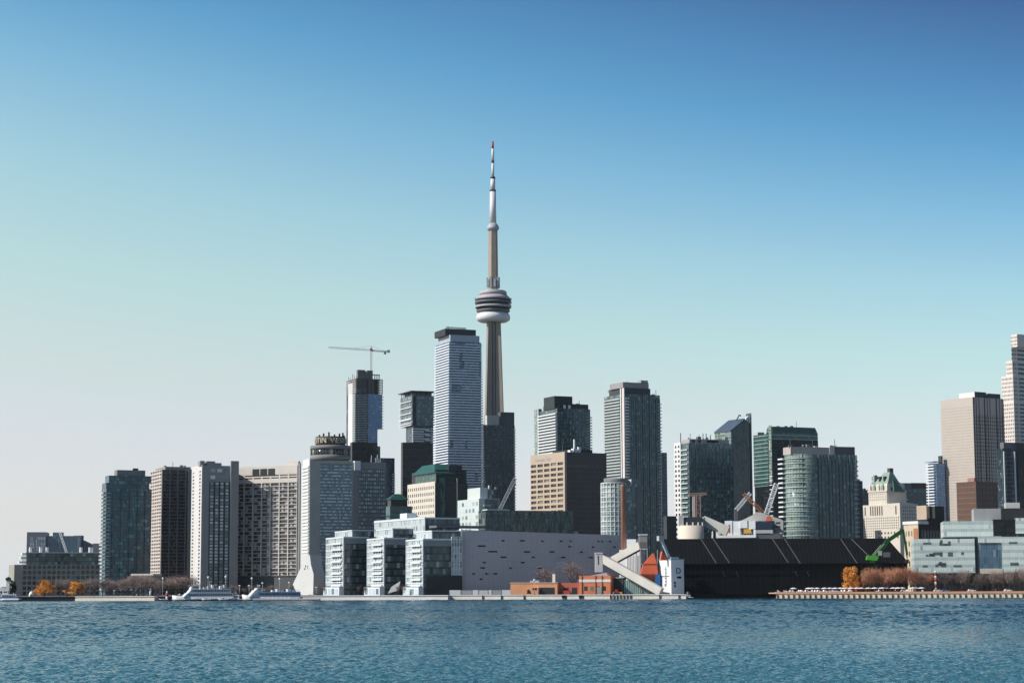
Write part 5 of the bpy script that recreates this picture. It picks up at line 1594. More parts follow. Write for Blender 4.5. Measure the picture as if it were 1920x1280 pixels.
b.box('roof_box', plain('beige_roof_box', (0.46, 0.40, 0.36), 0.8), b.sx(1483) + 1, b.sx(1558), 2.5, L * 0.6, zt, zr)
b.box('roof_box', PALECONC, b.sx(1558), b.sx(1567), 2, L * 0.6, zt - 2, zr + 1.5)
b.box('roof_box', plain('brown_louvres', (0.14, 0.12, 0.115), 0.7), b.sx(1568), W - 0.8, 2.2, L * 0.6, zt - 3, b.pt(1590, 837)[1])
for px in (1484, 1490, 1523, 1564, 1572):
    b.box('roof_antenna', DARK, b.sx(px), b.sx(px) + 0.5, 4, 4.5, zr - 1, zr + 2.2)

rooftop(b, b.sx(1486), b.W - 3, 4, 14, zr, 10, 16)
# the grand hotel with green roofs
b = Bld('chateau_hotel', 'cream stone castle-like hotel with pale green steep roof, right of the round tower', 'hotel', 1613, 1687, 1762, 957, 2150, 33)
zt = b.z(957); W, L = b.W, b.L
HS = TANSTONE
HD = HS
# central tower block, rising in steps; sunlit side is the left face
b.box('wall', HS, 0, W * 0.45, 0, L * 0.93, 0, b.ptl(1640, 946)[1])
zl = b.z(1010)
zx = b.ptl(1640, 946)[1]
b.windows('l', 0.5, L * 0.92, zl, zx - 13, 17, 9, 0.36, 0.5, WINW, lim=100)
yA, zA = b.ptl(1626, 926); yB, _ = b.ptl(1660, 926)
b.box('tower_block', HS, 2, W * 0.5, yB, yA, zx, b.ptl(1645, 922)[1])
zu = b.ptl(1645, 922)[1]
b.windows('l', yB + 1, yA - 1, zx + 4, zu - 1, 8, 3, 0.3, 0.4, WINW, o=2)
b.windows('l', yB + 4, yA - 3, zx - 12, zx - 1, 6, 1, 0.45, 0.9, plain('arched_opening', (0.10, 0.05, 0.035), 0.8), o=0, d=0.12, name='tall_arch')
b.box('cornice', HS, 1.2, W * 0.5 + 1, yB - 1, yA + 1, zu, zu + 1.6)
b.box('wing', HS, 0.5, W * 0.35, 0.3, yB, zx, b.ptl(1675, 943)[1])
for y_ in (L * 0.08, L * 0.86):
    b.box('slot_window', DARK, -0.1, 0.02, y_, y_ + 1.6, zx - 11, zx - 2)
# turrets and roof
zr0 = zu + 1.6; zr1 = b.ptl(1655, 884)[1]
for k in range(5):
    y_ = yB + 1 + (yA - yB - 2) * k / 4
    b.part(MB().prism([(2.2, y_ - 1.6), (6, y_ - 1.6), (6, y_ + 1.6), (2.2, y_ + 1.6)], zr0, zr0 + 5).prism([(2.2, y_ - 1.6), (6, y_ - 1.6), (6, y_ + 1.6), (2.2, y_ + 1.6)], zr0 + 5.02, zr0 + 8, top=[(4, y_ - .1), (4.2, y_ - .1), (4.2, y_ + .1), (4, y_ + .1)]), 'dormer', PALECOPPER if k % 2 else HS)
b.box('attic', HS, 4, W * 0.5, yB + 1, yA - 1.5, zr0, zr0 + 7)
xr0, xr1 = 5, W * 0.40
pr = MB().prism([(xr0, yB + 1.2), (xr1, yB + 1.2), (xr1, yA - 4), (xr0, yA - 4)], zr0 + 7, zr1, top=[(xr0 + 7, yB + 5), (xr1 - 7, yB + 5), (xr1 - 7, yA - 14), (xr0 + 7, yA - 14)])
b.part(pr, 'steep_roof', PALECOPPER)
for k in range(2):
    y_ = yB + 7 + 7 * k
    b.box('roof_window', DARK, xr0 + 1.0, xr0 + 4, y_, y_ + 2, zr0 + 10, zr0 + 15)
zc_ = b.ptl(1658, 876)[1]
b.box('chimney', plain('dark_stack', (0.10, 0.085, 0.075), 0.8), xr0 + 8, xr0 + 13, yB + 6, yB + 10, zr1 - 4, zc_)
b.part(MB().prism([(xr0 + 3, yB - 5), (xr1 + 1, yB - 5), (xr1 + 1, yB + 3), (xr0 + 3, yB + 3)], zu, zr1 - 8, top=[(xr0 + 8, yB + 1.5), (xr1 - 8, yB + 1.5), (xr1 - 8, yB + 3), (xr0 + 8, yB + 3)]), 'side_roof', COPPER)  # dark copper tone paints in the shaded side of the steep roof
# shaded front wings
b.box('side_wall', HD, W * 0.45, W * 0.98, 4, L * 0.5, 0, b.pt(1712, 957)[1])
b.box('front_shade_wall', HD, 0.02, W * 0.452, -0.3, 0.0, b.z(990), zx)
b.box('front_upper_wall', HD, 2.4, W * 0.5, yB - 1.3, yB - 1.02, zx, zu)
b.windows('f', 3, W * 0.44, zl + 10, zx - 2, 7, 7, 0.35, 0.5, WIN, o=-0.3)
lw = Bld('low_wing', '', '', 1640, 1687, 1735, 992, 2060, 33, parent=b)
lw.box('low_front_wing', HS, 0, lw.W * 0.5, 0, lw.L, 0, lw.H)
lw.windows('l', 0.5, lw.L * 0.9, lw.z(1010), lw.H - 1, 7, 2, 0.4, 0.5, WINW)
lw.box('low_front_shade', HD, 0.02, lw.W * 0.5, -0.2, 0, 0, lw.H - 1)
lw.box('parapet', plain('cream_parapet', (0.62, 0.55, 0.43), 0.8), -0.4, lw.W * 0.62, -0.5, 4, lw.H, lw.H + 1.4)

b = Bld('brick_station_block', 'dark brick block with a cream left face behind the green glass college', 'building', 1695, 1722, 1771, 982, 1500, 30)
zt = b.z(982); W, L = b.W, b.L
b.box('wall', plain('dark_station_brick', (0.05, 0.035, 0.032), 0.85), 0, W, 0, L, 0, zt)
b.box('cream_face', plain('warm_stone_face', (0.58, 0.47, 0.34), 0.85), -0.4, 0, 0, L, 0, zt)
b.box('orange_pier', plain('terracotta_pier', (0.42, 0.17, 0.08), 0.85), -0.7, -0.41, 0.5, L * 0.3, 0, zt - 3)
b.windows('l', L * 0.35, L - 1, 2, zt - 3, 3, 6, 0.35, 0.5, WINW, o=-0.4)
b.windows('f', 2, W - 1, 2, zt - 3, 8, 5, 0.5, 0.7, WIN)
b.box('cornice', OFFWHITE, -1.0, W * 0.35, -0.8, L + 0.4, zt, zt + 2.2)
xa = b.sx(1735)
b.box('roof_ledge', OFFWHITE, xa, xa + 5, 2, 6, zt, zt + 1.5)

b = Bld('dark_brown_block', 'dark brown block with cream top corner before the tan bank tower', 'building', 1719, 1738, 1770, 948, 1850, 30)
zt = b.z(948); W, L = b.W, b.L
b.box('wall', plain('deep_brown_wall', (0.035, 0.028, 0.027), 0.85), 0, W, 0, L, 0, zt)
b.box('cream_face', CRM, -0.4, 0, 0.3, L, zt - 12, zt + 0.5)  # cream only near the top, dark brown below
b.box('cream_strip', CRM, 0.5, 2.5, -0.3, 0.0, zt - 11, zt); b.box('cream_strip', CRM, 6, 9, -0.3, 0.0, zt - 11, zt)
b.box('turret', OFFWHITE, -2.5, -0.5, L * 0.5, L * 0.5 + 2.5, 0, zt - 14)

b = Bld('navy_office_block', 'dark navy glass block behind the castle-like hotel', 'office building', 1688, 1692, 1739, 905, 2500, 18, L=8)
b.box('glass_wall', G_NAVY, 0, b.W, 0, 8, 0, b.H)
x = b.sx(1708)
b.box('top_band', DARK, x, b.W, -0.4, 0.1, b.H - 6, b.H + 0.3)
b.box('top_band', G_TEAL, x + 2, b.W - 1, -0.5, 0, b.H - 12, b.H - 7)
for k in range(6):
    b.box('balcony', BALW, 2, 6, -1.0, 0, b.H - 42 + k * 4.2, b.H - 40.8 + k * 4.2)
b = Bld('slim_blue_tower', 'slim tower, white balconies left and blue glass right, beside the tan bank tower', 'apartment tower', 1740, 1755, 1771, 866, 2380, 26, L=None)
zt = b.z(868)
b.box('glass_wall', G_BLUE, 0, b.W, 0, b.L, 0, zt)
b.balconies('l', 1, b.L + 1, floors(b.z(960), zt, 17), 3.0, [BALW, BALW], h=1.4)
x, z = b.pt(1765, 854)
b.box('fin', DARKGREY, x, x + 2, 0.3, 6, zt - 4, z)
b.box('roof_plate', LIGHTGREY, -4, b.W * 0.6, -1, b.L + 2, zt + 1.5, zt + 2.3)
for (nm, lab, xl, xr, yt, D) in (('slate_tower', 'plain slate tower sliver at the right side of the round glass corner tower', 1606, 1617, 901, 2300), ('blue_block', 'small blue glass block peeking left of the castle-like hotel', 1617, 1628, 918, 2420), ('pale_distant_tower', 'faint pale tower behind the green hotel roof', 1639, 1649, 893, 2700), ('teal_glass_block', 'teal glass block just right of the steep green hotel roof', 1666, 1688, 904, 2400)):
    b = Bld(nm, lab, 'office tower', xl, xl + 0.5, xr, yt, D, 18, L=8)
    m_ = {'slate_tower': plain('slate_cladding_dark', (0.05, 0.055, 0.07), 0.6), 'blue_block': G_NAVY, 'pale_distant_tower': G_SEA, 'teal_glass_block': G_TEAL}[nm]
    b.box('glass_wall', m_, 0, b.W, 0, 8, 0, b.H)
    mb = MB(); b.grid(mb, 'f', 0, b.W, 0, b.H, 3, 30, 0.4, 0.6, 0.3); b.part(mb, 'facade_frame', plain('quiet_frame', (0.10, 0.115, 0.125), 0.6))
    b.box('roof_box', MIDGREY, b.W * 0.3, b.W * 0.7, 2, 7, b.H, b.H + 2)

# tan bank tower with its ribbed right face
b = Bld('tan_bank_tower', 'large plain tan tower with dark ribs on its right face', 'office tower', 1763, 1823, 1881, 741, 2350, 33)
zt = b.z(744); W, L = b.W, b.L
TG = plain('tan_mirror_panels', (0.51, 0.44, 0.375), 0.4, 0.06, spec=0.4)
TP = plain('pinkish_tan_panels', (0.58, 0.48, 0.42), 0.5, 0.06)
b.box('wall', TG, 0, W, 0, L, 0, zt)
mb = MB()
for j in range(58):
    z = 20 + (zt - 28) * j / 58
    mb.box(-0.10, 0.0, 0.3, L - 0.3, z, z + 0.35)
b.part(mb, 'floor_joints', plain('tan_joint', (0.36, 0.27, 0.20), 0.5))
b.box('front_panels', TP, 0.0, W, -0.3, 0.0, 0, zt)
zm = b.pt(1850, 777)[1]
ribs = [0.01, 0.10, 0.19, 0.36, 0.46, 0.54, 0.74, 0.85, 0.94]
for k, f_ in enumerate(ribs):
    b.box('dark_rib', DARK if k % 3 == 0 else plain('brown_rib', (0.10, 0.06, 0.045), 0.5), W * f_, W * f_ + (1.4 if k % 3 == 0 else 0.7), -0.7, -0.3, 0, zt)
for i in range(15):
    f_ = 0.03 + i * 0.064
    b.box('thin_rib', plain('brown_rib', (0.10, 0.06, 0.045), 0.5), W * f_, W * f_ + 0.4, -0.55, -0.3, 0, zm)
mb = MB()
for j in range(44):
    z = 20 + (zm - 20) * j / 44
    mb.box(0.5, W - 0.5, -0.36, -0.3, z, z + 0.7)
b.part(mb, 'window_rows', WINW)
x0 = b.sx(1829); x1 = b.sx(1850); x2 = b.sx(1854); x3 = b.sx(1877)
zb_ = b.pt(1840, 737)[1]
b.box('roof_box', DARKGREY, x0, x1, 1, L * 0.5, zt, zb_ + 1.5); b.box('roof_box', DARKGREY, x2, x3, 1.2, L * 0.5, zt, zb_ + 0.5)
b.box('roof_box_end', OFFWHITE, x0 - 0.5, x0, 1, L * 0.5, zt, zb_ + 1.3)
# its lower neighbour standing in the foreground: brown mirror block
b2 = Bld('brown_mirror_block', 'brown mirror glass block at the foot of the tan bank tower', 'office building', 1793, 1829, 1882, 902, 2240, 33)
b2.box('wall', plain('brown_mirror', (0.13, 0.075, 0.052), 0.4, 0.15), 0, b2.W, 0, b2.L, 0, b2.H)
mb = MB(); b2.grid(mb, 'f', 0, b2.W, 0, b2.H, 8, 20, 0.5, 0.5, 0.3); b2.grid(mb, 'l', 0, b2.L, 0, b2.H, 1, 20, 0, 0.8, 0.3); b2.part(mb, 'facade_frame', plain('bronze_frame', (0.22, 0.14, 0.10), 0.5))
b2.box('red_roof_box', plain('rose_panels', (0.40, 0.20, 0.16), 0.6), -0.3, 6, b2.L * 0.05, b2.L * 0.4, b2.H, b2.H + 4)

# stepped stone skyscraper on the right edge
b = Bld('stepped_skyscraper', 'pale stone skyscraper stepping up out of the right edge of the picture', 'skyscraper', 1878, 1901, 1990, 760, 2450, 30)
ST = plain('pale_granite', (0.70, 0.62, 0.55), 0.8, 0.06)
W, L = b.W, b.L
tiers = [(752, 0, 0), (703, 0.6, 0), (675, 5.5, 5), (648, 11, 10), (625, 17, 16)]
zl = 0
for k, (y, ix, iy) in enumerate(tiers):
    z1 = b.z(y)
    x0, x1 = (0 if k == 0 else ix * 0.25), W
    b.box('tier', ST, ix * 0.6, W - ix, ix * 0.7, L - ix * 1.15 - (0 if k else -4), zl - (0.5 if k else 0), z1)
    zl = z1
zs0 = b.z(850)
for k, (y, ix, iy) in enumerate(tiers):
    z1 = b.z(y) - 1.5; z0 = zs0 if k == 0 else b.z(tiers[k - 1][0]) + 0.5
    n_ = max(1, round((z1 - z0) / 4.6))
    b.windows('l', ix * 0.7 + 0.5, L - ix * 1.15 - (0.5 if k else -3.5), z0, z1, 8 if k < 2 else 5, n_, 0.42, 0.5, WIN, o=ix * 0.6, lim=40 if k == 0 else 20)
    b.windows('f', ix * 0.6 + 8, W * 0.9 - ix, z0, z1, 3, n_, 0.9, 0.52, G_TEAL, o=ix * 0.7, name='window_band', lim=12)
    b.windows('f', ix * 0.6 + 0.5, ix * 0.6 + 7, z0, z1, 3, n_, 0.5, 0.5, WIN, o=ix * 0.7, lim=10)

b = Bld('dark_edge_tower', 'dark apartment tower with white upright lines at the right picture edge', 'apartment tower', 1871, 1878, 1925, 835, 1980, 20, L=9)
zt = b.z(840); W = b.W
b.box('wall', G_DARK, 0, W, 0, 9, 0, zt)
b.box('roof_box', plain('mauve_slate', (0.16, 0.155, 0.175), 0.6), b.sx(1884), b.sx(1912), 2, 8, zt, b.pt(1900, 829)[1])
for px in (1880, 1900):
    b.box('white_fin', WF, b.sx(px), b.sx(px) + 1.0, -1.4, 0, 0, zt - 3)
b.box('dark_recess', DARK, b.sx(1888), b.sx(1894), -0.3, 0.1, 0, zt)
mb = MB(); b.grid(mb, 'f', 0, b.sx(1905), 0, zt, 6, 34, 0.3, 0.5, 0.35); b.part(mb, 'facade_frame', plain('mauve_frame', (0.17, 0.17, 0.19), 0.6))
b.box('dark_side', G_BLACK, b.sx(1906), W, -1.2, 0.05, 0, b.pt(1915, 830)[1])

# pale glass college on the waterfront
b = Bld('glass_college', 'low wide pale green glass building with dark slot and blue atrium at right', 'college building', 1712, 1713, 1990, 1010, 1275, -9, L=50)
zt = b.z(1010); zb_ = b.z(1074); W = b.W
xs = b.sx(1827); xs2 = b.sx(1834); xa = b.sx(1878)
b.box('glass_wall', G_PALE, 0, xs, 0, 48, zb_, zt)
b.box('glass_wall', G_PALE, xa, W, 0, 48, zb_, b.z(1007))
b.box('dark_slot', DARK, xs, xs2, 0.8, 40, 0, b.z(1008))
b.box('atrium_glass', G_SKY, xs2, xa, 1.0, 44, zb_ + 2, b.z(1018))
b.box('atrium_top', G_PALE, xs2, xa, 0.2, 44, b.z(1018), b.z(1006))
b.box('ground_storey', plain('dark_ground_glass', (0.02, 0.022, 0.022), 0.3), 1, W, 4, 46, 0, zb_)
b.box('cream_lobby', plain('cream_lobby_wall', (0.62, 0.55, 0.44), 0.6), b.sx(1836), b.sx(1879), -0.2, 4, zb_ - 0.6, zb_ + 2.6)  # plain cream panel below the atrium
rr_ = random.Random(8)
for i in range(26):
    row = i % 3
    x = rr_.uniform(2, xs - 8) if i % 4 else rr_.uniform(xa + 1, W - 10)
    z = zb_ + 3.6 + row * 6.6 + (0 if i % 2 else 0.8)
    b.box('clear_window', plain('clear_dark_glass', (0.10, 0.13, 0.125), 0.15), x, x + rr_.choice((1.6, 3, 5)), -0.1, 0.05, z, z + rr_.choice((1.2, 1.8, 2.6)))
zu = b.z(977)
x0, x1, x2, x3 = b.sx(1770), b.sx(1864), b.sx(1908), b.sx(1906)
b.box('upper_glass_box', G_PALE, x0, x1, 6, 40, zt + 1.2, zu)
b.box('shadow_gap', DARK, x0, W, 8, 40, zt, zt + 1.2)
b.box('dark_upper_block', G_BLACK, x1, x2, 5, 40, zt + 0.6, zu + 1)
b.box('upper_glass_box', G_PALE, x3, W, 4.5, 40, zt + 3, b.z(972))
b.box('roof_house', plain('pale_roof_house', (0.34, 0.335, 0.33), 0.7), b.sx(1830), b.sx(1881), 12, 36, zu, b.z(953))
b.box('dark_roof_house', DARK, b.sx(1881), W, 10, 38, zu, b.z(953))
b.box('roof_box', plain('warm_white_box', (0.55, 0.53, 0.49), 0.7), b.sx(1891), b.sx(1918), 14, 26, b.z(953), b.z(942))

# ================================================================== behind the shed roof: bin, gallery, cargo ship
p = at(1296, 1008, 1275)
r = empty('round_bin', (p.x, p.y, GZ), 0, 'squat round tan bin with a dark roof house behind the black shed', 'bin')
rr1 = 23.5 * 1275 / F; z0 = at(1296, 985, 1275).z - GZ
MB().lathe([(rr1, 0), (rr1, z0)], 48).build('drum', plain('tan_bin_plaster', (0.70, 0.60, 0.48), 0.85, 0.08), r)
RX = lambda x: at(x, 980, 1275).x - p.x
zr = at(1296, 969, 1275).z - GZ
MB().prism_y([(RX(1280), z0), (RX(1319), z0), (RX(1316), zr), (RX(1284), zr)], -2.5, 6).build('roof_house', plain('slate_roof_house', (0.045, 0.05, 0.055), 0.6), r)
MB().box(RX(1272), RX(1281), -3, 5, z0, zr + 1).build('end_wall', PALECONC, r)
for x in (1286, 1297, 1307, 1315):
    MB().box(RX(x), RX(x) + 0.8, -2.9, -2.5, z0, z0 + 2.0).build('vent_pipe', WHITE, r)
p = at(1316, 1008, 1280)
r = empty('roof_conveyor', (p.x, p.y, GZ), R(-18), 'cream gallery sloping down right from the round tan bin', 'conveyor')
RY = lambda x, y: at(x, y, 1280) - r.location
MB().bar(RY(1318, 975), RY(1366, 996), 3.0, 6.0).build('gallery', CV, r)
MB().prism_y([(RY(1314, 969).x, RY(1314, 969).z), (RY(1319, 986).x, RY(1319, 986).z), (RY(1321, 969).x, RY(1321, 969).z)], -2, 2).build('end_panel', OFFWHITE, r)
MB().bar((RY(1340, 990).x, 0, 0), (RY(1340, 990).x, 0, RY(1340, 984).z), 1.5).build('leg', DARKGREY, r)

p = at(1400, 1003, 1294)
r = empty('cargo_ship', (p.x, p.y, 0), R(-16), 'white cargo ship superstructure with funnel and hull rising behind the black shed', 'ship')
S_ = lambda x, y: at(x, y, 1294) - r.location
MB().prism_y([(S_(1337, 1003).x, 2), (S_(1466, 1003).x, 2), (S_(1466, 1003).x, S_(1466, 1000).z), (S_(1420, 1003).x, S_(1420, 1001).z), (S_(1420, 1003).x, S_(1420, 1003).z), (S_(1337, 1003).x, S_(1337, 1006).z)], -6, 6).build('hull', plain('ship_hull_grey', (0.10, 0.10, 0.105), 0.5), r)
def sbox(nm, x0, x1, y0, y1, d0, d1, m): MB().box(S_(x0, 1000).x, S_(x1, 1000).x, d0, d1, S_(1400, y1).z, S_(1400, y0).z).build(nm, m, r)
sbox('bulwark', 1337, 1421, 1003, 1008, -7, 4, WHITE)
sbox('deck_house', 1337, 1349, 995, 1003, -6, 2, OFFWHITE)
sbox('deck_house', 1362, 1376, 976, 1003, -6.2, 4, WHITE)
sbox('deck_house_side', 1375.5, 1391, 977, 1003, -5.8, 4, WHITE)
sbox('bridge', 1391, 1405, 976, 990, -7, 5, WHITE)
sbox('bridge_side', 1405, 1420, 977, 992, -6.5, 5, WHITE)
sbox('bridge_window_band', 1420, 1449, 979, 992, -6.2, 5, NAVYP)
sbox('orange_locker', 1398, 1412, 992, 1000, -7.2, -3, YELLOWP)
sbox('lifeboat_rack', 1420, 1452, 994, 1000, -6.6, -2, LIGHTGREY)
sbox('red_door', 1369, 1372, 983, 999, -6.3, -6.1, ORANGEP)
hp = [(1389, 976), (1389, 974), (1410, 964), (1414, 959), (1424, 960), (1464, 974), (1466, 976), (1466, 1002), (1452, 1002), (1450, 976)]
MB().prism_y([(S_(x, y).x, S_(x, y).z) for x, y in reversed(hp)], 5.2, 9).build('funnel_housing', plain('ship_cream', (0.44, 0.42, 0.38), 0.7), r)
MB().prism_y([(S_(x, y).x, S_(x, y).z) for x, y in ((1433, 976), (1445, 976), (1442, 967), (1436, 967))], 4.9, 5.3).build('funnel_badge', ORANGEP, r)
for y in (980, 987):
    sbox('louvre', 1453, 1461, y - 1.5, y + 1.5, 5.05, 5.3, DARK)
for i in range(8):
    sbox('rail_post', 1378 + i * 5, 1378.5 + i * 5, 997, 1003, -7.0, -6.8, WHITE)
MB().ball((S_(1465, 1002).x, -2, S_(1465, 1002).z), 1.4).build('float', OFFWHITE, r)
def boom(name, label, x0, y0, x1, y1, D, mat, w, t=0.4, nb=14):
    p, q = at(x0, y0, D), at(x1, y1, D)
    rt = empty(name, (p.x, p.y, GZ), 0, label, 'crane')
    MB().truss(p - rt.location, q - rt.location, w, nb, t).build('boom', mat, rt)
    MB().bar((0, 0, 0), p - rt.location, 2.2).build('mast', MIDGREY, rt)
    MB().bar(q - rt.location, (q - rt.location) + Vector((0, 0, -3)), 0.25).build('hoist_cable', DARK, rt)
    return rt
boom('deck_crane', 'white lattice deck boom slanting up right at the ship', 1437, 963, 1456, 906, 1306, WHITE, 2.4, 0.5)
boom('deck_crane', 'orange lattice boom slanting up left from the ship', 1432, 962, 1394, 925, 1318, plain('rust_orange_paint', (0.42, 0.18, 0.10), 0.6), 1.8, 0.45)
boom('deck_crane', 'short white lattice boom crossing the orange one', 1380, 956, 1407, 924, 1328, WHITE, 2.0, 0.45)
# scaffold tower before the dark green condominium
p = at(1302, 985, 1400)
r = empty('hoist_tower', (p.x, p.y, GZ), 0, 'pinkish scaffold hoist tower standing before the pale edged glass tower', 'hoist tower')
K_ = lambda x, y: at(x, y, 1400) - r.location
MB().box(K_(1299, 990).x, K_(1304, 990).x, -1, 1, 0, K_(1300, 930).z).build('mast', plain('pink_hoist', (0.62, 0.48, 0.42), 0.6), r)
MB().truss((K_(1310, 990).x, 0, 0), (K_(1310, 990).x, 0, K_(1310, 928).z), 2.6, 24, 0.6).build('scaffold', plain('rusty_scaffold', (0.40, 0.26, 0.19), 0.7), r)
MB().truss(K_(1291, 927), K_(1325, 925), 1.4, 10, 0.4).build('jib', plain('rusty_scaffold', (0.40, 0.26, 0.19), 0.7), r)

# ---- green material handler
p = at(1652, 1105, 1217)
r = empty('material_handler', (p.x, p.y, GZ), 0, 'bright green long armed material handler in front of the black shed', 'loading crane')
E_ = lambda x, y: at(x, y, 1217) - r.location
BG = plain('bright_green_paint', (0.10, 0.42, 0.05), 0.35, 0.1)
DG = plain('deep_green_paint', (0.015, 0.09, 0.015), 0.4, 0.15)
MB().bar((E_(1643, 1100).x, 0, 1.2), (E_(1643, 1100).x, 0, E_(1643, 1050).z), 2.6).box(E_(1633, 1100).x, E_(1668, 1100).x, -2.2, 2.2, 0, 1.3).build('pedestal', plain('black_undercarriage', (0.012, 0.012, 0.013), 0.6), r)
q0, q1 = E_(1624, 1049), E_(1640, 1040)
MB().prism_y([(q0.x, q0.z), (q1.x + 1, q0.z - 0.5), (q1.x + 2, q1.z - 1), (q1.x, q1.z), (q0.x + 0.4, q1.z - 0.4)], -2.0, 2.0).build('engine_house', BG, r)
MB().box(q0.x + 2.2, q1.x, -2.1, 2.1, q0.z - 1.8, q0.z - 0.5).build('counterweight', DG, r)
MB().bar(E_(1641, 1046), E_(1665, 1012), 1.8, 2.4).bar(E_(1665, 1013), E_(1694, 993), 1.4, 2.2).build('boom', DG, r)
MB().bar(E_(1635, 1040) + Vector((0, -1.6, 0)), E_(1651, 1021) + Vector((0, -1.6, 0)), 0.35).bar(E_(1638, 1040) + Vector((0, -1.6, 0)), E_(1657, 1019) + Vector((0, -1.6, 0)), 0.35).build('ram', plain('chrome_ram', (0.45, 0.55, 0.40), 0.3), r)
MB().bar(E_(1693, 992), E_(1701, 1040), 1.1, 1.6).build('stick', DG, r)
m = MB()
g0 = E_(1701, 1052)
m.bar(E_(1700.5, 1038), E_(1701, 1047), 0.5)
for k in range(5):
    a = 2 * math.pi * k / 5
    m.bar(g0 + Vector((0.5 * math.cos(a), 0.5 * math.sin(a), 1.2)), g0 + Vector((1.4 * math.cos(a), 1.4 * math.sin(a), 0)), 0.4)
    m.bar(g0 + Vector((1.4 * math.cos(a), 1.4 * math.sin(a), 0)), g0 + Vector((0.5 * math.cos(a), 0.5 * math.sin(a), -1.2)), 0.3)
m.build('grab', DARK, r)
MB().box(E_(1646, 1040).x, E_(1652.5, 1040).x, -2.4, -0.6, E_(1646, 1041).z, E_(1646, 1032).z).build('cab', plain('pale_cab', (0.40, 0.52, 0.36), 0.4), r)
MB().box(E_(1654, 1040).x, E_(1668, 1040).x, -2.2, 1.2, E_(1646, 1044).z, E_(1646, 1035).z).build('machine_house', MIDGREY, r)
# ================================================================== trees
def leafmat(name, a, b_, rough=0.8):
    if name in MATS: return MATS[name]
    m, t, p = nodes(name)
    at_ = N(t, 'ShaderNodeAttribute', attribute_name='rnd')
    oi = N(t, 'ShaderNodeObjectInfo')
    f = math1(t, 'FRACT', math1(t, 'MULTIPLY_ADD', oi.outputs['Random'], 0.5, at_.outputs['Fac']))
    t.links.new(mixc(t, f, a, b_), p.inputs['Base Color'])
    p.inputs['Roughness'].default_value = rough
    p.inputs['Specular IOR Level'].default_value = 0.15
    MATS[name] = m
    return m
BARK = plain('bark', (0.07, 0.055, 0.045), 0.9, 0.2)
TWIG = leafmat('bare_twigs', (0.20, 0.15, 0.13), (0.38, 0.28, 0.24))
TWIGR = leafmat('reddish_twigs', (0.34, 0.16, 0.095), (0.58, 0.28, 0.16))
WILLOW = leafmat('orange_willow_leaves', (0.58, 0.20, 0.04), (0.82, 0.38, 0.075))
EVERG = leafmat('evergreen_leaves', (0.02, 0.045, 0.025), (0.05, 0.085, 0.045))
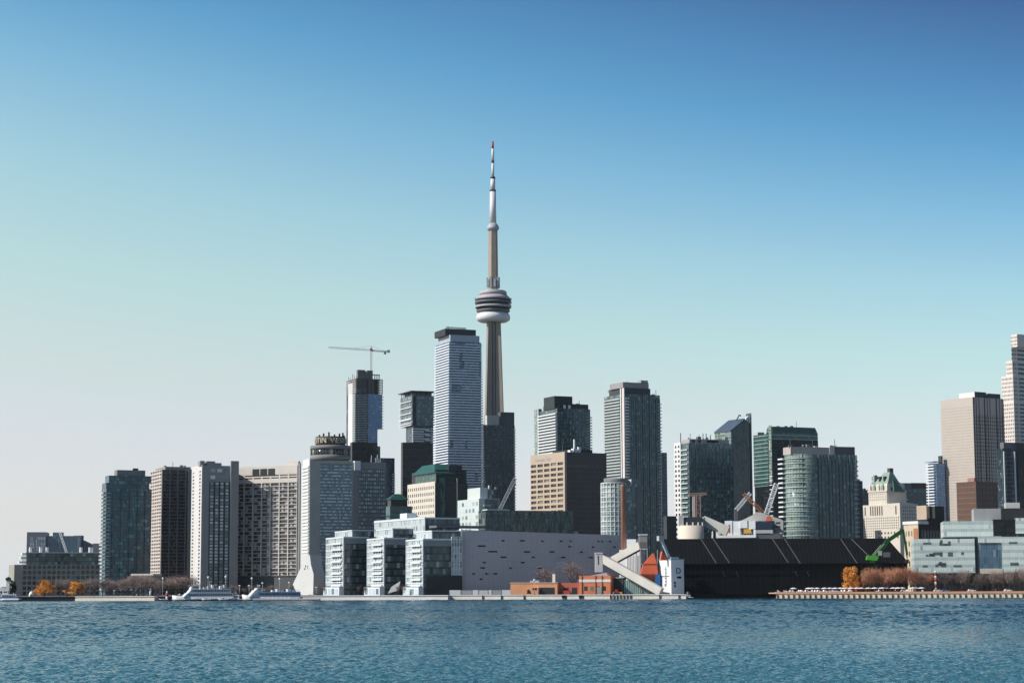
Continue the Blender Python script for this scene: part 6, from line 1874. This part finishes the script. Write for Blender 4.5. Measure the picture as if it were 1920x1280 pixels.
def tree_proto(seed, h, w, kind, mat, trunk_h=0.22):
    rr = random.Random(seed)
    root = bpy.data.objects.new('bare_tree' if kind == 'bare' else kind, None)
    tr, cr = MB(), MB()
    th = h * trunk_h
    def limb(p, q, r0, r1):
        d = (q - p).normalized(); a = d.orthogonal().normalized(); c = d.cross(a)
        n = len(tr.v); k = 6
        for (o, r_) in ((p, r0), (q, r1)):
            for i in range(k):
                an = 2 * math.pi * i / k
                tr.v.append(tuple(o + (a * math.cos(an) + c * math.sin(an)) * r_))
        for i in range(k):
            j = (i + 1) % k
            tr.face([n + i, n + j, n + k + j, n + k + i], 0, True)
    top = Vector((rr.uniform(-.3, .3), rr.uniform(-.3, .3), th))
    limb(Vector((0, 0, -0.2)), top, h * 0.026, h * 0.02)
    tips = []
    nl = 9
    for i in range(nl):
        a = 2 * math.pi * i / nl + rr.uniform(-.3, .3)
        out = rr.uniform(0.35, 0.95) if i else 0.1
        e = Vector((math.cos(a) * w * 0.33 * out, math.sin(a) * w * 0.33 * out, h * rr.uniform(0.45, 0.72)))
        limb(top, e, h * 0.013, h * 0.006)
        for k in range(3):
            f_ = e + Vector((rr.uniform(-.2, .2) * w, rr.uniform(-.2, .2) * w, h * rr.uniform(0.06, 0.22)))
            limb(e, f_, h * 0.006, h * 0.003)
            tips.append(f_)
        tips.append(e)
    if kind == 'bare':
        for i in range(640):
            t_ = tips[rr.randrange(len(tips))]
            d = Vector((rr.gauss(0, .7), rr.gauss(0, .7), rr.uniform(0.1, 1.2))).normalized()
            p0 = t_ + Vector((rr.gauss(0, .09) * w, rr.gauss(0, .09) * w, rr.gauss(0, .07) * h))
            L_ = h * rr.uniform(0.06, 0.15)
            s_ = d.orthogonal().normalized() * (h * rr.uniform(0.0025, 0.0055))
            if p0.z < th * 0.9: continue
            e = p0 + d * L_
            cr.quad(p0 - s_, p0 + s_, e + s_ * 0.3, e - s_ * 0.3)
            for k in range(2):
                q = p0 + d * L_ * rr.uniform(.3, .8)
                d2 = (d + Vector((rr.gauss(0, .6), rr.gauss(0, .6), rr.gauss(0, .4)))).normalized()
                e2 = q + d2 * L_ * 0.6
                cr.quad(q - s_ * .7, q + s_ * .7, e2 + s_ * .2, e2 - s_ * .2)
    else:
        cl = []
        for i in range(38):
            a = rr.uniform(0, 6.28); rad = w * 0.5 * math.sqrt(rr.random()) * 0.85
            zf = rr.uniform(0.28, 0.95)
            rad *= math.sin(math.pi * min(1, 0.25 + 0.75 * zf)) ** 0.5 if zf > .5 else 1
            cl.append((Vector((math.cos(a) * rad, math.sin(a) * rad, h * zf * (1 - 0.25 * (rad / (w * .5)) ** 2))), rr.uniform(0.10, 0.19) * w))
        for (c, r_) in cl:
            for i in range(90):
                v = Vector((rr.gauss(0, 1), rr.gauss(0, 1), rr.gauss(0, 1.1)))
                v = v.normalized() * r_ * rr.random() ** 0.45
                p0 = c + v
                if p0.z < 0.4: continue
                s1 = Vector((rr.gauss(0, 1), rr.gauss(0, 1), rr.gauss(0, 1))).normalized() * h * rr.uniform(.011, .022)
                s2 = s1.orthogonal().normalized() * s1.length * (0.7 if kind != 'willow_tree' else 0.5)
                dn = Vector((0, 0, -s1.length * 1.2)) if kind == 'willow_tree' else Vector((0, 0, 0))
                cr.quad(p0 - s1 - s2, p0 + s1 - s2, p0 + s1 + s2 + dn, p0 - s1 + s2 + dn)
    nm = {'bare': 'bare_tree'}.get(kind, kind)
    tm, cm = tr.mesh('trunk', BARK), cr.mesh('crown', mat)
    # per-clump tone for the crown
    return (nm, tm, cm)
def plant(proto, loc, sc, rz, label, cat='tree', group=None):
    nm, tm, cm = proto
    r_ = empty(nm, loc, rz, label, cat, group)
    r_.scale = sc if isinstance(sc, tuple) else (sc, sc, sc)
    for n_, me in (('trunk', tm), ('crown', cm)):
        o = bpy.data.objects.new(n_, me); COL.objects.link(o); o.parent = r_
    return r_
BARE = [tree_proto(100 + i, 11, 9, 'bare', TWIG) for i in range(4)]
BARER = [tree_proto(120 + i, 11, 9, 'bare', TWIGR) for i in range(3)]
WIL = [tree_proto(140 + i, 12, 12, 'willow_tree', WILLOW, 0.3) for i in range(3)]
EVG = tree_proto(160, 9, 4.5, 'evergreen_tree', EVERG)
rt = random.Random(77)
def tree_px(protos, x, ytop, ybase, D, label, wide=1.0, cat='tree', group=None, base_h=11.0):
    p = at(x, ybase, D)
    h = at(x, ytop, D).z - GZ
    s_ = h / base_h
    return plant(protos[rt.randrange(len(protos))], (p.x, D, GZ), (s_ * wide, s_ * wide, s_), rt.uniform(0, 6.28), label, cat, group)
tree_px(WIL, 83, 1089, 1115, 1212, 'round orange willow in front of the low brown block, nearer the white dome', 1.4, base_h=11.0)
tree_px(WIL, 142, 1092, 1115, 1216, 'wider low orange willow at the right end of the low brown block', 1.65, base_h=11.0)
tree_px([EVG], 22, 1087, 1115, 1222, 'dark evergreen between the beacon and the low brown block', 1.2, base_h=8.8)
GL = 'bare trees along the left promenade'
for i, x in enumerate([112, 126, 160, 176, 192, 203, 212, 221, 231, 240, 250, 259, 268, 277, 287, 296, 305, 314, 322, 330, 338, 347, 356, 366]):
    yt = 1091 - 4 * math.sin(i * 0.7) - (5 if x > 200 else 0) - rt.uniform(0, 5)
    tree_px(BARE, x, yt, 1115, 1222 + (i % 4) * 14, 'leafless brown tree in the row below the teal and brown towers', 1.15, group=GL)
for i, x in enumerate([436, 446, 458, 470, 482, 496, 508, 520, 533, 545]):
    tree_px(BARE, x, 1096 + (i % 3) * 3, 1115, 1300 + (i % 3) * 16, 'small leafless tree behind the moored ships below the beige slab block', 1.0, group='bare trees behind the ships')
for i, x in enumerate([600, 606, 672, 684, 746, 757]):
    tree_px(BARE, x, 1098 + i % 2, 1115, 1215, 'small leafless tree at the foot of the stepped white offices', 0.8, group='bare trees by the white offices')
tree_px(BARE, 1027, 1064, 1100, 1226, 'dark leafless tree standing before the grey hall, left one of two', 1.1)
tree_px(BARE, 1075, 1054, 1100, 1228, 'tallest dark leafless tree before the grey hall, behind the tan brick shed', 0.95)
tree_px(WIL, 1597, 1066, 1112, 1206, 'bright orange willow standing before the right end of the black shed', 0.9, base_h=11.0)
tree_px(WIL, 1613, 1081, 1112, 1209, 'smaller orange willow touching the right side of the bright one', 0.8, base_h=11.0)
GR = 'bare trees along the right beach'
for i, x in enumerate([1624, 1633, 1641, 1650, 1658, 1667, 1675, 1684, 1692, 1701, 1709, 1718, 1727, 1736, 1744, 1629, 1646, 1663, 1680, 1697, 1713, 1731]):
    yt = 1066 - (3 if 1680 < x < 1712 else 0) + rt.uniform(-1.5, 4) + (6 if x > 1712 else 0)
    tree_px(BARER if (i % 3 or x < 1712) else BARE, x, yt, 1111, 1196 + (i % 5) * 4.5, 'leafless reddish tree in the dense row right of the orange willow', 0.72, group=GR)
GC = 'bare trees before the glass college'
for i, x in enumerate([1765, 1774, 1783, 1795, 1804, 1813, 1832, 1842, 1852, 1864, 1873, 1882, 1893, 1902, 1912, 1921]):
    yt = 1071 + rt.uniform(-2, 4) - (5 if x > 1885 else 0)
    tree_px(BARE, x, yt, 1111, 1226 + (i % 3) * 9, 'leafless brown tree in the row before the pale green glass building', 0.68, group=GC)
p = at(916 + 75, 1113, 1200)
plant((EVG[0].replace('evergreen_tree', 'evergreen_shrub'), EVG[1], EVG[2]), (p.x, 1198, GZ), (0.7, 0.5, 0.38), 0, 'dark green shrub at the left end of the tan brick shed', 'shrub')

# ================================================================== street lamps, poles
def lamp_parts():
    m1 = MB().lathe([(0.14, 0), (0.09, 8.0)], 8).mesh('pole', LIGHTGREY)
    m2 = MB().ball((0, 0, 8.4), 0.55, n=12).mesh('globe', WHITE)
    m3 = MB().lathe([(0.3, 0), (0.2, 0.8)], 8).mesh('base', MIDGREY)
    return m1, m2, m3
LP = lamp_parts()
LAMPS = [(305, 1083), (390, 1081), (423, 1080), (449, 1097), (467, 1097), (472, 1083), (486, 1097), (492, 1092), (542, 1091), (524, 1084), (593, 1100), (214, 1106), (1002, 1086)]
for i, (x, y) in enumerate(LAMPS):
    D = 1194 + (i % 3) * 3
    p = at(x, 1112, D); s_ = (at(x, y, D).z - GZ) / 8.6
    who = {305: 'tall globe lamp below the brown tower', 390: 'tall globe lamp rising from the long white ship, left of its pair', 423: 'tall globe lamp at the stern of the long white ship', 449: 'short globe lamp left of the second ship', 467: 'short globe lamp over the second ship bow', 472: 'taller dim globe lamp under the beige slab block', 486: 'short globe lamp over the second ship side', 492: 'bright globe lamp over the second ship side, higher one', 542: 'globe lamp beside the white flared hotel foot', 524: 'tall lamp below the sunlit window grid', 593: 'small globe lamp right of the white flared foot', 214: 'small lamp among bare trees below the teal tower', 1002: 'lamp post before the tan brick shed'}[x]
    r_ = empty('street_lamp', (p.x, D, GZ), 0, who, 'street lamp', 'globe street lamps along the quay')
    r_.scale = (1.15, 1.15, s_)
    for n_, me in (('pole', LP[0]), ('globe', LP[1]), ('base', LP[2])):
        o = bpy.data.objects.new(n_, me); COL.objects.link(o); o.parent = r_
# red and white striped mast
p = at(1755, 1110, 1206); zt = at(1755, 1073, 1206).z - GZ
r = empty('striped_mast', (p.x, 1206, GZ), 0, 'red and white striped column among the bare trees on the right shore', 'column')
for k in range(7):
    MB().lathe([(0.62, zt * k / 7), (0.60, zt * (k + 1) / 7)], 14).build('band', REDP if k % 2 == 0 else OFFWHITE, r)
MB().lathe([(0.9, zt), (0.9, zt + 0.5), (0.2, zt + 1.1)], 14).build('cap', OFFWHITE, r)

# ================================================================== beach umbrellas, chairs, cars, people
UC = plain('pale_pink_canvas', (0.74, 0.62, 0.62), 0.8, 0.06); UC2 = plain('white_canvas', (0.76, 0.74, 0.72), 0.8, 0.05)
def umb_mesh(mat):
    m = MB()
    k = 12
    prof = [(1.95, 2.25), (1.9, 2.42), (1.2, 2.78), (0.4, 3.0), (0.03, 3.08)]
    m.lathe(prof, k, mi=0, smooth=False)
    return m.mesh('canopy', mat)
UM = [umb_mesh(UC2), umb_mesh(UC)]
UPOLE = MB().lathe([(0.06, 0), (0.06, 2.3)], 8).mesh('pole', LIGHTGREY)
UBASE = MB().lathe([(0.4, 0), (0.3, 0.18)], 12).mesh('base', DARK)
UX = [1488, 1516, 1523, 1532, 1546, 1556, 1566, 1576, 1585, 1596, 1606, 1615, 1628, 1640, 1648, 1654, 1662, 1675, 1684, 1692, 1712, 1717, 1728]
for i, x in enumerate(UX):
    D = 1190 + (i * 5) % 9
    p = at(x, 1106, D)
    r_ = empty('beach_umbrella', (p.x, D, GZ + 1.0), rt.uniform(0, 1), 'lone flat white umbrella at the left end of the beach row' if i == 0 else 'flat pale umbrella in the row along the right beach', 'umbrella', None if i == 0 else 'beach umbrellas in front of the black shed')
    r_.scale = (1.05, 1.05, 0.92)
    for n_, me in (('canopy', UM[i % 3 == 2]), ('pole', UPOLE), ('base', UBASE)):
        o = bpy.data.objects.new(n_, me); COL.objects.link(o); o.parent = r_
# raised beach strip the umbrellas stand on
xa, xb = at(1455, 1110, QY).x, at(1990, 1110, QY).x
o = MB().box(xa, xb, QY + 6.1, QY + 34, GZ - 0.2, GZ + 1.0).build('beach', plain('pinkish_sand', (0.50, 0.35, 0.27), 0.95, 0.12), None)
o['kind'] = 'structure'
CH = [MB().prism_y([(-0.45, 0.3), (0.5, 0.42), (0.5, 0.5), (-0.45, 0.38)], -0.35, 0.35).mesh('seat', WHITE),
      MB().bar((-0.42, 0, 0.3), (-0.78, 0, 1.15), 0.66, 0.07).mesh('backrest', WHITE),
      MB().box(-0.55, 0.55, -0.47, -0.36, 0.62, 0.68).box(-0.55, 0.55, 0.36, 0.47, 0.62, 0.68).mesh('armrest', WHITE),
      MB().box(0.42, 0.52, -0.44, -0.36, 0, 0.62).box(0.42, 0.52, 0.36, 0.44, 0, 0.62).box(-0.5, -0.4, -0.44, -0.36, 0, 0.62).box(-0.5, -0.4, 0.36, 0.44, 0, 0.62).mesh('leg_frame', WHITE)]
rc = random.Random(5)
CX = [1460, 1472, 1476, 1481, 1487, 1496, 1500, 1504, 1509, 1517, 1521, 1526, 1531, 1538, 1543, 1550, 1557, 1562, 1566, 1571, 1577, 1582, 1590, 1596, 1645, 1649, 1647, 1700, 1708, 1730]
for i, x in enumerate(CX):
    D = QY + 1.5 + rc.uniform(0, 3.5) if x < 1600 else QY + 8
    p = at(x, 1110, D)
    r_ = empty('beach_chair', (p.x, D, GZ + 1.0), rc.uniform(-2.6, -0.6), 'white slatted beach chair facing the water along the right wharf', 'chair', 'white beach chairs along the wharf')
    r_.scale = (1.25, 1.25, 1.25)
    for n_, me in zip(('seat', 'backrest', 'armrest', 'leg_frame'), CH):
        o = bpy.data.objects.new(n_, me); COL.objects.link(o); o.parent = r_
# parked cars
def car(x, label, mat):
    D = QY + 11
    p = at(x, 1108, D)
    r_ = empty('parked_car', (p.x, D, GZ + 1.0), 0, label, 'car', 'cars on the right promenade')
    MB().prism_y([(-2.2, 0.35), (2.2, 0.35), (2.25, 0.85), (1.5, 1.0), (-2.1, 1.0), (-2.25, 0.8)], -0.88, 0.88).build('body', mat, r_)
    MB().prism_y([(-1.9, 1.0), (1.2, 1.0), (0.5, 1.55), (-1.5, 1.55)], -0.78, 0.78).build('cabin', mat, r_)
    MB().prism_y([(-1.65, 1.06), (0.95, 1.06), (0.4, 1.46), (-1.4, 1.46)], -0.80, -0.77).build('window', WIN, r_)
    for wx in (-1.4, 1.4):
        m = MB()
        k = 14
        pts = [(wx + 0.36 * math.cos(2 * math.pi * i / k), 0.36 + 0.36 * math.sin(2 * math.pi * i / k)) for i in range(k)]
        m.prism_y(pts, -0.93, -0.72); m.build('wheel', DARK, r_)
        m = MB(); m.prism_y(pts, 0.72, 0.93); m.build('wheel', DARK, r_)
for x, lab, m in ((1696, 'white car parked by the beach umbrellas', WHITE), (1758, 'pale car parked beside the striped column', OFFWHITE), (1822, 'white car parked before the middle of the glass college', WHITE), (1890, 'white car nearest the right edge on the promenade', WHITE), (1773, 'small blue car right of the striped column', BLUEP)):
    car(x, lab, m)

# people: one continuous skinned body each, in walking or standing poses
def person_mesh(seed, walk=0.0, shirt=(0.3, 0.3, 0.35), legs=(0.05, 0.05, 0.07)):
    rr = random.Random(seed)
    V = [(0, 0, 0.93), (0, 0, 1.18), (0, 0, 1.40), (0, 0, 1.50), (0, -0.015, 1.60), (0, -0.01, 1.70),
         (-0.10, 0, 0.90), (-0.11, -walk, 0.50), (-0.11, -walk * 0.6 + walk * 0.2, 0.08), (-0.11, -0.14 - walk * 0.4, 0.04),
         (0.10, 0, 0.90), (0.11, walk * 0.6, 0.50), (0.11, walk * 1.4, 0.10), (0.11, walk * 1.4 - 0.13, 0.04),
         (-0.19, 0, 1.40), (-0.24, walk * 0.3, 1.13), (-0.25, -0.06 + walk * 0.4, 0.88), (-0.25, -0.09 + walk * 0.4, 0.78),
         (0.19, 0, 1.40), (0.24, -walk * 0.3, 1.13), (0.25, -0.08 - walk * 0.4, 0.88), (0.25, -0.11 - walk * 0.4, 0.78)]
    E = [(0, 1), (1, 2), (2, 3), (3, 4), (4, 5), (0, 6), (6, 7), (7, 8), (8, 9), (0, 10), (10, 11), (11, 12), (12, 13), (2, 14), (14, 15), (15, 16), (16, 17), (2, 18), (18, 19), (19, 20), (20, 21)]
    RAD = [0.14, 0.13, 0.14, 0.055, 0.095, 0.085, 0.10, 0.065, 0.045, 0.04, 0.10, 0.065, 0.045, 0.04, 0.065, 0.045, 0.035, 0.035, 0.065, 0.045, 0.035, 0.035]
    me = bpy.data.meshes.new('person_skeleton')
    me.from_pydata(V, E, [])
    o = bpy.data.objects.new('tmp', me); COL.objects.link(o)
    md = o.modifiers.new('skin', 'SKIN')
    for sv, r_ in zip(me.skin_vertices[0].data, RAD):
        sv.radius = (r_, r_)
    me.skin_vertices[0].data[0].use_root = True
    sb = o.modifiers.new('sub', 'SUBSURF'); sb.levels = 1; sb.render_levels = 1
    dg = bpy.context.evaluated_depsgraph_get()
    out = bpy.data.meshes.new_from_object(o.evaluated_get(dg))
    bpy.data.objects.remove(o)
    skin = plain('skin', (0.42, 0.26, 0.19), 0.6, 0.05, streak=False)
    sh = plain('shirt_%d' % seed, shirt, 0.85, 0.06, streak=False); lg = plain('trousers_%d' % seed, legs, 0.85, 0.06, streak=False)
    hair = plain('dark_hair', (0.03, 0.02, 0.015), 0.7, 0.1, streak=False)
    out.materials.clear()
    for m in (skin, sh, lg, hair): out.materials.append(m)
    for p_ in out.polygons:
        z = p_.center.z; x = abs(p_.center.x)
        if z > 1.64 or (z > 1.55 and p_.center.y > 0.03): i = 3
        elif z > 1.46 or (x > 0.2 and z < 0.84): i = 0
        elif z > 0.92 or (x > 0.19 and z > 0.7): i = 1
        else: i = 2
        p_.material_index = i; p_.use_smooth = True
    return out
PEOPLE = [('white shirt', person_mesh(1, 0.16, (0.7, 0.7, 0.68))), ('red jacket', person_mesh(2, 0.0, (0.5, 0.06, 0.05))), ('dark coat', person_mesh(3, 0.2, (0.04, 0.045, 0.06))), ('pale jacket', person_mesh(4, 0.08, (0.6, 0.55, 0.5), (0.06, 0.10, 0.2)))]
PX = [(72.5, 1193, 0, 'walking under the orange willow, left one'), (77, 1193, 0, 'walking under the orange willow, right one'), (196, 1193, 0, 'standing at the left end of the pale quay'), (203, 1194, 1, 'strolling on the pale quay below the teal tower'), (225, 1194, 2, 'walking on the pale quay among the bare trees'), (256, 1193, 0, 'standing beside the white post on the pale quay'), (263, 1193, 3, 'walking on the pale quay near its end'), (276, 1192, 0, 'standing near the right end of the pale quay'), (296, 1192, 1, 'standing where the pale quay ends'), (1117, 1188, 2, 'standing before the red orange brick building'), (1150, 1189, 3, 'standing beside the red loader'), (1178, 1189, 1, 'standing before the pale green shed'), (1614, 1191, 2, 'standing under the orange willow on the beach'), (1656, 1191, 0, 'walking behind the beach chairs'), (1670, 1190, 2, 'standing under the beach umbrellas'), (1679, 1190, 0, 'walking near the parked white car'), (1786, 1190, 2, 'walking right of the small blue car'), (1862, 1191, 2, 'standing on the promenade before the blue atrium'), (1867, 1191, 3, 'walking on the promenade before the blue atrium')]
for i, (x, D, k, where) in enumerate(PX):
    p = at(x, 1112, D)
    hgt = GZ + (1.0 if x > 1455 and D > QY + 6 else 0.0)
    if x < 1455 and D < QY + 6.1: hgt = GZ + 0.35
    o = bpy.data.objects.new('person', PEOPLE[k][1]); COL.objects.link(o)
    o.location = (p.x, D, hgt); o.rotation_euler = (0, 0, rt.uniform(-1.9, 1.9))
    tag(o, 'person in ' + PEOPLE[k][0] + ' ' + where, 'person', 'people on the waterfront')

# ================================================================== boats
HW = plain('boat_white', (0.72, 0.72, 0.71), 0.4, 0.05)
HB = plain('boat_blue_hull', (0.07, 0.13, 0.24), 0.4, 0.08)
HN = plain('boat_dark_bottom', (0.012, 0.014, 0.02), 0.5, 0.1)
BW = pane('boat_window', (0.01, 0.014, 0.02), (0.04, 0.05, 0.06), (0.1, 0.11, 0.12), 0.1)
def hull(L_, B_, h0, hb, mat_side, mat_low, r_):
    """bow at -x; loft of stations"""
    st = []
    n = 14
    for i in range(n + 1):
        f_ = i / n
        x = -L_ / 2 + L_ * f_
        w = B_ / 2 * min(1.0, (f_ / 0.32) ** 0.6) if f_ > 0 else 0.02
        sh = h0 + (hb - h0) * max(0, 1 - f_ / 0.45) ** 1.6
        st.append((x, max(w, .02), sh))
    def loft(za, zb_, wa, nm, mat):
        m = MB()
        for (x, w, sh) in st:
            zt = zb_ if zb_ is not None else sh
            rake = (1 - min(1, (x + L_ / 2) / (L_ * 0.15))) * 0.9
            m.v += [(x + rake * (1 if za < 0.3 else 0.5), -w * wa, za), (x, -w, zt), (x, w, zt), (x + rake * (1 if za < 0.3 else 0.5), w * wa, za)]
        for i in range(n):
            a, c = 4 * i, 4 * i + 4
            m.face([a, c, c + 1, a + 1], 0, True); m.face([a + 1, c + 1, c + 2, a + 2], 0); m.face([a + 2, c + 2, c + 3, a + 3], 0, True)
        m.face([0, 1, 2, 3]); m.face([4 * n + 3, 4 * n + 2, 4 * n + 1, 4 * n])
        m.build(nm, mat, r_)
    loft(-0.4, 0.75, 0.85, 'hull_bottom', mat_low)
    loft(0.76, None, 1.0, 'hull', mat_side)
def deckhouse(r_, x0, x1, w, z0, z1, rake, mat, nwin, nm='deck_house'):
    MB().prism_y([(x0, z0), (x1, z0), (x1 - 0.2, z1), (x0 + rake, z1)], -w / 2, w / 2).build(nm, mat, r_)
    if nwin:
        L_ = (x1 - x0 - rake - 1.0)
        me = MB().box(-L_ / nwin * 0.36, L_ / nwin * 0.36, -0.05, 0.05, -(z1 - z0) * 0.2, (z1 - z0) * 0.2).mesh('window', BW)
        for i in range(nwin):
            o = bpy.data.objects.new('window', me); COL.objects.link(o); o.parent = r_
            o.location = (x0 + rake + 0.5 + L_ * (i + 0.5) / nwin, -w / 2 - 0.01, z0 + (z1 - z0) * 0.58)
def mast(r_, x, z0, h, mat=HW):
    m = MB(); m.bar((x, 0, z0), (x, 0, z0 + h), 0.25); m.bar((x - 1, 0, z0 + h * 0.6), (x + 1, 0, z0 + h * 0.6), 0.15)
    m.build('mast', mat, r_)
def rail(r_, x0, x1, w, z, n, nm='railing'):
    m = MB()
    for s_ in (-1, 1):
        m.bar((x0, s_ * w / 2, z + 1), (x1, s_ * w / 2, z + 1), 0.08)
        for i in range(n + 1):
            x = x0 + (x1 - x0) * i / n
            m.bar((x, s_ * w / 2, z), (x, s_ * w / 2, z + 1), 0.07)
    m.build(nm, LIGHTGREY, r_)
def boat_root(xm, D, label, cat, name):
    p = at(xm, 1118, D)
    return empty(name, (p.x, D, 0), 0, label, cat)
s1 = 1160 / F
# long white excursion ship
r = boat_root(381, 1158, 'long white excursion ship with raked bow, left of the second white ship', 'ship', 'excursion_ship')
r.rotation_euler.z = R(21); r.scale.z = 0.86
L1 = 117 * s1
hull(L1, 8.5, 2.2, 3.6, HW, HN, r)
deckhouse(r, -L1 * 0.34, L1 * 0.46, 7.4, 2.2, 4.9, 2.4, HW, 20)
deckhouse(r, -L1 * 0.26, L1 * 0.42, 6.8, 4.95, 7.4, 1.8, HW, 17)
deckhouse(r, -L1 * 0.22, -L1 * 0.08, 5.2, 7.45, 9.6, 1.0, HW, 4, 'pilot_house')
MB().box(-L1 * 0.23, L1 * -0.06, -2.8, 2.8, 9.6, 9.75).build('roof_visor', HW, r)
rail(r, -L1 * 0.06, L1 * 0.40, 6.4, 7.45, 18); mast(r, -L1 * 0.15, 9.7, 3.2); mast(r, L1 * 0.1, 7.4, 4.0); mast(r, L1 * 0.3, 7.4, 2.8)
for k in range(6):
    MB().box(L1 * (0.0 + k * 0.065), L1 * (0.03 + k * 0.065), -1.5, 1.5, 7.42, 8.6 + (k % 3) * 0.8).build('deck_locker', (HW, LIGHTGREY)[k % 2], r)
# second white ship; the bluish shade on its side is put into the colour
r = boat_root(509, 1160, 'white ship with bluish shade painted on its side and raked bow moored by the flared hotel foot', 'ship', 'excursion_ship')
r.rotation_euler.z = R(20); r.scale.z = 0.86
L2 = 112 * s1
hull(L2, 9.0, 2.0, 4.0, HW, HN, r)
deckhouse(r, -L2 * 0.40, L2 * 0.47, 8.0, 2.0, 5.6, 5.0, plain('boat_shaded_white', (0.42, 0.52, 0.64), 0.4, 0.05), 24)
MB().prism_y([(-L2 * 0.40, 2.2), (-L2 * 0.33, 2.2), (-L2 * 0.24, 6.6), (-L2 * 0.30, 6.6)], -3.8, 3.8).build('white_front', HW, r)
deckhouse(r, -L2 * 0.30, -L2 * 0.18, 5.5, 5.65, 8.0, 1.2, HW, 3, 'pilot_house')
rail(r, -L2 * 0.15, L2 * 0.44, 7.6, 5.65, 22); mast(r, -L2 * 0.24, 8, 2.6)
for k, f_ in enumerate((0.0, 0.08, 0.14, 0.26, 0.33)):
    MB().box(L2 * f_, L2 * (f_ + 0.05), -2, 2, 5.62, 6.6 + (k % 2) * 0.7).build('deck_locker', HW, r)
# small boats
def small_boat(xm, D, L_, label, cabin=True, top=2.6):
    r_ = boat_root(xm, D, label, 'boat', 'motor_boat')
    hull(L_, L_ * 0.32, 0.95, 1.3, HW, HN, r_)
    if cabin:
        deckhouse(r_, -L_ * 0.2, L_ * 0.25, L_ * 0.24, 0.95, top, 0.7, HW, 3, 'cabin')
        mast(r_, 0, top, 1.6)
    else:
        MB().prism_y([(-L_ * .1, .95), (L_ * .02, .95), (L_ * .05, 1.6), (0, 1.6)], -L_ * .1, L_ * .1).build('windscreen', BW, r_)
small_boat(336, 1158, 8.5, 'small white motor boat just left of the long white ship bow')
small_boat(387, 1152, 6.0, 'little open white boat before the long white ship', False)
small_boat(419, 1151, 6.5, 'little white boat floating at the stern of the long white ship', False)
small_boat(441, 1162, 9.0, 'white cabin boat between the two large ships', True, 3.2)
small_boat(1289, 1150, 6.5, 'small white boat moored right of the white silo', True, 2.4)
small_boat(306, 1172, 6.0, 'small orange marked boat left of the moored boats', False)
# little ferry at the far left
r = boat_root(16, 1168, 'white and blue ferry at the far left edge of the water', 'ferry', 'ferry')
hull(14, 5.5, 1.6, 2.2, HW, HN, r)
deckhouse(r, -4.5, 5.0, 4.6, 1.6, 4.0, 0.8, HW, 6); deckhouse(r, -3.5, 0, 3.4, 4.05, 6.0, 0.6, HW, 2, 'pilot_house')
MB().box(-4.4, 5.2, -2.5, -2.35, 1.7, 2.4).build('blue_stripe', BLUEP, r); mast(r, -1.5, 6, 2.2)
# floating pontoon before the second ship
pa, pb = at(475, 1120, 1148), at(600, 1120, 1148)
r = empty('pontoon', ((pa.x + pb.x) / 2, 1148, 0), 0, 'long pinkish white floating pontoon in front of the second white ship', 'pontoon')
h = (pb.x - pa.x) / 2
MB().box(-h, h, -2, 2, -0.3, 0.35).build('float', BROWNBRICK, r); MB().box(-h - .1, h + .1, -2.1, 2.1, 0.35, 1.15).build('deck', plain('pinkish_white_deck', (0.66, 0.58, 0.54), 0.8, 0.08), r)
for k in range(6):
    x = -h + (501 + k * 7.6 - 475) * 1150 / F
    MB().box(x, x + 1.5, -1.8, -0.6, 1.15, 2.1).build('dock_box', WHITE, r)
for k, x in enumerate((1256, 1248)):
    pass
# white post and buoy-like bollards on the left quay, channel marker
p = at(281.5, 1116, 1190)
r = empty('white_post', (p.x, 1190, GZ + .35), 0, 'thick white post standing on the pale quay below the brown tower', 'post')
MB().lathe([(0.45, 0), (0.45, 2.6), (0.3, 2.9)], 12).build('shaft', WHITE, r); MB().lathe([(0.6, 0), (0.6, 0.3)], 12).build('base', CONC, r)
p = at(313, 1118, 1176)
r = empty('channel_marker', (p.x, 1176, 0), 0, 'red and white channel marker standing in the water left of the ships', 'marker')
MB().lathe([(0.7, -0.5), (0.7, 2.6)], 12).build('pile', OFFWHITE, r); MB().lathe([(0.85, 2.6), (0.85, 4.2)], 12).build('red_band', REDP, r); MB().lathe([(0.5, 4.2), (0.5, 5.0), (0.1, 5.4)], 12).build('lantern', OFFWHITE, r)
p = at(939, 1121.5, 1176)
r = empty('mooring_buoy', (p.x, 1176, 0), 0, 'orange float on the water below the cracked dock wall', 'buoy')
MB().lathe([(0.1, -0.4), (0.9, 0.0), (0.9, 0.5), (0.3, 0.9)], 14).build('float', ORANGEP, r); MB().lathe([(0.08, 0.9), (0.08, 1.6)], 8).build('post', DARK, r)

# ================================================================== thin harbour haze
def haze_box():
    m = bpy.data.materials.new('harbour_haze'); m.use_nodes = True
    t = m.node_tree; t.nodes.clear()
    v = t.nodes.new('ShaderNodeVolumePrincipled')
    v.inputs['Color'].default_value = (0.80, 0.90, 0.97, 1)
    v.inputs['Density'].default_value = HAZE
    v.inputs['Anisotropy'].default_value = 0.0
    o = t.nodes.new('ShaderNodeOutputMaterial')
    t.links.new(v.outputs[0], o.inputs['Volume'])
    b_ = MB().box(-9050, 9050, -750, 9050, -2.5, 640).build('haze', m)
    b_['kind'] = 'stuff'
HAZE = 1.15e-5
haze_box()
